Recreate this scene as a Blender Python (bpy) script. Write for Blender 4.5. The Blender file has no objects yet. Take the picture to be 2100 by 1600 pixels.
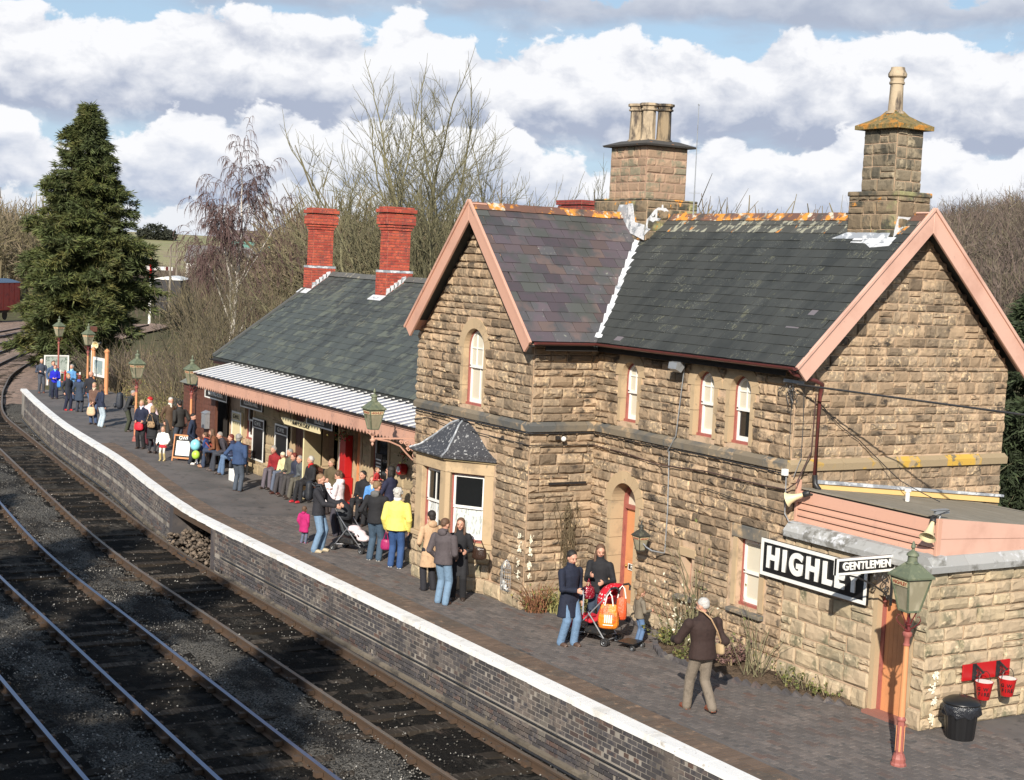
import bpy, bmesh, math, random
import numpy as np
from math import sin, cos, pi, radians, sqrt, atan2, hypot
from mathutils import Vector, Matrix
random.seed(7)
rng = np.random.default_rng(11)
SC = bpy.context.scene
COL = SC.collection

# ------------------------------------------------------------------ camera
CAM = Vector((17.96, -16.136, 6.3))
yaw, pit, rol = radians(58.607), radians(4.7075), radians(2.735)
fw = Vector((-sin(yaw)*cos(pit), cos(yaw)*cos(pit), -sin(pit)))
r0 = Vector((cos(yaw), sin(yaw), 0)); u0 = r0.cross(fw)
rt = cos(rol)*r0 + sin(rol)*u0; upv = -sin(rol)*r0 + cos(rol)*u0
cd = bpy.data.cameras.new('camera'); co = bpy.data.objects.new('camera', cd); COL.objects.link(co)
cd.sensor_width = 36; cd.lens = 3129.74*36/2100; cd.clip_end = 4000; cd.clip_start = .1
mw = Matrix((rt, upv, -fw)).transposed().to_4x4(); mw.translation = CAM
co.matrix_world = mw; SC.camera = co

# ------------------------------------------------------------------ light
SUN = Vector((.645, -.591, .485)).normalized()      # towards the sun
SEL = math.asin(SUN.z); SROT = atan2(SUN.x, SUN.y)
sd = bpy.data.lights.new('sun', 'SUN'); sd.energy = 5.0; sd.angle = radians(.53); sd.color = (1, .93, .82)
so = bpy.data.objects.new('sun', sd); COL.objects.link(so)
so.rotation_euler = (-SUN).to_track_quat('-Z', 'Y').to_euler()
SC.view_settings.view_transform = 'Standard'; SC.view_settings.look = 'None'
SC.view_settings.exposure = .40; SC.view_settings.gamma = 1; SC.view_settings.use_curve_mapping = False

class NT:
    """small node-tree writer"""
    def __init__(s, tree): s.t = tree; s.n = tree.nodes; s.l = tree.links
    def node(s, ty, **k):
        n = s.n.new(ty)
        for a, b in k.items(): setattr(n, a, b)
        return n
    def put(s, inp, v):
        if isinstance(v, bpy.types.NodeSocket): s.l.new(v, inp)
        elif isinstance(v, (tuple, list)) and len(v) == 3 and len(inp.default_value) == 4: inp.default_value = (*v, 1)
        else: inp.default_value = v
    def m(s, op, a, b=0., c=None, clamp=False):
        n = s.node('ShaderNodeMath', operation=op, use_clamp=clamp); s.put(n.inputs[0], a); s.put(n.inputs[1], b)
        if c is not None: s.put(n.inputs[2], c)
        return n.outputs[0]
    def sm(s, x, lo, hi, a=0., b=1.):
        n = s.node('ShaderNodeMapRange', interpolation_type='SMOOTHSTEP')
        for i, v in enumerate((x, lo, hi, a, b)): s.put(n.inputs[i], v)
        return n.outputs[0]
    def mix(s, f, a, b, mode='MIX'):
        n = s.node('ShaderNodeMix', data_type='RGBA', blend_type=mode)
        s.put(n.inputs[0], f); s.put(n.inputs[6], a); s.put(n.inputs[7], b)
        return n.outputs[2]
    def noise(s, vec, scale, detail=4., rough=.55, dist=0.):
        n = s.node('ShaderNodeTexNoise'); s.put(n.inputs['Vector'], vec); s.put(n.inputs['Scale'], scale)
        s.put(n.inputs['Detail'], detail); s.put(n.inputs['Roughness'], rough); s.put(n.inputs['Distortion'], dist)
        return n.outputs[0]
    def comb(s, x, y, z=0.):
        n = s.node('ShaderNodeCombineXYZ'); s.put(n.inputs[0], x); s.put(n.inputs[1], y); s.put(n.inputs[2], z)
        return n.outputs[0]
    def mapv(s, vec, sc=(1, 1, 1), rot=(0, 0, 0), loc=(0, 0, 0)):
        n = s.node('ShaderNodeMapping'); s.put(n.inputs[0], vec)
        n.inputs[1].default_value = loc; n.inputs[2].default_value = rot; n.inputs[3].default_value = sc
        return n.outputs[0]

# sky: Nishita air with banks of cumulus standing over the horizon all the way round
W = bpy.data.worlds.new('World'); SC.world = W; W.use_nodes = True
T = NT(W.node_tree); T.n.clear()
sky = T.node('ShaderNodeTexSky', sky_type='NISHITA', sun_disc=False, sun_elevation=SEL, sun_rotation=SROT)
sky.air_density = 1.0; sky.dust_density = .6; sky.ozone_density = 1.2
tc = T.node('ShaderNodeTexCoord').outputs['Generated']
sx = T.node('ShaderNodeSeparateXYZ'); T.put(sx.inputs[0], tc); X, Y, Z = sx.outputs
az = T.m('MULTIPLY', T.m('ARCTAN2', X, Y), 57.2958)     # degrees, the photograph looks along -58.6
el = T.m('MULTIPLY', T.m('ARCSINE', Z), 57.2958)
cxy = T.comb(az, el)
warp = T.m('MULTIPLY', T.m('SUBTRACT', T.noise(T.mapv(cxy, (.35, .6, 1)), 1., 3), .5), 1.5)
big = T.noise(T.mapv(cxy, (.16, .2, 1), loc=(3.1, 0, 5.7)), 1., 2.)
bil = T.noise(T.mapv(T.comb(T.m('ADD', az, warp), el), (.55, .75, 1)), 1., 7., .56)
fine = T.noise(T.mapv(T.comb(T.m('ADD', az, warp), T.m('ADD', el, .8)), (.55, .75, 1)), 1., 7., .56)   # the same field nearer the light: gives the lit side
col = sky.outputs[0]
def bank(col, base, top, seed, amp, bright, dark):
    prof = T.noise(T.mapv(T.comb(az, seed), (.10, 1, 1)), 1., 2.)
    prof2 = T.noise(T.mapv(T.comb(az, seed+9.), (.24, 1, 1)), 1., 2.)
    edge = T.m('ADD', top, T.m('ADD', T.m('MULTIPLY', T.m('SUBTRACT', prof, .5), amp*2.2), T.m('MULTIPLY', T.m('SUBTRACT', prof2, .5), 4.0)))
    edge = T.m('ADD', edge, T.m('MULTIPLY', T.m('SUBTRACT', bil, .5), 3.0))
    b = T.m('ADD', base, T.m('MULTIPLY', T.m('SUBTRACT', T.noise(T.mapv(cxy, (.22, .7, 1), loc=(seed, 2, 0)), 1., 4.), .5), 2.6))
    mask = T.m('MULTIPLY', T.sm(T.m('SUBTRACT', edge, el), -.02, .24), T.sm(T.m('SUBTRACT', el, b), -.6, .7))
    rel = T.m('DIVIDE', T.m('SUBTRACT', el, b), T.m('SUBTRACT', T.m('ADD', edge, .8), b))
    lit = T.m('ADD', T.sm(rel, .06, .62), T.m('MULTIPLY', T.m('SUBTRACT', bil, fine), 2.1))
    lit = T.m('ADD', lit, T.m('MULTIPLY', T.m('SUBTRACT', big, .5), .9), clamp=True)
    cc = T.mix(lit, dark, bright)
    return T.mix(mask, col, cc)
WH = (8.9, 8.95, 9.2); GR = (4.0, 4.5, 5.7)
col = T.mix(T.sm(el, -1, 14, .8, .35), col, (4.2, 5.9, 8.0))
high = T.noise(T.mapv(T.comb(T.m('ADD', az, 20.), T.m('MULTIPLY', el, 2.2)), (.07, .07, 1)), 1., 6., .55)
hm = T.m('MULTIPLY', T.sm(high, .56, .68), T.sm(el, 10.2, 12.))
col = T.mix(hm, col, T.mix(T.sm(high, .60, .78), (6.5, 6.6, 6.9), (4.2, 4.7, 5.8)))
col = bank(col, 8.9, 10.9, 31.3, 2.6, (6.0, 6.4, 7.2), (4.1, 4.6, 5.7))
col = bank(col, 4.3, 8.5, 2.7, 2.6, WH, GR)
col = bank(col, 1.6, 4.9, 17.9, 2.0, WH, (4.4, 5.0, 6.3))
col = bank(col, -.8, 1.9, 51.2, 1.0, (7.9, 8.1, 8.5), (5.6, 6.2, 7.2))
bg = T.node('ShaderNodeBackground'); T.put(bg.inputs[0], col); bg.inputs[1].default_value = .083
T.l.new(bg.outputs[0], T.node('ShaderNodeOutputWorld').inputs[0])
W.cycles.sampling_method = 'MANUAL'; W.cycles.sample_map_resolution = 512

# ------------------------------------------------------------------ materials
MATS = {}
def M(name, base, rough=.85, layers=(), tone=0., bump=None, bumps=(), metal=0., spec=.5, tint=None, coords='pos', trans=0., alpha=1.):
    """layers: (scale, colour, lo, hi[, stretch, detail]) mixed over base by noise; tone: per-piece brightness spread;
    tint: (colour, amount) spread of hue from piece to piece"""
    if name in MATS: return MATS[name]
    m = bpy.data.materials.new(name); m.use_nodes = True; MATS[name] = m
    t = NT(m.node_tree); bs = t.n['Principled BSDF']
    pos = t.node('ShaderNodeNewGeometry').outputs['Position'] if coords == 'pos' else t.node('ShaderNodeTexCoord').outputs['Object']
    c = None
    if tone or tint:
        at = t.node('ShaderNodeAttribute', attribute_name='tone').outputs['Fac']
        rn = t.node('ShaderNodeObjectInfo').outputs['Random']
        tn = t.m('FRACT', t.m('ADD', at, rn)); tn2 = t.m('FRACT', t.m('MULTIPLY', tn, 7.31))
    if tint: c = t.mix(t.m('MULTIPLY', t.sm(tn2, tint[2] if len(tint) > 2 else .3, 1.), tint[1]), base, tint[0])
    else: c = base
    for L in layers:
        sc, lc, lo, hi = L[:4]; st = L[4] if len(L) > 4 else (1, 1, 1); de = L[5] if len(L) > 5 else 5.
        v = t.mapv(pos, st, L[6] if len(L) > 6 else (0, 0, 0), (sc*1.7 % 5, sc*.3 % 3, 1.1)) 
        f = t.noise(v, sc, de, .6)
        if tone: f = t.m('ADD', f, t.m('MULTIPLY', t.m('SUBTRACT', tn, .5), .16))
        c = t.mix(t.sm(f, lo, hi), c, lc)
    if tone:
        k = t.m('ADD', 1-tone, t.m('MULTIPLY', tn, 2*tone)); c = t.mix(1., c, t.comb(k, k, k), 'MULTIPLY')
    t.put(bs.inputs['Base Color'], c)
    bs.inputs['Roughness'].default_value = rough; bs.inputs['Metallic'].default_value = metal
    bs.inputs['Specular IOR Level'].default_value = spec
    if trans: bs.inputs['Transmission Weight'].default_value = trans
    if alpha < 1: bs.inputs['Alpha'].default_value = alpha
    prev = None
    for (sc, stg, dist) in ([bump] if bump else []) + list(bumps):
        b = t.node('ShaderNodeBump'); b.inputs['Strength'].default_value = stg; b.inputs['Distance'].default_value = dist
        t.put(b.inputs['Height'], t.noise(pos, sc, 6., .6))
        if prev: t.l.new(prev, b.inputs['Normal'])
        prev = b.outputs[0]
    if prev: t.l.new(prev, bs.inputs['Normal'])
    return m

# ------------------------------------------------------------------ mesh builder
def link(o, parent=None):
    COL.objects.link(o)
    if parent is not None: o.parent = parent
    return o
def wl(o):
    v = Vector((0, 0, 0))
    while o is not None: v = v + o.location; o = o.parent
    return v
def tag(o, label=None, cat=None, group=None, kind=None):
    if label: o['label'] = label
    if cat: o['category'] = cat
    if group: o['group'] = group
    if kind: o['kind'] = kind
    return o
def thing(name, label, cat, loc, rz=0., group=None):
    o = bpy.data.objects.new(name, None); link(o); o.location = loc; o.rotation_euler = (0, 0, rz)
    o.empty_display_size = .2
    return tag(o, label, cat, group)

class MB:
    def __init__(s): s.v = []; s.f = []; s.mi = []; s.tone = []
    def add(s, vs, fs, mi=0, tone=None):
        b = len(s.v); s.v += [tuple(p) for p in vs]
        tn = random.random() if tone is None else tone
        for f in fs: s.f.append(tuple(b+i for i in f)); s.mi.append(mi); s.tone.append(tn)
        return s
    def box(s, x0, x1, y0, y1, z0, z1, mi=0, M=None, tone=None):
        vs = [(x, y, z) for z in (z0, z1) for y in (y0, y1) for x in (x0, x1)]
        if M is not None: vs = [M @ Vector(p) for p in vs]
        return s.add(vs, [(0, 2, 3, 1), (4, 5, 7, 6), (0, 1, 5, 4), (2, 6, 7, 3), (0, 4, 6, 2), (1, 3, 7, 5)], mi, tone)
    def hexa(s, p, mi=0, tone=None):           # 8 corners: bottom 4 (ccw) then top 4
        return s.add(p, [(3, 2, 1, 0), (4, 5, 6, 7), (0, 1, 5, 4), (1, 2, 6, 5), (2, 3, 7, 6), (3, 0, 4, 7)], mi, tone)
    def beam(s, a, b, w, h, mi=0, up=(0, 0, 1), tone=None):   # bar from a to b, w sideways, h along up
        a, b = Vector(a), Vector(b); d = (b-a).normalized(); sd_ = d.cross(Vector(up))
        if sd_.length < 1e-4: sd_ = d.cross(Vector((1, 0, 0)))
        sd_.normalize(); u_ = sd_.cross(d)
        q = [a-sd_*w/2-u_*h/2, a+sd_*w/2-u_*h/2, a+sd_*w/2+u_*h/2, a-sd_*w/2+u_*h/2]
        return s.add(q+[p+(b-a) for p in q], [(3, 2, 1, 0), (4, 5, 6, 7), (0, 1, 5, 4), (1, 2, 6, 5), (2, 3, 7, 6), (3, 0, 4, 7)], mi, tone)
    def prism(s, poly, off, mi=0, tone=None):  # polygon of 3-D points extruded by vector off
        n = len(poly); off = Vector(off); P = [Vector(p) for p in poly]
        return s.add(P+[p+off for p in P], [tuple(reversed(range(n))), tuple(range(n, 2*n))]+[(i, (i+1) % n, n+(i+1) % n, n+i) for i in range(n)], mi, tone)
    def ring(s, outer, inner, off, mi=0, closed=False, tone=None):  # band between two outlines, extruded
        n = len(outer); off = Vector(off)
        V = [Vector(p) for p in outer]+[Vector(p) for p in inner]; V += [p+off for p in V]
        F = []; m_ = n if closed else n-1
        for i in range(m_):
            j = (i+1) % n
            F += [(i, j, n+j, n+i), (2*n+i, 3*n+i, 3*n+j, 2*n+j), (i, 2*n+i, 2*n+j, j), (n+i, n+j, 3*n+j, 3*n+i)]
        if not closed: F += [(0, n, 3*n, 2*n), (n-1, 3*n-1, 4*n-1, 2*n-1)]
        return s.add(V, F, mi, tone)
    def lathe(s, prof, n=12, c=(0, 0, 0), M=None, mi=0, sx=1., sy=1., tone=None):  # prof: (r, z)
        vs = []; fs = []
        for r, z in prof:
            for k in range(n):
                a = 2*pi*k/n; vs.append(Vector((r*cos(a)*sx, r*sin(a)*sy, z)))
        if M is not None: vs = [M @ p for p in vs]
        vs = [p+Vector(c) for p in vs]
        for i in range(len(prof)-1):
            for k in range(n):
                j = (k+1) % n; fs.append((i*n+k, i*n+j, (i+1)*n+j, (i+1)*n+k))
        fs.append(tuple(reversed(range(n)))); fs.append(tuple((len(prof)-1)*n+k for k in range(n)))
        return s.add(vs, fs, mi, tone)
    def tube(s, pts, r, n=6, mi=0, tone=None):
        P = [Vector(p) for p in pts]; R = r if isinstance(r, (list, tuple)) else [r]*len(P)
        vs = []; ref = None
        for i, p in enumerate(P):
            d = (P[min(i+1, len(P)-1)]-P[max(i-1, 0)])
            if d.length < 1e-7: d = Vector((0, 0, 1))
            d.normalize()
            if ref is None: ref = Vector((0, 0, 1)) if abs(d.z) < .9 else Vector((1, 0, 0))
            a = d.cross(ref)
            if a.length < 1e-4: a = d.cross(Vector((0, 1, 0)))
            a.normalize(); b = d.cross(a); ref = b.cross(d) if False else ref
            for k in range(n):
                t_ = 2*pi*k/n; vs.append(p+a*cos(t_)*R[i]+b*sin(t_)*R[i])
        fs = [(i*n+k, i*n+(k+1) % n, (i+1)*n+(k+1) % n, (i+1)*n+k) for i in range(len(P)-1) for k in range(n)]
        fs += [tuple(reversed(range(n))), tuple((len(P)-1)*n+k for k in range(n))]
        return s.add(vs, fs, mi, tone)
    def sphere(s, c, rx, ry=None, rz=None, n=12, m_=7, mi=0, M=None, tone=None):
        ry = ry or rx; rz = rz or rx
        prof = [(sin(pi*i/m_), -cos(pi*i/m_)) for i in range(m_+1)]
        vs = []; 
        for r, z in prof:
            r = max(r, .02)
            for k in range(n):
                a = 2*pi*k/n; q = Vector((r*cos(a)*rx, r*sin(a)*ry, z*rz))
                vs.append((M @ q if M is not None else q)+Vector(c))
        fs = [(i*n+k, i*n+(k+1) % n, (i+1)*n+(k+1) % n, (i+1)*n+k) for i in range(m_) for k in range(n)]
        fs += [tuple(reversed(range(n))), tuple(m_*n+k for k in range(n))]
        return s.add(vs, fs, mi, tone)
    def mesh(s, name, mats, org=(0, 0, 0), smooth=False):
        me = bpy.data.meshes.new(name); o = Vector(org)
        me.from_pydata([(p[0]-o.x, p[1]-o.y, p[2]-o.z) for p in s.v], [], s.f)
        for m in (mats if isinstance(mats, (list, tuple)) else [mats]): me.materials.append(m)
        me.polygons.foreach_set('material_index', s.mi)
        a = me.attributes.new('tone', 'FLOAT', 'FACE'); a.data.foreach_set('value', s.tone)
        if smooth:
            me.shade_smooth()
            if smooth == 'auto': me.set_sharp_from_angle(angle=radians(40))
        me.update(); return me
    def build(s, name, mats, parent=None, smooth=False, bevel=0., label=None, cat=None, group=None, kind=None, local=False, recalc=True):
        """verts are world points (local=True: in the parent's own space); linked as ONE mesh object"""
        V = s.v
        if parent is None:
            cx = [sum(c_)/2 for c_ in ((min(p[0] for p in V), max(p[0] for p in V)), (min(p[1] for p in V), max(p[1] for p in V)))]
            org = Vector((cx[0], cx[1], min(p[2] for p in V)))
            me = s.mesh(name, mats, org, smooth); o = bpy.data.objects.new(name, me); link(o); o.location = org
        else:
            org = Vector((0, 0, 0)) if local else wl(parent)
            me = s.mesh(name, mats, org, smooth); o = bpy.data.objects.new(name, me); link(o, parent)
        if recalc:
            bm = bmesh.new(); bm.from_mesh(me); bmesh.ops.recalc_face_normals(bm, faces=bm.faces); bm.to_mesh(me); bm.free()
        if bevel:
            b = o.modifiers.new('bevel', 'BEVEL'); b.width = bevel; b.segments = 1; b.limit_method = 'ANGLE'
        return tag(o, label, cat, group, kind)

def fastmesh(name, verts, faces, mat, tone=None, smooth=False):
    """numpy arrays -> mesh (all faces with the same number of corners)"""
    me = bpy.data.meshes.new(name); n = len(verts); k = faces.shape[1]; nf = len(faces)
    me.vertices.add(n); me.vertices.foreach_set('co', np.asarray(verts, np.float32).ravel())
    me.loops.add(nf*k); me.loops.foreach_set('vertex_index', faces.astype(np.int32).ravel())
    me.polygons.add(nf); me.polygons.foreach_set('loop_start', np.arange(nf, dtype=np.int32)*k)
    me.polygons.foreach_set('loop_total', np.full(nf, k, np.int32))
    me.materials.append(mat); me.update(calc_edges=True)
    if tone is not None:
        a = me.attributes.new('tone', 'FLOAT', 'FACE'); a.data.foreach_set('value', np.asarray(tone, np.float32))
    if smooth: me.shade_smooth()
    me.validate(); return me

def scatter(parent, name, protos, mat, places, limit=300):
    """places: list of 4x4 world matrices. The pieces that show largest are objects, the rest one stuff part."""
    off = wl(parent); sc = []
    for M_ in places:
        p = M_.translation; s_ = sorted([M_.col[i].to_3d().length for i in range(3)])
        sc.append(s_[1]*s_[2]/max((p-CAM).length_squared, 1))
    order = sorted(range(len(places)), key=lambda i: -sc[i])
    ms = []
    for P in protos:
        me = P.mesh(name, mat); ms.append(me)
    for i in order[:limit]:
        o = bpy.data.objects.new(name, random.choice(ms)); link(o, parent)
        M_ = places[i].copy(); M_.translation -= off; o.matrix_local = M_
    rest = order[limit:]
    if rest:
        pv = [(np.array(P.v), P.f, P.mi) for P in protos]; V = []; F = []; tn = []; b = 0
        for i in rest:
            v, f, _ = random.choice(pv); A = np.array(places[i])
            V.append(v @ A[:3, :3].T + A[:3, 3] - np.array(off)); t_ = random.random()
            for q in f: F.append([b+j for j in q]); tn.append(t_)
            b += len(v)
        me = bpy.data.meshes.new(name+'_rest'); me.from_pydata(np.concatenate(V).tolist(), [], F); me.materials.append(mat)
        a = me.attributes.new('tone', 'FLOAT', 'FACE'); a.data.foreach_set('value', tn); me.update()
        o = bpy.data.objects.new(name+'_mass', me); link(o, parent); o['kind'] = 'stuff'

def frame(O, U, N, Wv=(0, 0, 1), su=1., sn=1., sw=1.):
    U, N, Wv = Vector(U), Vector(N), Vector(Wv)
    M_ = Matrix((U*su, N*sn, Wv*sw)).transposed().to_4x4(); M_.translation = Vector(O); return M_

# text as raised letters
def lettering(name, body, mat, parent, M_, size, depth=.004, bold=0., align='CENTER', sx=1., local=False, space=1.):
    cu = bpy.data.curves.new(name, 'FONT'); cu.body = body; cu.size = size; cu.extrude = depth/2; cu.offset = bold
    cu.align_x = align; cu.align_y = 'CENTER'; cu.space_character = space; cu.space_line = .95
    to = bpy.data.objects.new(name, cu); COL.objects.link(to)
    dg = bpy.context.evaluated_depsgraph_get(); me = bpy.data.meshes.new_from_object(to.evaluated_get(dg))
    bpy.data.objects.remove(to); bpy.data.curves.remove(cu)
    M2 = M_.copy()
    if not local: M2.translation = M2.translation-wl(parent)
    me.transform(M2 @ Matrix.Diagonal((sx, 1, 1, 1))); me.materials.clear(); me.materials.append(mat)
    o = bpy.data.objects.new(name, me); link(o, parent); return o
def tframe(O, U, V):    # text plane: x along U, y along V
    U, V = Vector(U), Vector(V); M_ = Matrix((U, V, U.cross(V))).transposed().to_4x4(); M_.translation = Vector(O); return M_
# ------------------------------------------------------------------ palette
m_stone = M('sandstone', (.43, .31, .203), .92, [(3.6, (.058, .048, .04), .50, .68, (1, 1, 1.5)), (1.3, (.26, .20, .14), .44, .66), (17, (.50, .37, .225), .55, .75)],
            tone=.30, tint=((.14, .108, .078), .85, .38), bumps=[(16, .6, .03), (60, .3, .008)], spec=.2)
m_stone_dark = M('sooty_sandstone', (.22, .165, .105), .95, [(3.2, (.065, .06, .045), .42, .62), (2.1, (.26, .25, .12), .58, .72), (5, (.55, .24, .045), .64, .72)],
            tone=.2, bumps=[(14, .6, .03), (60, .3, .008)])
m_stone_pale = M('buff_stone', (.45, .345, .23), .92, [(1.6, (.25, .21, .14), .47, .68), (3.1, (.13, .125, .075), .56, .72, (1, 1, .6)), (12, (.53, .42, .28), .55, .75)],
            tone=.14, tint=((.40, .33, .2), .5), bumps=[(12, .45, .03), (60, .25, .008)])
m_mortar = M('mortar', (.52, .37, .25), .95, [(6, (.27, .2, .13), .45, .7)], bump=(40, .5, .01))
m_ash = M('dressed_stone', (.47, .345, .21), .9, [(3, (.33, .245, .155), .5, .72), (9, (.25, .2, .14), .62, .78)], tone=.07, bump=(45, .25, .006))
m_string = M('string_course_stone', (.2, .165, .12), .9, [(1.4, (.10, .10, .095), .4, .6), (3, (.42, .3, .18), .56, .68)], tone=.18, bump=(30, .4, .01))
m_string_y = M('lichen_string_course', (.34, .26, .16), .9, [(2.6, (.5, .31, .055), .52, .62), (7, (.15, .13, .09), .58, .7)], tone=.1, bump=(30, .4, .01))
m_slate_p = M('purple_slate', (.095, .075, .086), .55, [(2.4, (.075, .072, .075), .45, .62), (15, (.2, .2, .17), .69, .74), (.9, (.066, .068, .062), .52, .66)],
              tone=.3, tint=((.15, .105, .085), .7), bump=(25, .2, .004), spec=.45)
m_slate = M('mossy_slate', (.052, .055, .052), .72, [(1.5, (.035, .038, .037), .42, .62, (1.3, .55, .55), 5, (0, 0, .35)), (9, (.10, .10, .07), .62, .74, (1.5, .6, .6)), (40, (.20, .20, .16), .66, .74)],
            tone=.13, bump=(22, .4, .006), spec=.3)
m_lich = M('lichened_slate', (.07, .07, .062), .85, [(7, (.30, .29, .22), .54, .62, (1.4, .7, .7)), (4.2, (.52, .2, .035), .63, .68, (1.5, .8, .8))], tone=.15, bump=(30, .5, .008))
m_ridge = M('ridge_tile_clay', (.17, .085, .06), .85, [(4, (.6, .24, .035), .5, .58), (9, (.5, .46, .36), .6, .66), (2, (.07, .06, .055), .5, .66)], tone=.2, bump=(30, .5, .01))
m_ridge_g = M('grey_ridge_tile', (.10, .10, .095), .85, [(6, (.24, .22, .17), .58, .68)], tone=.12, bump=(30, .4, .01))
m_lead = M('lead_sheet', (.30, .32, .35), .5, [(4, (.62, .64, .66), .5, .6), (9, (.16, .17, .19), .6, .72)], bump=(12, .4, .01))
m_white_lead = M('whitened_flashing', (.58, .59, .61), .6, [(6, (.22, .24, .27), .53, .66), (30, (.8, .8, .8), .5, .7)], bump=(14, .5, .01))
m_lead_roof = M('weathered_lead_roof', (.045, .045, .05), .5, [(20, (.42, .42, .42), .57, .67, (1, 1, .35)), (40, (.2, .2, .2), .6, .7)], bump=(14, .5, .01))
m_pink = M('salmon_paint', (.58, .325, .235), .6, [(1.1, (.45, .25, .185), .48, .72), (5, (.48, .28, .21), .55, .75, (1, 1, .25)), (14, (.36, .21, .17), .64, .72), (26, (.25, .15, .12), .74, .78)], tone=.03, bump=(8, .1, .01))
m_pinkpale = M('pale_salmon_paint', (.63, .385, .30), .55, [(1.2, (.52, .30, .23), .46, .72), (9, (.45, .28, .22), .64, .74), (18, (.2, .13, .1), .745, .77)], bump=(8, .1, .01))
m_maroon = M('maroon_paint', (.13, .035, .032), .42, [(8, (.09, .035, .03), .5, .7)])
m_dmaroon = M('dark_maroon_paint', (.13, .018, .018), .4)
m_rose = M('dusky_red_paint', (.33, .105, .085), .5, [(9, (.25, .08, .07), .5, .7)])
m_orange = M('terracotta_paint', (.62, .27, .12), .5, [(3, (.52, .22, .10), .5, .75)])
m_white = M('white_gloss_paint', (.80, .79, .75), .4, [(8, (.66, .64, .58), .62, .75)])
m_cream = M('cream_paint', (.70, .60, .36), .5, [(6, (.6, .5, .3), .55, .75)])
m_yellow = M('cream_board', (.74, .50, .20), .6)
m_black = M('black_paint', (.012, .012, .013), .35)
m_iron = M('black_iron', (.02, .02, .022), .45, [(20, (.05, .04, .03), .5, .7)])
m_red = M('red_paint', (.42, .012, .014), .35)
m_zinc = M('galvanised_steel', (.42, .44, .46), .45, [(8, (.3, .31, .33), .5, .7)], metal=.6)
m_steel = M('bright_steel', (.55, .55, .56), .3, metal=.9)
m_green = M('weathered_copper_green', (.115, .135, .085), .6, [(14, (.19, .20, .125), .5, .7), (9, (.08, .10, .07), .55, .7)], bump=(40, .3, .004))
m_lglass = M('dirty_lantern_glass', (.28, .25, .17), .22, [(6, (.40, .36, .26), .45, .7, (1, 1, .5)), (3, (.12, .12, .08), .5, .7)], spec=.6)
m_glass = M('window_glass', (.012, .013, .014), .06, spec=.8)
m_blind = M('cream_blind', (.60, .55, .44), .8, bump=(9, .2, .01))
m_net = M('net_curtain', (.60, .62, .60), .8, [(22, (.3, .33, .32), .5, .62, (1, 1, .3))], bump=(30, .5, .01))
m_redbrick = M('red_chimney_brick', (.36, .055, .035), .85, [(1.3, (.16, .045, .04), .52, .72), (9, (.18, .045, .04), .52, .68), (30, (.5, .1, .05), .5, .7)], tone=.2, tint=((.52, .11, .05), .6), bump=(60, .4, .005))
m_redmortar = M('brick_mortar', (.24, .15, .11), .95, [(9, (.14, .09, .07), .45, .65)])
m_bluebrick = M('engineering_brick', (.075, .069, .072), .62, [(1.1, (.15, .125, .11), .45, .66), (7, (.05, .048, .055), .5, .7), (1.7, (.135, .12, .105), .58, .72, (2.2, 1, .35))],
                tone=.26, tint=((.14, .08, .06), .7, .72), bump=(60, .35, .004), spec=.5)
m_bluemortar = M('pale_grey_mortar', (.30, .27, .235), .95, [(2, (.12, .105, .09), .42, .65, (1, 1, .4))])
m_paver = M('platform_paver', (.125, .11, .103), .88, spec=.25, layers= [(1.2, (.155, .132, .12), .45, .66), (6, (.085, .08, .077), .55, .72)], tone=.13, tint=((.15, .085, .065), .6, .8), bump=(50, .4, .004))
m_pave = M('platform_surface', (.128, .113, .106), .9, [(.8, (.09, .082, .078), .42, .62), (7, (.14, .10, .082), .58, .70, (.5, 2.4, 1)), (3, (.05, .045, .044), .55, .7), (45, (.13, .11, .10), .6, .75)], bump=(40, .5, .006))
m_edge = M('edge_brick', (.135, .092, .066), .9, [(2, (.09, .07, .055), .45, .65), (9, (.2, .13, .085), .58, .72)], tone=.22, bump=(50, .4, .004))
m_coping = M('whitewashed_coping', (.78, .77, .75), .6, [(2.5, (.64, .62, .58), .5, .68), (18, (.34, .31, .27), .645, .70), (7, (.50, .47, .43), .62, .72)], bump=(30, .35, .006))
m_gdark = M('oily_track_bed', (.017, .015, .013), .95, [(.55, (.065, .058, .049), .50, .62, (.5, 1.6, 1)), (5, (.014, .013, .012), .48, .62), (30, (.22, .20, .17), .68, .73), (1.7, (.10, .075, .06), .6, .72, (.5, 1.5, 1))],
            bumps=[(9, 1., .12), (45, 1., .03)], spec=.1)
m_gravel = M('cess_gravel', (.15, .14, .125), .95, [(.9, (.035, .032, .03), .47, .60, (.6, 1.2, 1)), (26, (.025, .023, .02), .46, .58), (42, (.30, .29, .27), .60, .70)], bumps=[(12, 1., .08), (50, 1., .03)], spec=.1)
m_ballast = M('ballast_stone', (.15, .14, .125), .95, [(.8, (.05, .045, .04), .45, .6)], tone=.75, tint=((.42, .40, .37), .9, .55), spec=.15)
m_ballast_p = M('pinkish_ballast', (.30, .21, .165), .95, [(2, (.2, .15, .12), .45, .6), (40, (.45, .36, .3), .55, .7), (60, (.08, .06, .05), .58, .68)], bump=(50, .9, .03), spec=.15)
m_sleeper = M('creosoted_sleeper', (.035, .028, .022), .9, spec=.12, layers= [(6, (.075, .062, .05), .5, .68, (.4, 3, 1))], tone=.4, bump=(20, .6, .01))
m_rust = M('rusty_rail_web', (.075, .045, .027), .85, [(4, (.06, .042, .03), .5, .65), (14, (.12, .065, .035), .6, .74)], bump=(30, .4, .006))
m_railtop = M('polished_rail_head', (.19, .22, .31), .33, metal=.85)
m_railtop2 = M('dull_rail_head', (.20, .165, .135), .5, [(4, (.2, .14, .1), .45, .65, (.3, 1, 1))], metal=.5)
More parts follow.
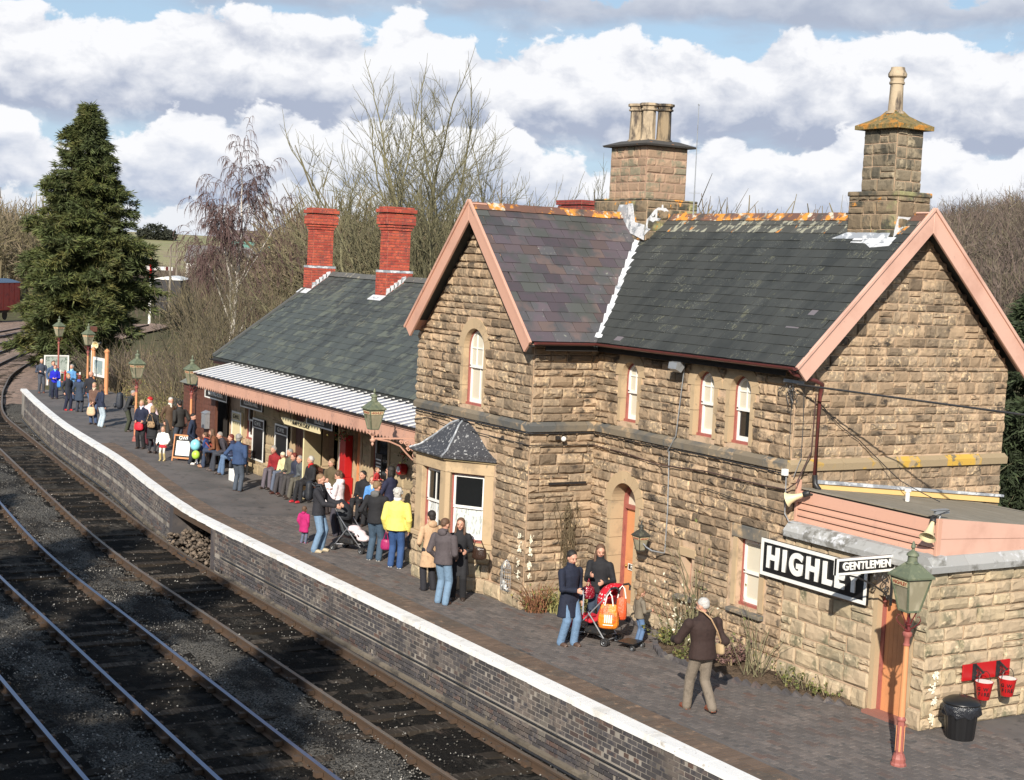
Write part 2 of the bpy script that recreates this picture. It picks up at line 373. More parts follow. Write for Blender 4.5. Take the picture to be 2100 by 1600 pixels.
m_soil = M('bed_soil', (.13, .092, .062), .95, [(5, (.07, .05, .034), .45, .62), (14, (.2, .15, .11), .6, .7), (2.3, (.09, .1, .04), .6, .7)], bumps=[(9, .8, .06), (50, .8, .02)], spec=.15)
m_grassb = M('winter_bank', (.10, .088, .045), .95, [(.5, (.07, .075, .032), .42, .6), (4, (.15, .12, .075), .5, .68)], bumps=[(6, .8, .1)], spec=.15)
m_field = M('pale_field', (.30, .26, .13), .95, [(.02, (.22, .22, .09), .4, .62), (.09, (.26, .2, .12), .5, .7, (1, 3, 1))])
m_timber = M('brown_stained_boards', (.115, .042, .026), .7, [(9, (.07, .028, .018), .5, .68, (3, 3, .6))], tone=.18, bump=(20, .3, .006))
m_dark = M('shade_black', (.02, .016, .013), .9)  # near-black standing in for shade in openings and under the gutter
m_felt = M('grey_roof_felt', (.155, .16, .14), .9, [(3, (.20, .2, .17), .5, .7), (9, (.09, .1, .08), .6, .7)], bump=(30, .3, .005))
m_tw_felt = M('mineral_felt', (.23, .20, .15), .95, [(2, (.29, .255, .2), .45, .66, (.5, 3, 1)), (9, (.15, .14, .105), .58, .7)], bump=(40, .5, .006))
m_bark = M('olive_bark', (.17, .155, .085), .9, [(6, (.08, .07, .045), .5, .68), (3, (.25, .23, .13), .58, .7)], bump=(20, .5, .02))
m_twig = M('bare_twig', (.115, .095, .062), .9)
m_birchb = M('birch_bark', (.58, .53, .47), .8, [(3, (.09, .075, .07), .56, .63, (1, 1, 3))], bump=(20, .3, .01))
m_birchtw = M('birch_twig', (.115, .068, .062), .9)
m_wood_a = M('scrub_twigs', (.13, .108, .058), .95, tone=.5, tint=((.155, .115, .085), .7))
m_wood_p = M('purple_brown_wood', (.13, .095, .08), .95, tone=.45, tint=((.14, .125, .075), .8))
m_spruce = M('spruce_needles', (.085, .105, .026), .75, [(.35, (.125, .115, .032), .5, .68), (.6, (.055, .072, .022), .45, .6)], tone=.5, tint=((.10, .075, .022), .6, .6))
m_spruce2 = M('dark_fir_needles', (.035, .05, .02), .8, tone=.45)
m_leaf = M('shrub_leaf', (.10, .115, .03), .7, tone=.5, tint=((.26, .20, .06), .7, .6))
m_dry = M('dry_stems', (.19, .145, .085), .9, tone=.4)
m_blossom = M('cream_blossom', (.66, .62, .48), .8)

# ------------------------------------------------------------------ ground
def interp(pts, x):
    if x >= pts[0][0]: return pts[0][1]
    for (a, b), (c, d) in zip(pts, pts[1:]):
        if x >= c:
            t = (x-a)/(c-a); return b+(d-b)*t
    (a, b), (c, d) = pts[-2:]; return d+(x-c)*(d-b)/(c-a)
def smooth_curve(pts, n=10):
    P = [Vector((*p, 0)) for p in pts]; out = []
    for i in range(len(P)-1):
        p0, p1, p2, p3 = P[max(i-1, 0)], P[i], P[i+1], P[min(i+2, len(P)-1)]
        for k in range(n):
            t = k/n; out.append(.5*((2*p1)+(p2-p0)*t+(2*p0-5*p1+4*p2-p3)*t*t+(3*p1-p0-3*p2+p3)*t**3))
    out.append(P[-1]); return out
RAIL = [(26, -4.35), (10, -4.27), (0, -4.23), (-10, -4.08), (-17.5, -3.92), (-26, -3.25), (-38.9, -2.05), (-47.1, -1.19), (-54.2, .3), (-60, 1.76), (-68, 4.06), (-78.5, 7.94), (-92, 13.5), (-106, 20.2), (-124, 30)]
RC = smooth_curve(RAIL, 8)
def offs(curve, d):     # parallel curve, d towards the camera side
    out = []
    for i, p in enumerate(curve):
        t = (curve[min(i+1, len(curve)-1)]-curve[max(i-1, 0)]).normalized()
        out.append(p+Vector((-t.y, t.x, 0))*d)
    return out
BED = -1.12; RAILZ = -.95
EDGE = [(26, -3.77), (-15, -3.77), (-18, -3.64), (-22, -3.22), (-27, -2.62), (-35.3, -1.93), (-42.8, -1.0), (-47.9, -.28)]
def edge_y(x): return interp(EDGE, x)

def hill(x, y):
    d = hypot(x-CAM.x, y-CAM.y); a = math.degrees(atan2(x-CAM.x, y-CAM.y))
    if a > 90 or a < -150: f = 0
    else: f = 1
    h = BED-.12
    # left field hill, far
    h += 13.0*max(0, min(1, (d-330)/260))**1.3*max(0, min(1, (-60-a)/6))
    # wooded valley side on the right, nearer
    k = max(0, min(1, (a+52)/12)); k = k*k*(3-2*k)
    h += (15+4*k)*k*max(0, min(1, (d-110)/190))**1.1
    h += 5*max(0, min(1, (d-150)/240))*(1-k)*max(0, min(1, (a+66)/5))
    h += 1.2*sin(x*.021)*cos(y*.017)*max(0, min(1, (d-120)/100))
    return h
def ground_z(x, y):
    ed = edge_y(x)
    d = hypot(x-CAM.x, y-CAM.y)
    # bank behind the platform at platform level, dropping away further back
    if x > -52 and y > ed+1.2: z = -.09
    elif x > -110 and y > interp(RAIL, x)+4.5: z = -.55
    else: z = BED-.1
    if y > 9: z = max(BED-.1, z-.12*(y-9)) 
    t = max(0, min(1, (d-110)/60))
    return z*(1-t)+hill(x, y)*t
gv = []; gf = []
xs = sorted(set([-1400, -1100, -900, -750, -620, -520, -440, -380, -330, -290, -255, -225, -200, -180, -165]+[int(v) for v in np.arange(-155, -60, 5)]+[float(v) for v in np.arange(-60, 30, 1.0)]+[40, 60, 90, 130, 200, 300, 450, 700]))
ys = sorted(set([-700, -400, -250, -150, -100, -70, -50, -40, -30]+[float(v) for v in np.arange(-24, -4, 2)]+[float(v) for v in np.arange(-4, 8, .5)]+[float(v) for v in np.arange(8, 30, 2)]+[float(v) for v in np.arange(30, 120, 8)]+[130, 145, 160, 180, 200, 225, 250, 280, 310, 350, 400, 460, 540, 640, 800, 1100, 1500]))
for y in ys:
    for x in xs: gv.append((x, y, ground_z(x, y)))
nx = len(xs)
gfa = np.array([(j*nx+i, j*nx+i+1, (j+1)*nx+i+1, (j+1)*nx+i) for j in range(len(ys)-1) for i in range(nx-1)])
me = fastmesh('ground', np.array(gv), gfa, m_grassb, smooth=True); me.materials.append(m_field)
cen = np.array(gv)[gfa].mean(1); far = np.hypot(cen[:, 0]-CAM.x, cen[:, 1]-CAM.y) > 330
me.polygons.foreach_set('material_index', far.astype(np.int32))
tag(link(bpy.data.objects.new('ground', me)), kind='structure')

# track bed: a fine sheet with uneven dark cinders, laid above the ground
bx = np.concatenate([np.arange(-126, -60, 2.0), np.arange(-60, -30, .6), np.arange(-30, 8, .16), np.arange(8, 26, 1.)])
yy = np.arange(0, 34, 1)
rows = np.concatenate([np.arange(-2.2, 12.0, .14), np.arange(12., 30, 1.2)])
cx_ = np.array([p.x for p in RC])[::-1]; cy_ = np.array([p.y for p in RC])[::-1]
base_y = np.interp(bx, cx_, cy_)
def bumpy(x, y, s):
    return (np.sin(x*1.9*s+1.3*np.sin(y*2.3*s))*np.sin(y*2.7*s+1.1*np.sin(x*1.7*s+2))+.6*np.sin(x*5.1*s+y*3.3*s)*np.sin(y*6.3*s-x*2.1*s))
V = []
for r in rows:
    lim = (-r+base_y)
    yv = np.where(bx > -47.9, np.minimum(lim, np.interp(bx, [p[0] for p in EDGE][::-1], [p[1] for p in EDGE][::-1])+.1), lim)
    between = np.minimum.reduce([np.abs(((r-.72)) % 3.0), 3.0-np.abs((r-.72) % 3.0)])   # 0 at a track centre
    h = BED+.03*bumpy(bx, yv, 1)+.018*bumpy(bx, yv, 3.1)+.06*np.clip((between-.75)/.7, 0, 1)
    V.append(np.stack([bx, yv, h], 1))
V = np.array(V); nr, nc = V.shape[:2]
F = np.array([(j*nc+i, (j+1)*nc+i, (j+1)*nc+i+1, j*nc+i+1) for j in range(nr-1) for i in range(nc-1)])
me = fastmesh('track_bed', V.reshape(-1, 3), F, m_gdark, smooth=True); me.materials.append(m_ballast_p)
cc = V.reshape(-1, 3)[F].mean(1); rr_ = np.interp(cc[:, 0], cx_, cy_)-cc[:, 1]; bt = np.minimum(np.abs((rr_-.72) % 3.0), 3.0-(rr_-.72) % 3.0)
me.materials.append(m_gravel)
me.polygons.foreach_set('material_index', np.where(cc[:, 0] < -52, 1, np.where(bt+.16*bumpy(cc[:, 0]*1.1, cc[:, 1]*1.3, 1.7)+rng.normal(0, .04, len(bt)) > .92, 2, 0)).astype(np.int32))
tag(link(bpy.data.objects.new('track_bed', me)), kind='structure')

# loose ballast: pale chips over the cinders, thicker between the rails' outer sides
def chips(name, pos, size, mat):
    n = len(pos); o8 = np.array([(1, 0, 0), (-1, 0, 0), (0, 1, 0), (0, -1, 0), (0, 0, .8), (0, 0, -.8)], float)
    f8 = np.array([(0, 2, 4), (2, 1, 4), (1, 3, 4), (3, 0, 4), (2, 0, 5), (1, 2, 5), (3, 1, 5), (0, 3, 5)])
    a = rng.uniform(0, 2*pi, n); ca, sa = np.cos(a), np.sin(a)
    v = o8[None]*rng.uniform(.6, 1.3, (n, 6, 1))*size[:, None, None]
    vx = v[..., 0]*ca[:, None]-v[..., 1]*sa[:, None]; vy = v[..., 0]*sa[:, None]+v[..., 1]*ca[:, None]
    v = np.stack([vx, vy, v[..., 2]], -1)+pos[:, None]
    f = (f8[None]+(np.arange(n)*6)[:, None, None]).reshape(-1, 3)
    me = fastmesh(name, v.reshape(-1, 3), f, mat, tone=np.repeat(rng.random(n), 8))
    return tag(link(bpy.data.objects.new(name, me)), kind='stuff')
n = 120000
px = np.where(rng.random(n) < .72, rng.uniform(-22, 6, n), rng.uniform(-50, -20, n)); pr = rng.uniform(-.4, 11.5, n)
dens = np.minimum(np.abs((pr-.72) % 3.0), 3.0-(pr-.72) % 3.0)      # distance from a track centre
patch = .5+.5*np.sin(px*.31+np.sin(pr*1.3)*1.5)*np.sin(pr*.9+px*.17+1)
keep = rng.random(n) < (.16+.84*np.clip((dens-.72)/.35, 0, 1))*(.12+.88*patch)
px, pr = px[keep], pr[keep]; py = -pr+np.interp(px, cx_, cy_)
chips('ballast', np.stack([px, py, np.full(len(px), BED+.035)+rng.uniform(0, .05, len(px))], 1), rng.uniform(.008, .024, len(px)), m_ballast)

# ------------------------------------------------------------------ tracks
def sweep(curve, prof, z, mb, mi):
    """prof: (across, up) closed outline swept along curve"""
    n = len(prof); vs = []
    for i, p in enumerate(curve):
        t = (curve[min(i+1, len(curve)-1)]-curve[max(i-1, 0)]).normalized(); s_ = Vector((-t.y, t.x, 0))
        vs += [p+s_*a+Vector((0, 0, z+b)) for a, b in prof]
    b0 = len(mb.v); mb.v += [tuple(v) for v in vs]
    for i in range(len(curve)-1):
        for k in range(n):
            j = (k+1) % n
            mb.f.append((b0+i*n+k, b0+i*n+j, b0+(i+1)*n+j, b0+(i+1)*n+k)); mb.mi.append(mi[k]); mb.tone.append(.5)
PROF = [(-.035, 0), (.035, 0), (.035, -.035), (.009, -.05), (.009, -.125), (.065, -.15), (-.065, -.15), (-.009, -.125), (-.009, -.05), (-.035, -.035)]
MI = [1, 0, 0, 0, 0, 0, 0, 0, 0, 0]
sl = MB().box(-1.28, 1.28, -.125, .125, -.13, 0).mesh('sleeper', m_sleeper)
def track(off, label, head, x1=26, x2=-124):
    cen_ = offs(RC, off+.7175); cen_ = [p for p in cen_ if x2 <= p.x <= x1]
    t = thing('railway_track', label, 'railway track', (cen_[0].x, cen_[0].y, RAILZ), 0, 'railway tracks beside the platform')
    for s_ in (-.7525, .7525):
        mb = MB(); sweep(offs(cen_, s_), PROF, RAILZ, mb, MI)
        mb.build('rail', [m_rust, head], t, smooth=False)
    ch = MB(); acc = 0; nxt = 0; cnt = 0
    for a, b in zip(cen_, cen_[1:]):
        L = (b-a).length
        while nxt < acc+L and cnt < 230:
            p = a+(b-a)*((nxt-acc)/L); ang = atan2((b-a).y, (b-a).x)
            if p.x < 9:
                o = bpy.data.objects.new('sleeper', sl); link(o, t); o.location = Vector((p.x, p.y, BED+.045))-wl(t); o.location.z = BED+.018-RAILZ+random.uniform(-.04, .022)
                o.rotation_euler = (0, 0, ang+pi/2+random.uniform(-.02, .02)+pi/2*0)
                o.rotation_euler.z = ang+pi/2
                if p.x > -32:
                    for s_ in (-.7525, .7525):
                        q = p+Vector((-sin(ang), cos(ang), 0))*s_
                        for e in (-1, 1):
                            MM = Matrix.Translation(q) @ Matrix.Rotation(ang, 4, 'Z')
                            ch.box(-.055, .055, e*.02 if e > 0 else -.13, .13 if e > 0 else -.02, BED+.045, BED+.12, 0, MM)
                cnt += 1
            nxt += .76
        acc += L
    ch.build('rail_chairs', m_rust, t, kind='stuff'); return t
track(0, 'railway track nearest the brick platform wall, with dull brown rail heads', m_railtop2)
track(3.0, 'middle railway track with bright blue-grey rail heads', m_railtop)
track(6.15, 'railway track at the bottom left corner, farthest from the platform', m_railtop)

# ------------------------------------------------------------------ platform
t = thing('platform', 'long brick platform with a whitewashed edge curving away beside the tracks', 'platform', (0, -3.6, BED))
GAP = (-18.3, -15.3)
# top surface
xs2 = [26]+[float(v) for v in np.arange(20, -48, -1.5)]+[-47.9]
def back_y(x): return interp([(26, 12), (3.6, 12), (3.2, 4.0), (-24, 3.), (-27, 2.6), (-40, 2.6), (-47.9, 3.4)], x)
mb = MB()
for a, b in zip(xs2, xs2[1:]):
    mb.add([(a, edge_y(a)+.2, 0), (b, edge_y(b)+.2, 0), (b, back_y(b), 0), (a, back_y(a), 0)], [(0, 1, 2, 3)], 0, .5)
mb.build('paving', m_pave, t)
# coping stones
ec = smooth_curve([(26, -3.77), (10, -3.77), (-5, -3.77), (-15, -3.77), (-18, -3.64), (-22, -3.22), (-27, -2.62), (-35.3, -1.93), (-42.8, -1.0), (-47.9, -.28)], 60)
def along(curve, step, start=0.):
    acc = 0; nxt = start; prev = None
    for a, b in zip(curve, curve[1:]):
        L = (b-a).length
        while nxt <= acc+L:
            p = a+(b-a)*((nxt-acc)/max(L, 1e-6)); yield p, (b-a).normalized(); nxt += step
        acc += L
places = []
for p, d in along(ec, .62, 15.):
    nrm = Vector((-d.y, d.x, 0));  # towards the tracks (d points to -x) 
    if nrm.y > 0: nrm = -nrm
    places.append(frame(p+nrm*.03+d*.31+Vector((0, 0, -.07)), -d, -nrm, (0, 0, 1), .61, .25, 1.))
cps = []
for k in range(4):
    c_ = MB(); e = random.uniform(-.01, .01)
    c_.hexa([(-.5, 0, -.012), (.5, 0, -.012+e), (.5, 1, -.012), (-.5, 1, -.012), (-.5, 0+.04, .084), (.5, .04, .084+e*.5), (.5, 1, .086), (-.5, 1, .086)])
    cps.append(c_)
scatter(t, 'coping_stone', cps, m_coping, places)
# face of the wall: mortar sheet and blue bricks
def face_pt(p, d, out):
    nrm = Vector((d.y, -d.x, 0)); nrm = nrm if nrm.y < 0 else -nrm
    return p+nrm*out, nrm
cores = (MB(), MB())
for a, b in zip(ec, ec[1:]):
    if GAP[0] < a.x < GAP[1] or GAP[0] < b.x < GAP[1]: continue
    cores[a.x > GAP[0]].hexa([(a.x, a.y, BED-.2), (b.x, b.y, BED-.2), (b.x, b.y+.3, BED-.2), (a.x, a.y+.3, BED-.2), (a.x, a.y, -.083), (b.x, b.y, -.083), (b.x, b.y+.3, -.083), (a.x, a.y+.3, -.083)], 0, .5)
cores[1].build('wall_core', m_bluemortar, t); cores[0].build('wall_core', m_bluemortar, t)
bk = []
for k in range(5):
    e = [random.uniform(-.03, .03) for _ in range(4)]
    bk.append(MB().add([(-.5, 0, -.5), (.5, 0, -.5), (.5, 0, .5), (-.5, 0, .5), (-.485, 1+e[0], -.46), (.485, 1+e[1], -.46), (.485, 1+e[2], .46), (-.485, 1+e[3], .46)],
              [(4, 5, 6, 7), (0, 1, 5, 4), (1, 2, 6, 5), (2, 3, 7, 6), (3, 0, 4, 7)]))
places = []
for row in range(12):
    z = -.125-row*.076
    if z < BED: break
    if row == 7: continue
    st = 16.0+(.1175 if row % 2 else 0)
    for p, d in along(ec, .2375, st):
        if p.x < -46.5 or GAP[0]-.1 < p.x < GAP[1]+.25: continue
        q, nrm = face_pt(p, d, 0.); step = .035*(row > 7)
        Lb = .220 if random.random() < .93 else .11
        places.append(frame(q+nrm*step+Vector((0, 0, z)), d, nrm, (0, 0, 1), Lb, .007+random.random()*.003, .063))
scatter(t, 'brick', bk, m_bluebrick, places)
# projecting stone footing and a pipe along it
FT = M('grimy_footing', (.15, .125, .095), .95, [(3, (.07, .06, .05), .45, .62)], tone=.25, bump=(20, .6, .02))
for (a, da), (b, db) in zip(list(along(ec, 1.2, 14)), list(along(ec, 1.2, 15.2))):
    if GAP[0]-.6 < a.x < GAP[1]+1.2 or a.x < -46: continue
    MB().hexa([(a.x, a.y-.11, BED-.1), (b.x+.02, b.y-.11, BED-.1), (b.x+.02, b.y, BED-.1), (a.x, a.y, BED-.1), (a.x, a.y-.10, BED+.13), (b.x+.02, b.y-.10, BED+.12), (b.x+.02, b.y, BED+.16), (a.x, a.y, BED+.16)]).build('footing_stone', FT, t)
MB().tube([p+Vector((0, -.19, BED+.1)) for p in ec[::8] if p.x > -46], .022, 6).build('cable_pipe', m_iron, t)
MB().tube([p+Vector((0, -.045, -.64)) for p in ec[::8] if p.x > GAP[1]+.1], .014, 6).build('cable_pipe', m_iron, t)
# recess under the platform with rusty girders
MB().box(GAP[0], GAP[1], -2.35, -2.30, BED-.1, -.02).build('recess_back', m_bluebrick, t)
MB().box(GAP[0]-.05, GAP[0], -3.3, -2.3, BED-.1, -.02).build('recess_side', m_bluebrick, t); MB().box(GAP[1], GAP[1]+.05, -3.3, -2.3, BED-.1, -.02).build('recess_side', m_bluebrick, t)
MB().box(GAP[0], GAP[1], -3.32, -2.3, -.10, -.02).build('recess_roof', m_sleeper, t); MB().box(GAP[0], GAP[1], -3.7, -2.3, BED-.1, BED+.04).build('recess_floor', m_gdark, t)  # unseen roof slab put in so the recess stays dark
chips('rubble', np.stack([rng.uniform(GAP[0], GAP[1], 700), rng.uniform(-3.85, -2.9, 700), BED+.02+rng.uniform(0, .42, 700)*np.clip((np.linspace(0, 1, 700)*0+1), 0, 1)], 1), rng.uniform(.03, .09, 700), M('rubble_earth', (.13, .10, .075), .95, tone=.6))
g = MB(); g.beam((GAP[0]-.25, -3.63, -.17), (GAP[1]+.25, -3.74, -.17), .05, .16); g.beam((GAP[0]-.25, -3.25, -.17), (GAP[1]+.2, -3.25, -.17), .05, .16)
g.build('steel_girder', m_rust, t)
for x in (GAP[0], GAP[1]): MB().box(x-.24 if x < -17 else x, x if x < -17 else x+.24, -3.68 if x < -17 else -3.79, -3.3, BED-.1, -.09).build('brick_pier', m_bluebrick, t)
# edge bricks laid across behind the coping
places = []
for p, d in along(ec, .083, 15.):
    if p.x < -30: break
    nrm = Vector((-d.y, d.x, 0)); nrm = nrm if nrm.y > 0 else -nrm
    ln = .46
    for k in range(2): places.append(frame(p+nrm*(.345+k*.235)+Vector((0, 0, .001)), d, nrm, (0, 0, 1), .074, .228, .012+random.random()*.004))
eb = [MB().add([(-.5, -.5, 0), (.5, -.5, 0), (.5, .5, 0), (-.5, .5, 0), (-.48, -.49, 1), (.48, -.49, 1), (.48, .49, 1), (-.48, .49, 1)], [(4, 5, 6, 7), (0, 1, 5, 4), (1, 2, 6, 5), (2, 3, 7, 6), (3, 0, 4, 7)])]
scatter(t, 'edging_brick', eb, m_edge, places, 250)
# paving bricks, laid in rows across the platform
places = []
for i, x in enumerate(np.arange(6.0, -16, -.232)):
    for j, y in enumerate(np.arange(-2.92, .9, .112)):
        xx = x+(.116 if j % 2 else 0)+random.uniform(-.004, .004)
        if y > -.05 and xx < 3.08 and xx > -17: continue
        if xx < -5.4 and y > -1.45 and xx > -10: continue
        places.append(frame((xx, y, -.002+random.uniform(0, .003)), (1, 0, 0), (0, 1, 0), (0, 0, 1), .222, .103, .008+random.random()*.004))
scatter(t, 'paving_brick', eb, m_paver, places, 300)
# ramp of rough ground beyond the platform end
tag(link(bpy.data.objects.new('path', MB().add([(-47.9, -.24, -.02), (-47.9, 3.4, -.02), (-53, 4.0, -.55), (-56, 3.6, -1.1), (-56, 2.4, -1.2), (-51, .9, -.75)], [(0, 1, 2, 5), (2, 3, 4, 5)]).mesh('path', m_grassb))), kind='structure')
# ------------------------------------------------------------------ masonry
def stone_protos(n, rough_, seed):
    """rock-faced blocks: unit wide (x), unit high (z), sticking out along +y"""
    out = []; rs = random.Random(seed)
    for k in range(n):
        gx = (-.5, -.42, -.12, .17, .42, .5); gz = (-.5, -.34, .0, .36, .5); vs = []; fs = []
        for j, z in enumerate(gz):
            for i, x in enumerate(gx):
                edge = i in (0, 5) or j in (0, 4)
                xx = x*.99; zz = z*.975
                if edge: d = rs.uniform(.22, .45); xx += rs.uniform(-.012, .012); zz += rs.uniform(-.02, .02)
                else:
                    d = 1+rs.uniform(-rough_, rough_)
                    if j == 1: d *= rs.uniform(.72, 1.0)
                    if j == 3: d *= rs.uniform(.7, 1.0)
                    xx += rs.uniform(-.03, .03); zz += rs.uniform(-.05, .05)
                vs.append((xx, d, zz))
        for j in range(4):
            for i in range(5):
                a = j*6+i; q = (a, a+1, a+7, a+6)
                fs += [(q[0], q[1], q[2]), (q[0], q[2], q[3])] if (i+j+k) % 2 else [(q[0], q[1], q[3]), (q[1], q[2], q[3])]
        b = len(vs); vs += [(-.49, 0, -.48), (.49, 0, -.48), (.49, 0, .48), (-.49, 0, .48)]
        fs += [(b, b+1, 5, 0), (b+1, b+2, 29, 5), (b+2, b+3, 24, 29), (b+3, b, 0, 24)]
        m_ = MB(); m_.add(vs, fs); out.append(m_)
    return out
ST = stone_protos(12, .30, 3)

class Opening:
    def __init__(s, u0, u1, z0, z1, arch=False, surr=0.): s.u0, s.u1, s.z0, s.z1, s.arch, s.s = u0, u1, z0, z1, arch, surr
    def span(s, z, h):
        R = (s.u1-s.u0)/2; c_ = (s.u0+s.u1)/2
        if z+h/2 < s.z0 or z-h/2 > s.z1+(s.s if s.arch else 0): return None
        if not s.arch: return (s.u0-s.s, s.u1+s.s)
        sp = s.z1-R; Ro = R+s.s
        if z <= sp-.06: return (c_-R-s.s*.42, c_+R+s.s*.42)
        if z <= sp: return (c_-Ro, c_+Ro)
        if z-h*.4-sp >= Ro: return None
        w = sqrt(max(Ro*Ro-(z-h*.25-sp)**2, 0)); return (c_-w, c_+w)

def masonry(O, U, N, u0, u1, z0, z1, ops=(), clip=None, hmin=.12, hmax=.215, wmin=.15, wmax=.37, depth=.042, seed=0, snecked=.25, skip=()):
    """courses of stones over a wall plane; returns placement matrices"""
    rs = random.Random(seed); O, U, N = Vector(O), Vector(U), Vector(N); out = []
    z = z0
    while z < z1-.05:
        h = rs.uniform(hmin, hmax)
        if z+h > z1-.07: h = z1-z
        zc = z+h/2
        lo, hi = (u0, u1) if clip is None else clip(zc)
        lo, hi = max(lo, u0), min(hi, u1)
        iv = [(lo, hi)] if hi > lo+.08 else []
        if any(a < zc < b for a, b in skip): iv = []
        for o in ops:
            sp = o.span(zc, h)
            if sp is None: continue
            nv = []
            for a, b in iv:
                if sp[1] <= a or sp[0] >= b: nv.append((a, b)); continue
                if sp[0] > a+.05: nv.append((a, sp[0]))
                if sp[1] < b-.05: nv.append((sp[1], b))
            iv = nv
        for a, b in iv:
            u = a; first = True
            while u < b-.04:
                w = rs.uniform(wmin, wmax)*(1.25 if h < .16 else 1.)
                if first and a == u0: w = rs.choice((.22, .36)); 
                first = False
                if b-u-w < .14: w = b-u
                w = min(w, b-u)
                if h > .19 and rs.random() < snecked:
                    k = rs.uniform(.4, .6)
                    parts = [(z, h*k), (z+h*k, h*(1-k))]
                else: parts = [(z, h)]
                for zz, hh in parts:
                    d = depth*rs.uniform(.6, 1.25)
                    sx = -1 if rs.random() < .5 else 1
                    out.append(frame(O+U*(u+w/2)+Vector((0, 0, zz+hh/2)), U*sx, N, (0, 0, 1), w-.014, d, hh-.014))
                u += w
        z += h
    return out

def wall_sheet(mb, O, U, N, u0, u1, z0, z1, ops=(), top=None, thick=.3):
    """backing of the wall with real openings; top(u) optional slope (list of (u,z))"""
    O, U, N = Vector(O), Vector(U), Vector(N); back = -N*thick
    ops = [Opening(o.u0-.03, o.u1+.03, o.z0, o.z1+.03) if o.arch else o for o in ops]
    us = sorted(set([u0, u1]+[v for o in ops for v in (o.u0, o.u1)])); zs = sorted(set([z0, z1]+[v for o in ops for v in (o.z0, o.z1)]))
    for a, b in zip(us, us[1:]):
        for c_, d in zip(zs, zs[1:]):
            um, zm = (a+b)/2, (c_+d)/2
            if any(o.u0 < um < o.u1 and o.z0 < zm < o.z1 for o in ops): continue
            P = [O+U*a+Vector((0, 0, c_)), O+U*b+Vector((0, 0, c_)), O+U*b+Vector((0, 0, d)), O+U*a+Vector((0, 0, d))]
            mb.prism(P, back, 0, .5)
    if top: mb.prism([O+U*u+Vector((0, 0, z)) for u, z in top], back, 0, .5)

def arch_pts(c_, R, zs_, z0, n=12):   # outline up one jamb, over, down the other: (u, z)
    return [(c_-R, z0), (c_-R, zs_)]+[(c_-R*cos(pi*k/n), zs_+R*sin(pi*k/n)) for k in range(1, n)]+[(c_+R, zs_), (c_+R, z0)]

def arch_surround(parent, O, U, N, op, proud=.025, deep=.24):
    O, U, N = Vector(O), Vector(U), Vector(N); R = (op.u1-op.u0)/2; c_ = (op.u0+op.u1)/2; sp = op.z1-R
    P = lambda u, z, d=0.: O+U*u+Vector((0, 0, z))+N*d
    mb = MB(); n = 9; Ro = R+op.s
    for k in range(n):     # voussoirs
        a0, a1 = pi*k/n+.004, pi*(k+1)/n-.004
        q = [(c_-Ro*cos(a0), sp+Ro*sin(a0)), (c_-Ro*cos((a0+a1)/2), sp+Ro*sin((a0+a1)/2)), (c_-Ro*cos(a1), sp+Ro*sin(a1)), (c_-R*cos(a1), sp+R*sin(a1)), (c_-R*cos((a0+a1)/2), sp+R*sin((a0+a1)/2)), (c_-R*cos(a0), sp+R*sin(a0))]
        mb.prism([P(u, z, proud) for u, z in q], -N*(deep+proud))
    nj = max(2, int((sp-op.z0)/.32)); hs = (sp-op.z0)/nj
    for k in range(nj):
        for sgn in (-1, 1):
            wd = op.s*(.52 if k % 2 else .40)
            a, b = (c_-R-wd, c_-R) if sgn < 0 else (c_+R, c_+R+wd)
            z0_, z1_ = op.z0+k*hs+.004, op.z0+(k+1)*hs-.004
            mb.prism([P(a, z0_, proud), P(b, z0_, proud), P(b, z1_, proud), P(a, z1_, proud)], -N*(deep+proud))
    mb.build('arch_surround', m_ash, parent)

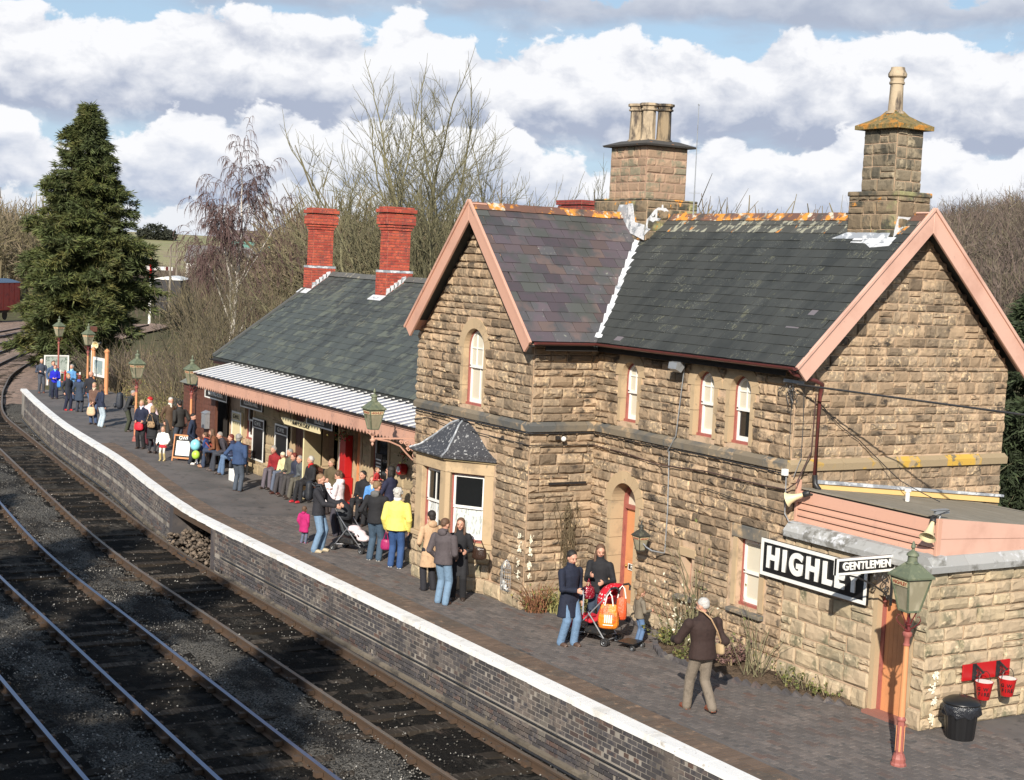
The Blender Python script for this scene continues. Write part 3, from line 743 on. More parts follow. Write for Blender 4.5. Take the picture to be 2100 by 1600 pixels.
def sash_window(parent, O, U, N, op, deep=.10, bars='arch', lower='blind', upper='glass', sill=True, name='window', panes=(1, 1)):
    """box sash: red-brown outer frame, white sashes, glass, what is seen behind the glass"""
    O, U, N = Vector(O), Vector(U), Vector(N); P = lambda u, z, d=0.: O+U*u+Vector((0, 0, z))+N*d
    u0, u1, z0, z1 = op.u0, op.u1, op.z0, op.z1; R = (u1-u0)/2; c_ = (u0+u1)/2
    w = MB(); fw_ = .035
    if op.arch:
        sp = z1-R
        o_ = arch_pts(c_, R-.001, sp, z0); i_ = arch_pts(c_, R-fw_, sp, z0+fw_)
        w.ring([P(u, z, -deep) for u, z in o_], [P(u, z, -deep) for u, z in i_], -N*.09)
    else:
        for a, b, c2, d2 in ((u0, u0+fw_, z0, z1), (u1-fw_, u1, z0, z1), (u0+fw_, u1-fw_, z1-fw_, z1)):
            w.prism([P(a, c2, -deep), P(b, c2, -deep), P(b, d2, -deep), P(a, d2, -deep)], -N*.09)
    w.prism([P(u0, z0-.03, -deep+.03), P(u1, z0-.03, -deep+.03), P(u1, z0+.045, -deep+.03), P(u0, z0+.045, -deep+.03)], -N*.12)
    wo = w.build(name, m_rose, parent)
    s_ = MB(); a, b = u0+fw_, u1-fw_; sw = .055; zm = (z0+z1)/2-.0
    Ri = R-fw_
    def bar(a_, b_, c2, d2, dd=0., th=.035): s_.prism([P(a_, c2, -deep-.012-dd), P(b_, c2, -deep-.012-dd), P(b_, d2, -deep-.012-dd), P(a_, d2, -deep-.012-dd)], -N*th)
    if op.arch:
        s_.ring([P(u, z, -deep-.012) for u, z in arch_pts(c_, Ri-.001, z1-R, zm)], [P(u, z, -deep-.012) for u, z in arch_pts(c_, Ri-.04, z1-R, zm)], -N*.035)
    else:
        bar(a, a+.04, zm, z1-fw_); bar(b-.04, b, zm, z1-fw_); bar(a+.04, b-.04, z1-fw_-.045, z1-fw_)
    bar(a, b, zm-.025, zm+.025)
    bar(a, a+.04, z0+.045, zm-.025, .03); bar(b-.04, b, z0+.045, zm-.025, .03); bar(a+.04, b-.04, z0+.045, z0+.045+.075, .03)
    if bars == 'arch':
        for k in range(1, panes[0]+1):
            u = a+(b-a)*k/(panes[0]+1); top = z1-R+sqrt(max((Ri-.04)**2-(u-c_)**2, 0)); bar(u-.009, u+.009, zm+.025, top, .005, .02)
        bar(a+.04, b-.04, z1-R-.012, z1-R+.012, .006, .02)
    for k in range(1, panes[1]): 
        u = a+(b-a)*k/panes[1]; bar(u-.009, u+.009, z0+.12, zm-.025, .035, .02)
        if bars == 'rect': bar(u-.009, u+.009, zm+.025, z1-fw_-.045, .005, .02)
    s_.build('sash', m_white, wo)
    ins = {'glass': None, 'blind': m_blind, 'net': m_net}
    g = MB(); zt = z1-.02
    if op.arch: g.prism([P(u, z, -deep-.035) for u, z in arch_pts(c_, Ri-.005, z1-R, zm)], -N*.006)
    else: g.prism([P(a, zm, -deep-.035), P(b, zm, -deep-.035), P(b, z1-fw_, -deep-.035), P(a, z1-fw_, -deep-.035)], -N*.006)
    g.build('pane', m_glass if upper == 'glass' else ins[upper], wo)
    g = MB(); g.prism([P(a, z0+.05, -deep-.065), P(b, z0+.05, -deep-.065), P(b, zm, -deep-.065), P(a, zm, -deep-.065)], -N*.006)
    g.build('pane', m_glass if lower == 'glass' else ins[lower], wo)
    return wo

# ================================================================== the two-storey station house
XB, XC, XD, YC = -5.44, -5.44, -9.91, -1.42       # inner corner, projecting bay right and left, bay front
ZE, ZR, YR, ZS = 4.93, 7.37, 2.39, 3.28
PX = (1, 0, 0); PY = (0, 1, 0); NY = (0, -1, 0); NX = (1, 0, 0)
house = thing('station_house', 'two-storey sandstone station house with steep slate roofs and a gabled bay facing the platform', 'station building', (-2.7, 2.4, 0))
win1 = Opening(-4.64, -4.14, 3.55, 4.64, True, .2); win2 = Opening(-2.50, -1.97, 3.55, 4.67, True, .2); win3 = Opening(-1.56, -1.03, 3.54, 4.67, True, .2)
door = Opening(-4.76, -4.0, .02, 2.44, True, .22); low = Opening(-1.14, -.56, .92, 2.03, False, .12); slit = Opening(-2.52, -2.33, .82, 1.45, False, .04)
bigw = Opening(-8.0, -7.22, 3.53, 5.03, True, .2)
bayo = Opening(-9.12, -6.88, .0, 2.66, False, 0.)
sheet = MB()
OF = (0, 0, 0)
wall_sheet(sheet, OF, PX, NY, XB, 0, 0, 4.93, [win1, win2, win3, door, low, slit])
OB = (0, YC, 0)
wall_sheet(sheet, OB, PX, NY, XD, XC, 0, 5.07, [bigw]); sheet.prism([(XD+.16, YC, 5.07), (XC-.16, YC, 5.07), (-7.45, YC, 7.3)], (0, .3, 0))
wall_sheet(sheet, (XC, 0, 0), PY, NX, YC+.3, 0, 0, 4.93)
wall_sheet(sheet, (0, 0, 0), PY, NX, .3, 4.78, 0, 4.93, top=[(0, 4.93), (4.78, 4.93), (2.39, 7.3)])
wall_sheet(sheet, (XD, 0, 0), PY, (-1, 0, 0), YC+.3, 4.5, 0, 4.93)
sheet.box(XD+.3, -.3, 4.5, 4.78, 0, 4.93)
sheet.build('wall', m_mortar, house)
gl = lambda z: (-7.45-(7.3-z)*(2.235/2.4), -7.45+(7.3-z)*(2.235/2.4))
gr = lambda z: (2.39-(7.3-z)*(2.39/2.37), 2.39+(7.3-z)*(2.39/2.37))
pl = []
sk = [(ZS, ZS+.17)]
fops = [win1, win2, win3, door, Opening(-1.14, -.56, .78, 2.24, False, .2), Opening(-2.62, -2.25, .70, 1.60, False, .0)]
pl += masonry(OF, PX, NY, XB, -.0, .3, ZS, fops, depth=.05, seed=1)
pl += masonry(OF, PX, NY, XB, -.0, ZS+.17, 4.9, fops, depth=.05, seed=2)
pl += masonry(OB, PX, NY, XD, XC, .3, ZS, [Opening(-9.2, -6.55, 0, 2.62, False, 0), Opening(-8.9, -6.9, 2.6, 2.95), Opening(-8.4, -7.4, 2.95, 3.2)], depth=.05, seed=3)
pl += masonry(OB, PX, NY, XD, XC, ZS+.17, 4.93, [bigw], depth=.05, seed=4, hmax=.22)
pl += masonry(OB, PX, NY, XD, XC, 4.93, 7.28, [bigw], clip=gl, depth=.05, seed=5, hmax=.19, wmax=.4)
pl += masonry((XC, 0, 0), PY, NX, YC, 0, .3, ZS, depth=.055, seed=6, wmin=.25, wmax=.6)
pl += masonry((XC, 0, 0), PY, NX, YC, 0, ZS+.17, 4.93, depth=.055, seed=7, wmin=.25, wmax=.55)
pl += masonry((0, 0, 0), PY, NX, 0, 4.78, 2.5, ZS, depth=.035, seed=8, snecked=.3)
pl += masonry((0, 0, 0), PY, NX, 0, 4.78, ZS+.2, 4.93, depth=.035, seed=9, snecked=.3)
pl += masonry((0, 0, 0), PY, NX, 0, 4.78, 4.93, 7.25, clip=gr, depth=.035, seed=10, snecked=.3)
scatter(house, 'stone', ST, m_stone, pl)
# plinth courses: paler, larger blocks standing a little proud
pl = masonry((0, -.06, 0), PX, NY, XB+.1, 0, 0, .3, [door, Opening(-2.3, -1.5, -1, 0)], depth=.05, seed=11, hmin=.28, wmin=.4, wmax=.8, snecked=0)
pl += masonry((0, YC-.08, 0), PX, NY, XD-.05, XC+.08, 0, .3, [Opening(-9.0, -6.7, 0, 1, False, 0)], depth=.06, seed=12, hmin=.28, wmin=.4, wmax=.8, snecked=0)
pl += masonry((XC+.08, 0, 0), PY, NX, YC-.06, 0, 0, .3, depth=.05, seed=13, hmin=.28, wmin=.4, wmax=.8, snecked=0)
scatter(house, 'plinth_stone', ST, m_stone_pale, pl)
sheet = MB(); sheet.box(XB, 0, -.062, 0, -.05, .29); sheet.box(XD, XC+.08, YC-.082, YC, -.05, .29); sheet.box(XC, XC+.082, YC, 0, -.05, .29)
sheet.build('plinth_core', m_mortar, house)
# string course in short lengths
def string(O, U, N, u0, u1, mat, seed):
    rs = random.Random(seed); u = u0
    O, U, N = Vector(O), Vector(U), Vector(N)
    while u < u1-.01:
        w = min(rs.uniform(.5, .85), u1-u)
        if u1-u-w < .2: w = u1-u
        a, b = u+.004, u+w-.004; q = lambda x, d, z: O+U*x+N*d+Vector((0, 0, z))
        mb = MB(); mb.prism([q(a, 0, ZS), q(a, .075, ZS), q(a, .085, ZS+.11), q(a, .0, ZS+.175)], U*(b-a))
        mb.build('string_course', mat, house, kind=None); u += w
string(OF, PX, NY, XB+.09, 0, m_string, 1); string(OB, PX, NY, XD, XC+.0, m_string, 2)
string((XC, 0, 0), PY, NX, YC-.08, -.0, m_string, 3); string((0, 0, 0), PY, NX, -.08, 4.86, m_string_y, 4)
for o in (win1, win2, win3, door): arch_surround(house, OF, PX, NY, o, deep=.24 if o is not door else .3)
arch_surround(house, OB, PX, NY, bigw)
w_ = sash_window(house, OF, PX, NY, win1, lower='blind', upper='blind'); w_['label'] = 'narrow arched window over the arched door'
w_ = sash_window(house, OF, PX, NY, win2, lower='blind', upper='blind')
w_ = sash_window(house, OF, PX, NY, win3, lower='glass', upper='blind'); w_['label'] = 'narrow arched window with its lower pane dark'
w_ = sash_window(house, OB, PX, NY, bigw, lower='blind', upper='blind', panes=(2, 2)); w_['label'] = 'tall arched window in the gabled bay'
w_ = sash_window(house, OF, PX, NY, low, lower='blind', upper='blind', bars=''); w_['label'] = 'ground floor sash window behind the station nameboard'
# lintel and sill of the square windows
MB().box(-1.28, -.40, -.045, .2, 2.035, 2.25).build('lintel', m_string, house, bevel=.01)
MB().prism([(-1.26, -.11, .80), (-1.26, -.11, .86), (-1.26, .15, .905), (-1.26, .15, .76)], (.84, 0, 0)).build('window_sill', m_string, house, bevel=.01)
MB().box(-1.24, -1.142, -.03, .24, .91, 2.033).box(-.558, -.44, -.03, .24, .91, 2.033).build('jamb_stone', m_ash, house)
MB().box(-2.68, -2.2, -.04, .2, 1.455, 1.61).build('lintel', m_ash, house, bevel=.01)
MB().prism([(-2.66, -.13, .72), (-2.66, -.13, .76), (-2.66, .1, .815), (-2.66, .1, .7)], (.46, 0, 0)).build('window_sill', m_string, house)
sl_ = MB().box(-2.52, -2.33, .14, .2, .82, 1.45).build('window', m_rose, house); sl_['label'] = 'tiny slit window in a dusky red frame'
MB().box(-2.5, -2.35, .134, .139, .85, 1.42).build('pane', m_lead, sl_)
# arched door: maroon frame, terracotta panelled leaf, plain fanlight
dw = MB(); R = .38; c_ = -4.38; sp = 2.06
P = lambda u, z, d: Vector((u, -d, z))
dw.ring([P(u, z, -.26) for u, z in arch_pts(c_, R-.002, sp, .02)], [P(u, z, -.26) for u, z in arch_pts(c_, R-.06, sp, .02)], (0, .09, 0))
dw.box(-4.70, -4.06, .25, .35, 1.93, 2.0)
do = dw.build('door', m_rose, house)
lf = MB().box(-4.698, -4.062, .315, .35, .03, 1.93)
for z0_, z1_ in ((.12, .74), (.98, 1.82)):
    for a in (-4.66, -4.35): lf.box(a, a+.26, .306, .3152, z0_, z1_); lf.box(a+.04, a+.22, .30, .3062, z0_+.04, z1_-.04)
lf.build('door_leaf', m_orange, do)
MB().prism([P(u, z, -.33) for u, z in arch_pts(c_, R-.062, sp, 2.0)], (0, .01, 0)).build('fanlight', m_blind, do)
MB().sphere((-4.62, .29, .86), .028).build('handle', M('brass', (.5, .33, .1), .35, metal=.8), do, smooth=True)
sg = MB().box(-4.56, -4.12, .292, .3, .80, .92).build('door_sign', m_black, do)
sg['label'] = 'small white on black lettered plate across the door'
sb = MB()
for a, b, c2, d2 in ((-4.56, -4.12, .905, .92), (-4.56, -4.12, .80, .815), (-4.56, -4.545, .815, .905)): sb.box(a, b, .289, .292, c2, d2)
sb.box(-4.135, -4.12, .289, .292, .815, .905)
sb.build('sign_border', m_white, do)
lettering('letters', 'PRIVATE', m_white, do, tframe((-4.34, .2895, .86), PX, (0, 0, 1)), .075, .003, .002)

# ---- bay window
m_bay = m_ash
bay = MB()
BYF = YC-.58; bq = [(-9.07, YC), (-8.72, BYF), (-7.5, BYF), (-6.66, YC)]
def canted(z0_, z1_, grow, mat, name, bev=.0, kids=None):
    g = grow; pts_ = [(-9.07-g, YC-.001), (-8.72-g*.5, BYF-g), (-7.5+g*.5, BYF-g), (-6.66+g, YC-.001)]
    return MB().prism([(x, y, z0_) for x, y in pts_], (0, 0, z1_-z0_)).build(name, mat, house, bevel=bev)
canted(0, .92, -.02, m_mortar, 'bay_base')
pl = []
for k in range(3):
    a, b = Vector((*bq[k], 0)), Vector((*bq[k+1], 0)); U_ = (b-a).normalized(); N_ = Vector((U_.y, -U_.x, 0))
    pl += masonry(a, U_, N_, 0, (b-a).length, 0, .86, depth=.05, seed=20+k, hmin=.24, hmax=.3, wmin=.3, wmax=.62, snecked=0)
scatter(house, 'plinth_stone', ST, m_stone_pale, pl)
canted(.862, .955, .06, m_ash, 'bay_sill', .01)
canted(2.27, 2.50, .012, m_ash, 'bay_lintel', .006)
canted(2.502, 2.575, .075, M('bay_cornice', (.42, .32, .18), .9, [(3, (.3, .25, .14), .5, .7)], bump=(30, .3, .005)), 'cornice', .012)
po = MB()
bays = []
for k in range(3):
    a, b = Vector((*bq[k], 0)), Vector((*bq[k+1], 0)); U_ = (b-a).normalized(); N_ = Vector((U_.y, -U_.x, 0)); L = (b-a).length
    m1, m2 = (.27, .22) if k == 1 else (.12, .14)
    if k == 2: m1, m2 = .10, .20
    for e0, e1 in ((0, m1), (L-m2, L)):
        q = [a+U_*e0, a+U_*e1, a+U_*e1-N_*.2, a+U_*e0-N_*.2]
        po.prism([(v.x, v.y, .956) for v in q], (0, 0, 1.313))
    op = Opening(m1, L-m2, .958, 2.268, False)
    w_ = sash_window(house, a, U_, N_, op, deep=.10, bars='rect' if k == 1 else '', lower='net', upper='glass', panes=(1, 2) if k == 1 else (1, 1))
    w_['label'] = ('narrow left light of the bay window', 'front light of the bay window', 'right canted light of the bay window with a net curtain')[k]
po.build('mullion', m_ash, house, bevel=.008)
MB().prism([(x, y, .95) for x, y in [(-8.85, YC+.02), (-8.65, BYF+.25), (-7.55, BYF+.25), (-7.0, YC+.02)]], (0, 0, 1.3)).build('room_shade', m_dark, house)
# lead-covered hipped roof over the bay
rf = MB(); E_ = [(-9.22, YC), (-8.80, BYF-.13), (-7.44, BYF-.13), (-6.50, YC)]; ap = (-7.88, YC-.0, 3.245); mid = []
Zb = 2.58
def curve_pt(e, t):    # swept slightly hollow
    return (e[0]+(ap[0]-e[0])*t, e[1]+(ap[1]-e[1])*t, Zb+(ap[2]-Zb)*(t-.085*sin(2*pi*t)))
lv = [[curve_pt(e, t_) for e in E_] for t_ in (0, .15, .35, .6, .85, .99)]
vs = [(e[0], e[1], Zb-.03) for e in E_]+[p for L in lv for p in L]; fs = []
for i in range(6):
    for k in range(3): fs.append((i*4+k, i*4+k+1, (i+1)*4+k+1, (i+1)*4+k))
fs += [(3, 2, 1, 0)]; rf.add(vs, fs)
br = rf.build('bay_roof', m_lead_roof, house)
for e in E_[1:3]: MB().tube([Vector(curve_pt(e, t_))+Vector((0, 0, .012)) for t_ in (0, .2, .45, .75, .97)], .018, 6).build('roll', m_lead, br)

# ---- roofs
def slate_protos(th=.014):
    out = []
    for k in range(5):
        e = [random.uniform(-.018, .018) for _ in range(4)]
        out.append(MB().add([(-.495, -.12+e[0]*.5, 0), (.495, -.12+e[1]*.5, 0), (.495, 1, 0), (-.495, 1, 0), (-.49, -.12+e[0]*.5, 1), (.49, -.12+e[1]*.5, 1), (.49, 1, .25), (-.49, 1, .25)],
                   [(4, 5, 6, 7), (0, 1, 5, 4), (1, 2, 6, 5), (3, 0, 4, 7)]))
    return out
SL = slate_protos()
def slope(p_eave0, along_v, up_v, L, H, sw, sh, clip=None, lift=.012):
    """places slates on a slope: courses from the eaves up; clip(u, v) -> keep"""
    A, U_, V_ = Vector(p_eave0), Vector(along_v).normalized(), Vector(up_v).normalized(); N_ = U_.cross(V_)
    if N_.z < 0: N_ = -N_
    out = []; nrow = int(round(H/sh)); sh = H/nrow
    for j in range(nrow):
        u = (sw/2 if j % 2 else 0)+random.uniform(-.02, .02)
        while u < L+sw/2:
            if clip is None or clip(u, j*sh+sh/2):
                uu = min(max(u, sw*.25), L-sw*.25); w = sw if uu == u else sw*.5
                out.append(frame(A+U_*uu+V_*(j*sh)+N_*(lift*.3), U_, V_, N_, w*.988, sh*1.06, lift*random.uniform(.8, 1.7)))
            u += sw
    return out, N_
EY = -.30; s45 = (YR-EY); rise = ZR-4.96
upm = Vector((0, s45, rise)); Hm = upm.length
cwx = -5.08                       # cross wing eaves (right side)
upc = Vector((-7.45-cwx, 0, ZR-4.96)); Hc = upc.length
YG = YC-.36                       # front edge of the gable overhang
# valley: where main slope (rise with y) meets the cross-wing slope (rise with -x)
def main_keep(u, v):
    x = .34-u; y = EY+s45*v/Hm; zz = 4.96+rise*v/Hm
    xc = cwx-(zz-4.96)/(ZR-4.96)*(cwx+7.45)
    return x > xc+.02
def wing_keep(u, v):
    y = YG+u; t_ = v/Hc; zz = 4.96+rise*t_
    ym = EY+(zz-4.96)/rise*s45
    return y < ym-.02
def clip_poly(pts_): return pts_
core = MB()
core.prism([(.33, EY, 4.95), (.33, YR, 7.35), (.33, 5.08, 4.95), (.33, 5.08, 4.86), (.33, YR, 7.26), (.33, EY, 4.86)], (-5.9, 0, 0))
core.prism([(cwx, YG+.01, 4.95), (-7.45, YG+.01, 7.35), (-9.82, YG+.01, 4.95), (-9.82, YG+.01, 4.86), (-7.45, YG+.01, 7.26), (cwx, YG+.01, 4.86)], (0, 6.2, 0))
core.prism([(-5.3, EY+.05, 4.95), (-5.3, YR, 7.35), (-5.3, 5.08, 4.95)], (-3.5, 0, 0))
core.build('roof_deck', m_slate, house)
pa, _ = slope((.34, EY-.02, 4.965), (-1, 0, 0), upm, 8.2, Hm, .30, .215, main_keep)
pb, _ = slope((cwx+.02, YG, 4.965), (0, 1, 0), upc, 4.2, Hc, .37, .235, wing_keep)
pc = [m_ for m_ in pa if m_.translation.z > 6.98]; pd = [m_ for m_ in pa if m_.translation.z <= 6.98]
scatter(house, 'slate', SL, m_slate_p, pb, 170); scatter(house, 'slate', SL, m_slate, pd, 100); scatter(house, 'slate', SL, m_lich, pc, 30)
for (x, z, a_) in ((-.25, 5.72, 0), (-.48, 5.5, 0), (-4.55, 5.02, 0)):     # paler replacement slates
    y = EY+(z-4.96)/rise*s45; U_ = Vector((-1, 0, 0)); V_ = upm.normalized(); N_ = -U_.cross(V_)
    N_ = N_ if N_.z > 0 else -N_
    m2 = bpy.data.objects.new('slate', SL[0].mesh('slate', M('new_grey_slate', (.16, .14, .15), .5, bump=(20, .2, .003)))); link(m2, house)
    M_ = frame(Vector((x, y, z))+N_*.018, U_, V_, N_, .3, .235, .014); M_.translation -= wl(house); m2.matrix_local = M_; m2['label'] = 'pale newer slate patched into the dark slope'
# ridge tiles
def ridge(parent, a, b, mat, step=.33, name='ridge_tile', r=.11):
    a, b = Vector(a), Vector(b); d = (b-a).normalized(); n = int((b-a).length/step); s_ = d.cross(Vector((0, 0, 1)))
    for k in range(n):
        p = a+d*(k*(b-a).length/n); q = a+d*((k+1)*(b-a).length/n-.006); dz = random.uniform(-.008, .008)
        o_ = [s_*x+Vector((0, 0, z+dz)) for x, z in ((-r*1.15, -r*.95), (-r*.3, 0), (0, .035), (r*.3, 0), (r*1.15, -r*.95), (0, -r*.3))]
        MB().prism([p+v for v in o_], q-p).build(name, mat, parent)
ridge(house, (.30, YR, 7.42), (-6.6, YR, 7.42), m_ridge); ridge(house, (-7.45, YG+.05, 7.42), (-7.45, 2.1, 7.42), m_ridge)
# valley flashing, ragged white lead
vb = []
for k in range(15):
    t_ = k/14*.93+.02; zz = 4.96+rise*t_; x = cwx-(zz-4.96)/(ZR-4.96)*(cwx+7.45); y = EY+(zz-4.96)/rise*s45
    w1, w2 = .075+random.random()*.035, .085+random.random()*.035
    vb.append(((x-w1*.3, y-w1*1.2, zz+.045), (x+w2*1.2, y+w2*.3, zz+.045)))
mb = MB()
for (a, b), (c2, d2) in zip(vb, vb[1:]):
    mid1 = tuple((Vector(a)+Vector(b))/2-Vector((0, 0, .02))); mid2 = tuple((Vector(c2)+Vector(d2))/2-Vector((0, 0, .02)))
    mb.add([a, mid1, mid2, c2], [(0, 1, 2, 3)]); mb.add([mid1, b, d2, mid2], [(0, 1, 2, 3)])
mb.build('valley_flashing', m_white_lead, house)
# bargeboards: wide salmon boards with a thin capping, soffit and the return
def barge(O, across, out, half, z0_, z1_, mat, wdt=.27, th=.05, deep_=.34, sides=(1, -1)):
    """O: point on the wall plane under the ridge (z=0), across: unit, out: unit outward; half: half span at z0"""
    O, A, Nn = Vector(O), Vector(across), Vector(out)
    for sgn in sides:
        foot = O+A*(half*sgn)+Vector((0, 0, z0_)); top = O+Vector((0, 0, z1_)); d = (top-foot).normalized(); dn = Vector((0, 0, -1)); dn = (dn-d*dn.dot(d)).normalized()
        k = 1/max(abs(d.dot(A*sgn)), .1)
        vert = Vector((0, 0, -wdt*sqrt(1+((z1_-z0_)/half)**2)*.95))
        q = [foot+Nn*deep_, top+Nn*deep_, top+vert+Nn*deep_, foot+dn*wdt+d*wdt*.0+Nn*deep_]
        MB().prism(q, -Nn*th).build('bargeboard', mat, house, bevel=.006)
        c1 = [foot-d*.02-dn*.035+Nn*(deep_+.03), top-dn*.035+Nn*(deep_+.03), top+dn*.02+Nn*(deep_+.03), foot-d*.02+dn*.02+Nn*(deep_+.03)]
        MB().prism(c1, -Nn*(.05)).build('barge_capping', mat, house, bevel=.004)
        s1 = [foot+dn*.06+Nn*(deep_-th), top+dn*.06+Nn*(deep_-th), top+dn*.09+Nn*(deep_-th), foot+dn*.09+Nn*(deep_-th)]
        MB().prism(s1, -Nn*(deep_-th-.002)).build('soffit', mat, house)
barge((-7.45, YC, 0), PX, NY, 2.42, 4.93, 7.47, m_pink, deep_=.36)
barge((0, YR, 0), PY, NX, 2.70, 4.93, 7.50, m_pinkpale, wdt=.29, deep_=.36)
# gutters and fascias
def gutter(parent, a, b, mat, r=.055):
    a, b = Vector(a), Vector(b); d = (b-a).normalized(); s_ = d.cross(Vector((0, 0, 1))); n = 7
    prof = [(cos(pi+pi*k/n)*r, sin(pi+pi*k/n)*r) for k in range(n+1)]; inn = [(x*.82, y*.82) for x, y in prof]
    MB().ring([a+s_*x+Vector((0, 0, z)) for x, z in prof], [a+s_*x+Vector((0, 0, z)) for x, z in inn], b-a).build('gutter', mat, parent)
gutter(house, (cwx+.07, EY-.06, 4.94), (.36, EY-.06, 4.94), m_maroon); gutter(house, (cwx+.07, EY-.11, 4.94), (cwx+.07, YG+.1, 4.94), m_maroon)
MB().box(XB, .0, EY+.06, EY+.09, 4.78, 4.90).box(cwx-.06, cwx-.03, YG+.4, EY+.05, 4.78, 4.90).build('fascia', m_dark, house)  # coloured near-black: the shadow under the gutter is put into the colour
MB().box(XB-.0, 0, EY+.09, -.055, 4.87, 4.885).box(XC+.056, cwx-.06, YG+.4, EY+.05, 4.87, 4.885).build('soffit', m_dark, house)  # same painted-in eaves shadow
MB().tube([(.24, EY-.06, 4.9), (.24, -.25, 4.82), (.22, .2, 4.72), (.16, .40, 4.66), (.10, .42, 4.5), (.10, .42, 3.2)], .035, 8).build('downpipe', m_maroon, house, smooth=True)
MB().tube([(.10, .42, 3.22), (.12, .42, 3.08), (.22, .42, 3.0)], .042, 8).build('downpipe_shoe', m_iron, house, smooth=True)
# ---- chimneys
def stack(name, x0, x1, y0, y1, z0_, z1_, mat, seed, parent, hmin=.15, hmax=.24, depth=.03, rub=m_mortar):
    c_ = MB().box(x0, x1, y0, y1, z0_, z1_).build(name, rub, parent)
    pl = masonry((0, y0, 0), PX, NY, x0, x1, z0_, z1_, depth=depth, seed=seed, hmin=hmin, hmax=hmax, wmin=.18, wmax=.4, snecked=.1)
    pl += masonry((x1, 0, 0), PY, NX, y0, y1, z0_, z1_, depth=depth, seed=seed+1, hmin=hmin, hmax=hmax, wmin=.18, wmax=.4, snecked=.1)
    pl += masonry((x0, 0, 0), PY, (-1, 0, 0), y0, y1, z0_, z1_, depth=depth, seed=seed+2, hmin=hmin, hmax=hmax, wmin=.18, wmax=.4, snecked=.1)
    scatter(c_, 'stone', ST, mat, pl, 120)
    return c_
m_rubble = M('rubble_chimney_stone', (.36, .245, .165), .95, [(4, (.20, .175, .12), .5, .66)], tone=.22, bump=(16, .5, .02))
# left: squat rubble shaft with three octagonal pots
b1 = stack('chimney', -8.45, -6.62, 1.78, 3.02, 6.9, 7.68, m_stone_dark, 40, house)
b1['label'] = 'broad chimney with three pots where the two roofs meet'
MB().prism([(-8.47, 1.76, 7.68), (-6.6, 1.76, 7.68), (-6.6, 3.04, 7.68), (-8.47, 3.04, 7.68)], (0, 0, .05)).build('weathering', m_stone_dark, b1, bevel=.03)
stack_ = stack('chimney_shaft', -8.12, -6.88, 1.9, 2.9, 7.73, 8.78, m_rubble, 44, house, .12, .2, .02, M('rubble_mortar', (.40, .26, .19), .95, bump=(20, .5, .01)))
mb = MB(); zc_ = 8.78
for g, z in ((.10, 0), (.13, .035), (.02, .11)): pass
mb.add([(-8.24, 1.78, zc_), (-6.76, 1.78, zc_), (-6.76, 3.02, zc_), (-8.24, 3.02, zc_), (-8.26, 1.76, zc_+.035), (-6.74, 1.76, zc_+.035), (-6.74, 3.04, zc_+.035), (-8.26, 3.04, zc_+.035), (-7.98, 2.02, zc_+.13), (-7.02, 2.02, zc_+.13), (-7.02, 2.78, zc_+.13), (-7.98, 2.78, zc_+.13)],
       [(3, 2, 1, 0), (0, 1, 5, 4), (1, 2, 6, 5), (2, 3, 7, 6), (3, 0, 4, 7), (4, 5, 9, 8), (5, 6, 10, 9), (6, 7, 11, 10), (7, 4, 8, 11), (8, 9, 10, 11)])
mb.build('chimney_cap', M('dark_cap_stone', (.065, .06, .055), .9, [(5, (.4, .16, .04), .66, .7)], bump=(20, .5, .02)), house)
m_pot = M('buff_chimney_pot', (.45, .355, .24), .8, [(2.6, (.09, .07, .055), .46, .62, (2, 2, .6)), (5, (.33, .26, .18), .48, .66)], bump=(20, .3, .006))
m_potd = M('sooted_chimney_pot', (.28, .21, .13), .85, [(2.6, (.04, .035, .03), .45, .62, (2, 2, .5))], bump=(20, .3, .006))
potp = [(.135, 0), (.135, .04), (.115, .05), (.105, .60), (.135, .61), (.135, .64), (.115, .65), (.125, .69), (.15, .70), (.15, .745), (.11, .75), (.10, .70)]
for x, y, mt, lb in ((-7.62, 2.14, m_pot, None), (-7.27, 2.18, m_pot, None), (-7.15, 2.48, m_potd, 'soot-blackened chimney pot')):
    o_ = MB().lathe([(r*1.3, z*1.02) for r, z in potp], 8, (x, y, zc_+.11)).build('chimney_pot', mt, house)
    if lb: o_['label'] = lb
# right: tall squared shaft with mossy pyramid cap and a single pot
b2 = stack('chimney', -1.22, -.10, 2.02, 2.74, 6.75, 7.70, m_stone_dark, 50, house, .18, .26)
b2['label'] = 'tall chimney with a single pot beside the right gable'
MB().box(-1.25, -.07, 1.99, 2.77, 7.70, 7.78).build('weathering', m_stone_dark, b2, bevel=.015)
stack('chimney_shaft', -1.02, -.28, 2.09, 2.67, 7.78, 8.80, M('grey_shaft_stone', (.235, .19, .13), .95, [(3, (.085, .075, .055), .45, .62), (6, (.33, .27, .18), .6, .72)], tone=.2, bump=(16, .5, .02)), 54, house, .17, .21)
mb = MB(); g = 8.80
rr = [(-1.15, 1.97, g), (-.17, 1.97, g), (-.17, 2.80, g), (-1.15, 2.80, g)]
lv = [rr, [(x, y, g+.07) for x, y, z in rr]]+[[(-.66+(x+.66)*k, 2.375+(y-2.375)*k, g+h) for x, y, z in rr] for k, h in ((.62, .16), (.36, .24), (.22, .32))]
mb.add([p for L in lv for p in L], [(3, 2, 1, 0)]+[(i*4+k, i*4+(k+1) % 4, (i+1)*4+(k+1) % 4, (i+1)*4+k) for i in range(4) for k in range(4)]+[(16, 17, 18, 19)])
mb.build('chimney_cap', M('mossy_cap', (.21, .15, .055), .95, [(5, (.45, .2, .035), .5, .6), (9, (.09, .09, .04), .5, .66), (16, (.4, .38, .26), .62, .7)], bumps=[(14, .8, .03)]), house)
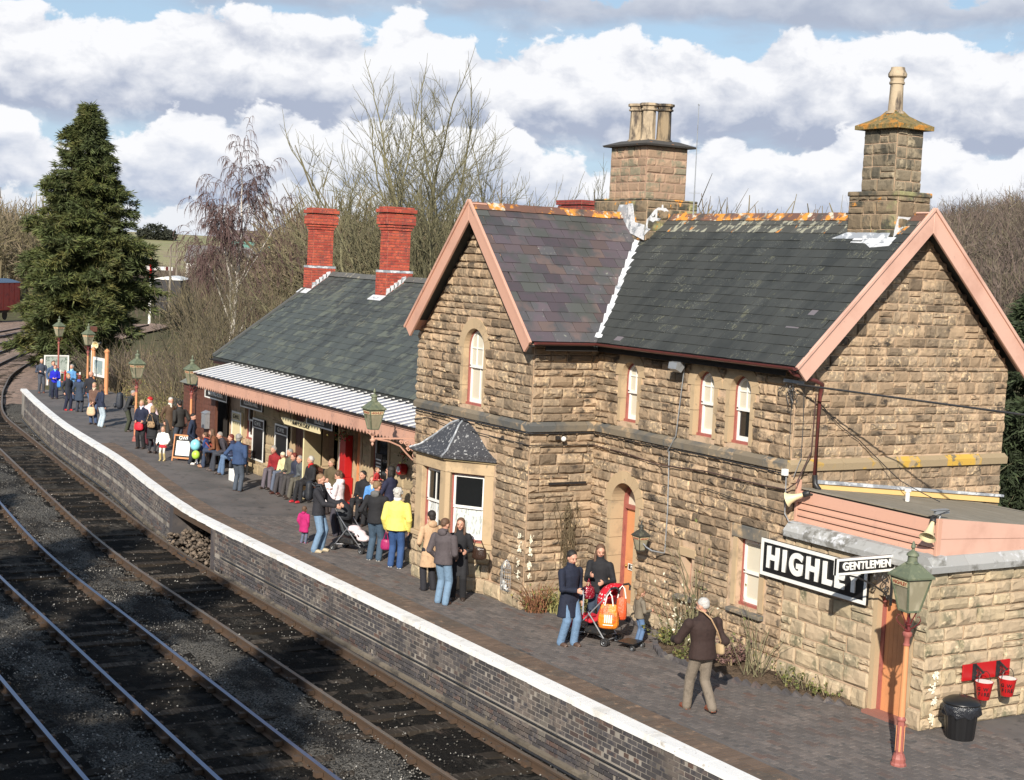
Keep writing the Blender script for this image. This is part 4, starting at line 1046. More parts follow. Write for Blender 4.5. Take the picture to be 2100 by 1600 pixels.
MB().lathe([(.16, 0), (.15, .03), (.125, .05), (.11, .48), (.13, .49), (.13, .52), (.115, .53), (.12, .58), (.155, .61), (.16, .65), (.12, .72), (.115, .76), (.09, .72)], 12, (-.66, 2.38, g+.27)).build('chimney_pot', m_pot, house, smooth='auto')
# flashings
def sheetpoly(name, mat, polys, parent, th=.006):
    for p, n_ in polys: MB().prism(p, Vector(n_)*th).build(name, mat, parent)
nm = (0, -rise/Hm, s45/Hm)
ms = lambda x, y: (x, y, 4.96+rise*(y-EY)/s45+.035)
sheetpoly('flashing', m_white_lead, [([ms(-.95, 1.96), ms(-.02, 1.96), ms(-.02, 1.80), ms(-.4, 1.76), ms(-.6, 1.84), ms(-.95, 1.85)], nm),
    ([(-.095, 1.95, 6.97), (-.095, 2.35, 7.40), (-.095, 2.2, 7.56), (-.095, 2.06, 7.42), (-.095, 1.99, 7.2)], (1, 0, 0))], house, .01)
sheetpoly('flashing', m_white_lead, [([(-6.61, 1.74, 7.0), (-6.61, 2.3, 7.5), (-6.61, 2.15, 7.62), (-6.61, 1.95, 7.5), (-6.61, 1.78, 7.3)], (1, 0, 0)),
    ([(-6.62, 1.745, 6.9), (-7.15, 1.745, 7.05), (-7.2, 1.745, 7.62), (-7.05, 1.745, 7.62), (-6.95, 1.745, 7.25), (-6.62, 1.745, 7.2)], (0, -1, 0))], house, .012)
sheetpoly('flashing', m_lead, [([(-7.6, 1.74, 7.4), (-7.15, 1.74, 7.05), (-7.22, 1.74, 7.60), (-7.5, 1.74, 7.60)], (0, -1, 0)), ([ms(-1.48, 1.93), ms(-.2, 1.93), (-.2, 2.0, 7.10), (-1.2, 2.0, 7.1)], (0, -1, 0))], house, .01)
# red brick chimney on the rear of the house
def brick_block(mb, places, x0, x1, y0, y1, z0_, z1_, course=.078, lw=.235, faces='SEW'):
    mb.box(x0, x1, y0, y1, z0_, z1_, 0, None, .5); n = max(1, int(round((z1_-z0_)/course))); ch = (z1_-z0_)/n
    for j in range(n):
        zc2 = z0_+(j+.5)*ch
        for f in faces:
            if f == 'S': O_, U_, N_, a, b = Vector((0, y0, 0)), Vector(PX), Vector(NY), x0, x1
            if f == 'E': O_, U_, N_, a, b = Vector((x1, 0, 0)), Vector(PY), Vector(NX), y0, y1
            if f == 'W': O_, U_, N_, a, b = Vector((x0, 0, 0)), Vector(PY), Vector((-1, 0, 0)), y0, y1
            u = a-(lw/2 if j % 2 else 0)
            while u < b-.01:
                p0, p1 = max(u, a), min(u+lw, b)
                if p1-p0 > .03: places.append(frame(O_+U_*((p0+p1)/2)+Vector((0, 0, zc2)), U_, N_, (0, 0, 1), p1-p0-.01, .009+random.random()*.003, ch-.012))
                u += lw
# ================================================================== single-storey wing with its platform awning
wing = thing('station_wing', 'low station range with a long grey slate roof, red brick chimneys and a glazed awning', 'station building', (-17.8, 2.0, 0))
WY = .25; WX0, WX1 = -25.6, -9.93
ops = [Opening(-23.65, -23.0, .9, 2.0), Opening(-20.15, -19.3, .02, 2.05), Opening(-18.92, -18.22, .85, 2.0), Opening(-18.15, -17.2, .02, 2.1), Opening(-16.25, -15.9, .02, 2.1), Opening(-15.3, -14.4, .8, 2.05), Opening(-12.9, -12.0, .02, 2.1)]
m_wst = M('smooth_coursed_stone', (.42, .32, .19), .92, [(2, (.32, .25, .15), .45, .66), (8, (.2, .16, .11), .62, .72)], tone=.12, bump=(20, .4, .012))
sh = MB(); wall_sheet(sh, (0, WY, 0), PX, NY, -25.6, WX1, 0, 3.1, ops); sh.box(-25.6, WX1, 6.0, 6.3, 0, 3.1)
sh.prism([(-25.6, WY, 0), (-25.6, WY, 3.1), (-25.6, 3.6, 5.5), (-25.6, 6.3, 3.1), (-25.6, 6.3, 0)], (.25, 0, 0)); sh.build('wall', m_mortar, wing)
pl = masonry((0, WY, 0), PX, NY, -24.0, WX1, .45, 2.6, [Opening(o.u0-.1, o.u1+.1, o.z0-.06, o.z1+.14) for o in ops], depth=.025, seed=60, hmin=.24, hmax=.27, wmin=.4, wmax=.85, snecked=0)
pl += masonry((0, WY-.07, 0), PX, NY, -24.0, WX1, 0, .42, [Opening(o.u0-.1, o.u1+.1, 0, 1) for o in ops if o.z0 < .1], depth=.025, seed=61, hmin=.4, wmin=.5, wmax=.9, snecked=0)
scatter(wing, 'stone', ST, m_wst, pl, 180)
MB().box(-24.0, WX1, WY-.07, WY, 0, .40).build('plinth_core', m_mortar, wing)
for o in ops:
    fr = MB()
    for a, b in ((o.u0-.1, o.u0+.004), (o.u1-.004, o.u1+.1)): fr.box(a, b, WY-.03, WY+.15, o.z0, o.z1+.12)
    fr.box(o.u0, o.u1, WY-.03, WY+.15, o.z1, o.z1+.12); fr.build('surround', m_ash, wing)
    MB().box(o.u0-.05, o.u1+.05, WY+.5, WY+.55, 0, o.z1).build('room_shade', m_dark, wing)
    if o.z0 > .1: sash_window(wing, (0, WY, 0), PX, NY, o, deep=.06, bars='', lower='blind' if o.u0 > -16 and 0 else 'glass', upper='glass')
def door_leaf(x0, x1, y, z1, mat, label=None, ang=0., name='door'):
    c_ = Vector((x0, y, 0)); Mx = Matrix.Translation(c_) @ Matrix.Rotation(ang, 4, 'Z'); w = x1-x0
    mb = MB().box(0, w, -.02, .02, .03, z1, 0, Mx)
    for a, b in ((.12, .8), (.95, z1-.12)): 
        mb.box(.08, w/2-.03, -.028, -.02, a, b, 0, Mx); mb.box(w/2+.03, w-.08, -.028, -.02, a, b, 0, Mx)
    o = mb.build(name, mat, wing)
    MB().sphere(Mx @ Vector((w-.06, -.05, .95)), .025).build('handle', MATS['brass'], o)
    if label: o['label'] = label
    return o
door_leaf(-20.1, -19.35, WY+.08, 2.03, m_timber)
door_leaf(-18.2, -17.55, WY-.06, 2.05, m_cream, 'cream door standing open against the awning wall', -1.15)
door_leaf(-16.2, -15.92, WY+.06, 2.08, m_orange)
door_leaf(-12.85, -12.05, WY+.1, 2.05, m_rose)
# dark notice in the last window
nb = MB().box(-14.98, -14.62, WY-.06, WY-.045, .95, 1.6).build('window_notice', m_black, wing)
for k in range(6): MB().box(-14.93, -14.67, WY-.066, WY-.061, 1.02+k*.085, 1.055+k*.085).build('notice_line', m_white, nb)
# roof
WR_Y, WR_Z, WE_Y, WE_Z = 3.6, 5.70, .02, 3.13
upw = Vector((0, WR_Y-WE_Y, WR_Z-WE_Z)); Hw = upw.length
dk = MB(); dk.prism([(-25.85, WE_Y, WE_Z-.01), (-25.85, WR_Y, WR_Z-.02), (-25.85, 7.1, 3.13), (-25.85, 7.1, 3.04), (-25.85, WR_Y, WR_Z-.11), (-25.85, WE_Y, WE_Z-.10)], (15.95, 0, 0)).build('roof_deck', m_slate, wing)
pw, _ = slope((-9.93, WE_Y, WE_Z), (-1, 0, 0), upw, 15.9, Hw, .36, .24)
m_slw = M('green_grey_slate', (.072, .082, .078), .7, [(1.1, (.045, .05, .05), .42, .6, (1.6, .4, .4), 5, (0, 0, .5)), (6, (.14, .14, .10), .6, .72, (2, .5, .5)), (3, (.10, .11, .09), .5, .66)], tone=.12, bump=(22, .4, .006), spec=.3)
scatter(wing, 'slate', SL, m_slw, pw, 300)
ridge(wing, (-9.95, WR_Y, 5.77), (-25.8, WR_Y, 5.77), m_ridge_g, .42)
MB().beam((-25.86, WE_Y, WE_Z+.03), (-25.86, WR_Y, WR_Z+.05), .04, .12, 0, (1, 0, 0)).build('verge', m_ridge_g, wing)
gutter(wing, (-25.8, -.06, 3.06), (-9.93, -.06, 3.06), m_iron, .06)
MB().box(-25.8, -9.93, .02, .05, 2.92, 3.06).build('fascia', m_rose, wing)
# chimneys of red brick
def red_stack(x0, y0, w, d, label):
    c_ = MB(); places = []
    brick_block(c_, places, x0-.09, x0+w+.09, y0-.06, y0+d+.06, 5.05, 5.90)
    brick_block(c_, places, x0, x0+w, y0, y0+d, 5.97, 7.08)
    for k, (g, za, zb) in enumerate(((.03, 7.08, 7.15), (.06, 7.16, 7.23), (.10, 7.24, 7.5), (.06, 7.5, 7.56), (.12, 7.57, 7.68), (.06, 7.68, 7.74))):
        brick_block(c_, places, x0-g, x0+w+g, y0-g, y0+d+g, za, zb)
    o = c_.build('chimney', m_redmortar, wing); o['label'] = label
    scatter(o, 'brick', bk, m_redbrick, places, 140)
    MB().box(x0-.10, x0+w+.10, y0-.07, y0+d+.07, 5.90, 5.965).build('lead_band', m_lead, o)
    # stepped white flashing on the side facing the camera and an apron
    st = MB(); x = x0+w+.095
    for k in range(5):
        y = y0+.02+k*.115; zr = WE_Z+(WR_Z-WE_Z)*(y-WE_Y)/(WR_Y-WE_Y)
        st.prism([(x, y-.07, zr-.02), (x, y+.075, zr+.1), (x, y+.075, zr+.20), (x, y-.06, zr+.17)], (.012, 0, 0))
    st.build('stepped_flashing', m_white_lead, o)
    zr = lambda y: WE_Z+(WR_Z-WE_Z)*(y-WE_Y)/(WR_Y-WE_Y)
    MB().prism([(x0-.2, y0-.26, zr(y0-.26)+.03), (x0+w+.15, y0-.26, zr(y0-.26)+.03), (x0+w+.15, y0-.07, zr(y0-.07)+.03), (x0-.2, y0-.07, zr(y0-.07)+.03)], (0, -.006, .01)).build('lead_apron', m_white_lead, o)
red_stack(-25.92, 3.0, .42, .66, 'left of the two tall red brick chimneys'); red_stack(-20.86, 3.0, .46, .70, 'right of the two tall red brick chimneys')
rc = MB(); places = []
brick_block(rc, places, -14.75, -13.75, 5.0, 6.1, 4.0, 7.72)
for k, g in enumerate((.04, .08)): brick_block(rc, places, -14.75-g, -13.75+g, 5-g, 6.1+g, 7.72+k*.13, 7.84+k*.13, .065)
rc = rc.build('chimney', m_redmortar, wing); rc['label'] = 'broad red brick chimney behind the ridge'
scatter(rc, 'brick', bk, M('dark_red_brick', (.26, .045, .035), .85, [(9, (.13, .04, .04), .5, .7)], tone=.2, bump=(60, .4, .005)), [m_ for m_ in places if m_.translation.z > 7.2], 140)
# awning
aw = -1.25; AX0, AX1 = -23.6, -9.98; ZF, ZB = 2.80, 3.03
v = MB(); nb_ = int((AX1-AX0)/.165); st_ = (AX1-AX0)/nb_
for k in range(nb_):
    a = AX0+k*st_; b = a+st_-.006
    MBv = MB().prism([(a, aw, 2.70), (a, aw, 2.46), ((a+b)/2, aw, 2.375), (b, aw, 2.46), (b, aw, 2.70)], (0, .022, 0))
    MBv.build('valance_board', m_pink, wing)
MB().box(AX0-.02, AX1, aw-.025, aw+.03, 2.70, 2.735).box(AX0-.02, AX1, aw-.045, aw+.03, 2.735, 2.765).build('valance_moulding', m_pink, wing)
gutter(wing, (AX0-.05, aw-.05, 2.80), (AX1, aw-.05, 2.80), m_iron, .05)
MB().box(AX0, AX0+.03, aw, WY, 2.45, 2.75).build('end_valance', m_pink, wing)
g_ = MB(); g_.add([(AX0-.05, aw-.06, ZF), (AX1+.02, aw-.06, ZF), (AX1+.02, .0, ZB), (AX0-.5, .0, ZB)], [(0, 1, 2, 3)])
g_.build('awning_sheet', M('awning_glass', (.23, .25, .32), .35, [(2.5, (.32, .34, .40), .45, .65), (7, (.15, .16, .19), .55, .7)], spec=.6), wing)
nbar = 38
for k in range(nbar+1):
    f = k/nbar; xa = AX0-.03+(AX1-AX0+.02)*f; xb = AX0-.45+(AX1-AX0+.44)*f
    MB().beam((xa, aw-.12, ZF+.02), (xb, -.02, ZB+.03), .024, .03).build('glazing_bar', M('white_bar', (.78, .77, .74), .5), wing)
MB().box(AX0, AX1, aw+.03, aw+.08, 2.62, 2.78).build('awning_beam', m_rose, wing)
for k in range(7):
    x = AX0+.3+k*(AX1-AX0-.6)/6
    MB().beam((x, WY, 2.93), (x, aw+.05, 2.72), .05, .09).build('awning_rafter', m_rose, wing)
    if 0 < k < 6: 
        MB().tube([(x, WY-.02, 1.95), (x, -.05, 2.1), (x, -.45, 2.45), (x, -.75, 2.75)], .022, 6).tube([(x, WY-.02, 2.0), (x, WY-.02, 2.8)], .02, 6).build('awning_bracket', m_rose, wing)
MB().tube([(-10.02, aw+.06, 0), (-10.02, aw+.06, 2.7)], .05, 10).lathe([(.075, 0), (.075, .2), (.055, .24)], 10, (-10.02, aw+.06, 0)).build('awning_post', m_rose, wing, smooth=True)

# ================================================================== gentlemen's annexe
ann = thing('gentlemen_annexe', 'flat-roofed stone annexe with salmon weatherboard parapet at the right end of the platform', 'outbuilding', (1.5, 2.0, 0))
gd = Opening(2.08, 2.72, .0, 1.76)
L_ = 3.03
sh = MB(); wall_sheet(sh, (0, 0, 0), PX, NY, 0.02, L_, 0, 2.3, [gd]); wall_sheet(sh, (L_, 0, 0), PY, NX, .3, 4.2, 0, 2.3)
sh.box(.05, L_-.3, 3.9, 4.2, 0, 2.3); sh.build('wall', m_mortar, ann)
pl = masonry((0, 0, 0), PX, NY, 0.02, L_+.03, .3, 2.28, [Opening(2.0, 2.80, 0, 1.86)], depth=.04, seed=70, hmin=.17, hmax=.27, wmin=.28, wmax=.6, snecked=.15)
pl += masonry((0, -.04, 0), PX, NY, 0.02, L_+.03, 0, .3, [Opening(2.0, 2.80, -.5, 1.86)], depth=.05, seed=71, hmin=.28, wmin=.35, wmax=.7, snecked=0)
pl += masonry((L_, 0, 0), PY, NX, -.03, 4.2, 0, 2.28, depth=.05, seed=72, hmin=.17, hmax=.26, wmin=.28, wmax=.62, snecked=.15)
scatter(ann, 'stone', ST, m_stone_pale, pl)
# worn whitewash on the corner stones
wsh = M('flaked_limewash', (.80, .74, .58), .9, bump=(30, .5, .01))
def blotch(parent, c_, U_, N_, w, h, seed):
    rs = random.Random(seed); c_, U_, N_ = Vector(c_), Vector(U_), Vector(N_); mb = MB()
    for q in range(16):
        n = 7; o_ = c_+U_*rs.gauss(0, w*.42)+Vector((0, 0, rs.gauss(0, h*.45))); rr = rs.uniform(.010, .030)
        pts_ = [o_+N_*rs.uniform(.004, .012)]+[o_+U_*(cos(2*pi*k/n)*rr*rs.uniform(.5, 1.3))+Vector((0, 0, sin(2*pi*k/n)*rr*rs.uniform(.5, 1.3)))+N_*rs.uniform(-.004, .008) for k in range(n)]
        mb.add(pts_, [(0, k+1, (k+1) % n+1) for k in range(n)])
    mb.build('limewash_patch', wsh, parent, kind='stuff')
for k, z in enumerate((.17, .42, .62, .80)):
    blotch(ann, (L_+.062, .14+.03*(k % 2), z), PY, NX, .07, .085, 80+k)
for k, z in enumerate((.62, .83, 1.08, 1.3)):
    blotch(house, (-5.375, YC+.08, z), PY, NX, .045, .095, 90+k); blotch(house, (-5.53, YC-.066, z+.02), PX, NY, .09, .09, 95+k)
# doorway
fr = MB(); fr.box(2.0, 2.084, -.03, .31, 0, 1.84); fr.box(2.716, 2.80, -.03, .31, 0, 1.84); fr.box(2.084, 2.716, -.03, .16, 1.76, 1.88); fr.build('surround', m_ash, ann)
df = MB(); df.box(2.085, 2.15, .07, .18, 0, 1.755); df.box(2.65, 2.715, .07, .18, 0, 1.755); df.box(2.15, 2.65, .07, .18, 1.69, 1.755)
df = df.build('door', m_rose, ann)
for k in range(6): MB().box(2.152+k*.083, 2.152+k*.083+.079, .09, .12, .02, 1.688).build('door_board', m_orange, df)
MB().box(2.02, 2.84, -.16, .1, -.01, .055).build('door_step', M('red_step', (.28, .12, .09), .85, bump=(30, .3, .005)), ann)
# moulded coping all round
def coping(a, b, out, k):
    a, b, n_ = Vector(a), Vector(b), Vector(out); d = (b-a).normalized(); L = (b-a).length; u = 0; rs = random.Random(k)
    while u < L-.01:
        w = min(rs.uniform(.45, .8), L-u)
        if L-u-w < .2: w = L-u
        p = a+d*(u+.003); q = [p-n_*.15, p+n_*.13, p+n_*.14+Vector((0, 0, .09)), p+n_*.03+Vector((0, 0, .215)), p-n_*.15+Vector((0, 0, .24))]
        MB().prism(q, d*(w-.006)).build('coping_stone', M('grey_coping', (.36, .36, .35), .75, [(4, (.17, .165, .15), .5, .66), (9, (.5, .51, .53), .55, .7)], tone=.15, bump=(20, .4, .01)), ann); u += w
coping((.06, 0, 2.28), (L_+.13, 0, 2.28), NY, 5); coping((L_, -.13, 2.281), (L_, 4.3, 2.281), NX, 6)
# weatherboards: front has four lapped boards, right side two deep boards following the roof fall
for k in range(4):
    z0_ = 2.50+k*.105; z1_ = z0_+.10+(.09 if k == 3 else 0)
    MB().prism([(.13, .10-.034, z0_), (.13, .10-.030, z0_+.03), (.13, .10, z1_-.012), (.13, .13, z1_-.012), (.13, .13, z0_)], (L_-.16, 0, 0)).build('weatherboard', m_pink, ann)
MB().box(.13, L_-.03, .115, .128, 2.5, 3.0).build('backing_board', m_dark, ann)
MB().box(.07, .125, .06, .14, 2.50, 3.16).box(L_-.028, L_+.02, .05, .13, 2.50, 3.03).build('corner_post', m_pink, ann, bevel=.004)
MB().prism([(L_-.02, .131, 2.50), (L_-.02, 4.3, 2.40), (L_-.02, 4.3, 2.56), (L_-.02, .131, 2.74)], (.03, 0, 0)).build('weatherboard', m_pinkpale, ann)
MB().prism([(L_-.01, .131, 2.745), (L_-.01, 4.3, 2.565), (L_-.01, 4.3, 2.62), (L_-.01, .131, 3.03)], (.03, 0, 0)).build('weatherboard', m_pinkpale, ann)
MB().prism([(.05, .13, 3.015), (L_, .13, 3.015), (L_, 4.3, 2.60), (.05, 4.3, 2.60)], (0, 0, .02)).build('roof', m_tw_felt, ann)
MB().prism([(.04, .5, 2.995), (.04, 4.72, 2.60), (.04, 4.72, 2.70), (.04, .5, 3.10)], (.04, 0, 0)).build('abutment_board', m_yellow, ann)
MB().prism([(.02, .45, 3.085), (.02, 4.8, 2.70), (.02, 4.8, 2.74), (.02, .45, 3.14)], (.09, 0, 0)).build('lead_apron', m_lead, ann)
vp = MB().lathe([(.035, 0), (.035, .16), (.055, .165), (.055, .20), (.04, .21)], 10, (1.0, 1.55, 2.89)).build('vent_pipe', m_white, ann, smooth='auto')
MB().lathe([(.07, 0), (.04, .03)], 10, (1.0, 1.55, 2.87)).build('flashing', m_iron, vp)

# ================================================================== brown timber hut at the far end of the awning
hut = thing('timber_hut', 'brown boarded hut with a curved grey felt roof beyond the awning', 'hut', (-28.3, 1.6, 0))
hx0, hx1, hy0, hy1 = -29.6, -25.7, .45, 2.9
cr = MB(); cr.box(hx0+.02, hx1-.02, hy0+.02, hy1-.02, 0, 1.98); cr.build('hut_core', m_dark, hut)
for k in range(15):
    z = .03+k*.13
    MB().prism([(hx0, hy0-.012, z), (hx0, hy0, z+.135), (hx0, hy0+.03, z+.135), (hx0, hy0+.03, z)], (hx1-hx0, 0, 0)).build('board', m_timber, hut)
    MB().prism([(hx1+.012, hy0, z), (hx1, hy0, z+.135), (hx1-.03, hy0, z+.135), (hx1-.03, hy0, z)], (0, hy1-hy0, 0)).build('board', m_timber, hut)
n = 10; arc = [(hy0-.12+(hy1-hy0+.24)*k/n, 1.98+.36*sin(pi*k/n)**.8+.02) for k in range(n+1)]
MB().prism([(hx0-.12, y, z) for y, z in arc], (hx1-hx0+.24, 0, 0)).build('roof', m_felt, hut)
# open timber porch between hut and wing (dark recess with a post box and a metal bin against it)
por = MB(); por.box(-25.72, -24.05, -.25, -.21, 0, 2.55)
pt = MB()
scr = thing('timber_screen', 'brown boarded screen under the left end of the awning', 'screen', (-25.0, -.2, 0))
for k in range(19): MB().prism([(-25.9, -.262, .02+k*.13), (-25.9, -.25, .155+k*.13), (-25.9, -.21, .155+k*.13), (-25.9, -.21, .02+k*.13)], (1.1, 0, 0)).build('board', m_timber, scr)
MB().box(-24.8, -24.72, -.28, -.2, 0, 2.5).build('post', m_timber, scr)
MB().box(-25.85, -24.8, .1, .14, .02, 2.45).build('doorway_shade', m_dark, scr)  # dark sheet standing in for the shade inside the open recess
tag(MB().box(-25.55, -25.2, -.40, -.265, 1.0, 1.45).prism([(-25.57, -.42, 1.45), (-25.57, -.265, 1.45), (-25.57, -.265, 1.52)], (.39, 0, 0)).build('letter_box', m_zinc, None), 'small grey metal box fixed to the brown boarded screen', 'letter box')
tag(MB().box(-25.55, -25.05, -.62, -.29, 0, .62).box(-25.58, -25.02, -.65, -.28, .62, .66).build('metal_bin', m_zinc, None), 'low grey metal locker standing below the letter box', 'locker')
# ================================================================== lamps
def scroll(mb, p, u, r, turns=1.4, th=.008, sgn=1, n=16):
    u = Vector(u).normalized(); pts_ = []
    for k in range(n+1):
        a = turns*2*pi*k/n; rr = r*(1-.75*k/n); pts_.append(Vector(p)+u*(cos(a)*rr*sgn)+Vector((0, 0, sin(a)*rr)))
    mb.tube(pts_, th, 5)
def lantern(t, x, y, zb, s=1., text=True, rot=0., frame_mat=None, tdir=None):
    """square tapered lantern: glass panes in a frame, copper roof with chimney and finial; zb = bottom"""
    fm = frame_mat or m_green; R_ = Matrix.Translation((x, y, zb)) @ Matrix.Rotation(rot, 4, 'Z') @ Matrix.Scale(s, 4)
    b, tt, h = .085, .165, .40; q = lambda px, py, pz: R_ @ Vector((px, py, pz))
    cor = [(-1, -1), (1, -1), (1, 1), (-1, 1)]
    fr = MB()
    for cx2, cy2 in cor: fr.beam(q(cx2*b, cy2*b, 0), q(cx2*tt, cy2*tt, h), .018*s, .018*s, up=(cx2, 0, .1))
    for (a0, a1), (c0, c1) in zip(cor, cor[1:]+cor[:1]):
        fr.beam(q(a0*b, a1*b, 0), q(c0*b, c1*b, 0), .02*s, .02*s); fr.beam(q(a0*tt, a1*tt, h), q(c0*tt, c1*tt, h), .024*s, .024*s)
    fr.prism([q(-b, -b, -.015), q(b, -b, -.015), q(b, b, -.015), q(-b, b, -.015)], (0, 0, .012*s))
    lo = fr.build('lantern_frame', fm, t)
    k_ = .955
    for i, ((a0, a1), (c0, c1)) in enumerate(zip(cor, cor[1:]+cor[:1])):
        P4 = [q(a0*b*k_, a1*b*k_, .01), q(c0*b*k_, c1*b*k_, .01), q(c0*tt*k_, c1*tt*k_, h-.01), q(a0*tt*k_, a1*tt*k_, h-.01)]
        cen2 = q(0, 0, h/2); nrm = ((P4[0]+P4[2])/2-cen2); nrm.z = 0; nrm.normalize()
        MB().prism(P4, -nrm*.004).build('pane', m_lglass, lo)
    rf_ = MB(); ov = tt+.03
    L4 = [(ov, h), (ov, h+.02), (.075, h+.15), (.055, h+.17)]
    vs = [q(cx2*r, cy2*r, z) for r, z in L4 for cx2, cy2 in cor]
    rf_.add(vs, [(3, 2, 1, 0)]+[(i*4+k, i*4+(k+1) % 4, (i+1)*4+(k+1) % 4, (i+1)*4+k) for i in range(3) for k in range(4)]+[(12, 13, 14, 15)])
    rf_.lathe([(.075, .0), (.08, .012), (.06, .03), (.055, .09), (.075, .10), (.07, .125), (.045, .145), (.02, .16), (.016, .18), (.030, .20), (.024, .225), (.008, .27)], 12, M=R_ @ Matrix.Translation((0, 0, h+.155)))
    rf_.build('lantern_roof', fm, lo, smooth='auto')
    MB().lathe([(.012, .0), (.018, .06), (.03, .1), (.026, .15), (.008, .16)], 8, M=R_).build('mantle', m_cream, lo)
    if text:
        for (ux, uy, nx_, ny_) in (((1, 0, 0, -1), (0, 1, 1, 0)) if tdir is None else tdir):
            U_ = (R_.to_3x3() @ Vector((ux, uy, 0))).normalized(); N_ = (R_.to_3x3() @ Vector((nx_, ny_, 0))).normalized()
            tilt = (tt-b)/h; V_ = (N_*tilt+Vector((0, 0, 1))).normalized(); zc2 = .335; rr = b+(tt-b)*zc2/h+.004
            O_ = q(nx_*rr, ny_*rr, zc2); pn = U_.cross(V_)
            pm = MB().prism([O_-U_*.135*s-V_*.034*s, O_+U_*.135*s-V_*.034*s, O_+U_*.15*s+V_*.034*s, O_-U_*.15*s+V_*.034*s], pn*.003).build('name_strip', m_cream, lo)
            lettering('letters', 'HIGHLEY', M('brick_red_lettering', (.30, .05, .03), .6), lo, tframe(O_+pn*.006, U_, V_), .062*s, .002, .0015, sx=1.05)
    return lo
def post_lamp(x, y, label, s=1., rot=0., parts=True, mat=None, lant=None, td=None):
    t = thing('street_lamp', label, 'lamp', (x, y, 0), 0, 'gas-style lamps along the platform')
    mat = mat or m_orange
    MB().lathe([(.105, 0), (.105, .03), (.09, .05), (.09, .10), (.078, .13), (.07, .16)], 10, (x, y, 0)).build('base', m_rose, t)
    MB().lathe([(.062, .16), (.056, .17), (.052, .55), (.047, .60)], 8, (x, y, 0)).build('lower_shaft', m_rose, t)
    if parts:
        mb = MB()
        for k in range(4):
            a = pi/4+k*pi/2; mb.box(.046, .056, -.012, .012, .2, .54, 0, Matrix.Translation((x, y, 0)) @ Matrix.Rotation(a, 4, 'Z'))
        mb.build('raised_panel', mat, t)
    MB().lathe([(.046, .60), (.060, .605), (.063, .625), (.050, .64), (.045, .66)], 12, (x, y, 0)).build('collar', m_rose, t, smooth='auto')
    MB().lathe([(.045, .655), (.040, 1.2), (.036, 1.60)], 12, (x, y, 0)).build('shaft', mat, t, smooth='auto')
    MB().lathe([(.038, 1.60), (.047, 1.605), (.047, 1.62), (.038, 1.63), (.037, 1.70), (.050, 1.72), (.066, 1.745), (.062, 1.775), (.045, 1.79)], 12, (x, y, 0)).build('collar', m_rose, t, smooth='auto')
    cr = MB().lathe([(.04, 1.79), (.045, 1.81), (.03, 1.86), (.05, 1.88), (.035, 1.9)], 8, (x, y, 0))
    for k in range(4):
        a = rot+pi/4+k*pi/2; d = Vector((cos(a), sin(a), 0)); p = Vector((x, y, 0))
        cr.tube([p+d*.03+Vector((0, 0, 1.82)), p+d*.07+Vector((0, 0, 1.85)), p+d*.13+Vector((0, 0, 1.90)), p+d*.155+Vector((0, 0, 1.95)), p+d*.14+Vector((0, 0, 2.0)), p+d*.11+Vector((0, 0, 1.99))], .0075, 5)
        cr.tube([p+d*.02+Vector((0, 0, 1.86)), p+d*.05+Vector((0, 0, 1.95)), p+d*.10+Vector((0, 0, 2.06))], .009, 5)
    cr.build('cradle', m_dmaroon, t)
    lantern(t, x, y, 2.07, 1.10, True, rot, tdir=td)
    return t
post_lamp(4.03, -1.44, 'tall salmon lamp post standing clear in the foreground in front of the annexe doorway', rot=radians(-8), td=((1, 0, 0, -1),))
post_lamp(-30.34, -.88, 'terracotta lamp post by the shrubs left of the timber hut', rot=radians(10))
post_lamp(-28.17, .2, 'lamp post tucked in front of the brown timber hut near the awning end', rot=radians(5))
post_lamp(-46.2, 2.0, 'far lamp post with a pale green lantern beside the poster frame', rot=radians(20))
post_lamp(-52.0, 2.3, 'farthest and darkest lamp post under the big spruce', rot=radians(20), mat=m_rose)
# bracket lamp at the corner of the bay
t = thing('bracket_lamp', 'green lantern on an ornate pink iron bracket at the left corner of the gabled bay', 'lamp', (-9.95, -2.3, 2.3))
br = MB(); y0, y1 = -1.28, -2.38; X0 = -9.95
br.box(X0-.02, X0+.02, y0, y0+.06, 2.05, 2.72); br.beam((X0, y0, 2.60), (X0, y1, 2.62), .03, .035)
br.tube([(X0, y1+.1, 2.60), (X0, -2.0, 2.55), (X0, -1.75, 2.45), (X0, -1.6, 2.30), (X0, -1.45, 2.16), (X0, -1.3, 2.12)], .018, 6)
for (yy_, zz_, rr_) in ((-1.42, 2.40, .10), (-1.58, 2.49, .07), (-1.40, 2.24, .06), (-1.72, 2.53, .045), (-1.55, 2.38, .05)): scroll(br, (X0, yy_, zz_), (0, 1, 0), rr_, 1.5, .011, 1 if yy_ > -1.5 else -1)
br.lathe([(.05, 0), (.06, .03), (.03, .06), (.03, .12), (.06, .15)], 10, (X0, y1, 2.56)); br.lathe([(.005, 0), (.03, .04), (.02, .08), (.03, .1)], 8, (X0, y1, 2.46))
for k in range(4):
    a = pi/4+k*pi/2; d = Vector((cos(a), sin(a), 0)); p = Vector((X0, y1, 0)); br.tube([p+d*.03+Vector((0, 0, 2.68)), p+d*.12+Vector((0, 0, 2.74)), p+d*.10+Vector((0, 0, 2.82))], .009, 5)
br.build('bracket', m_pink, t); lantern(t, X0, y1, 2.82, 1., True, 0.)
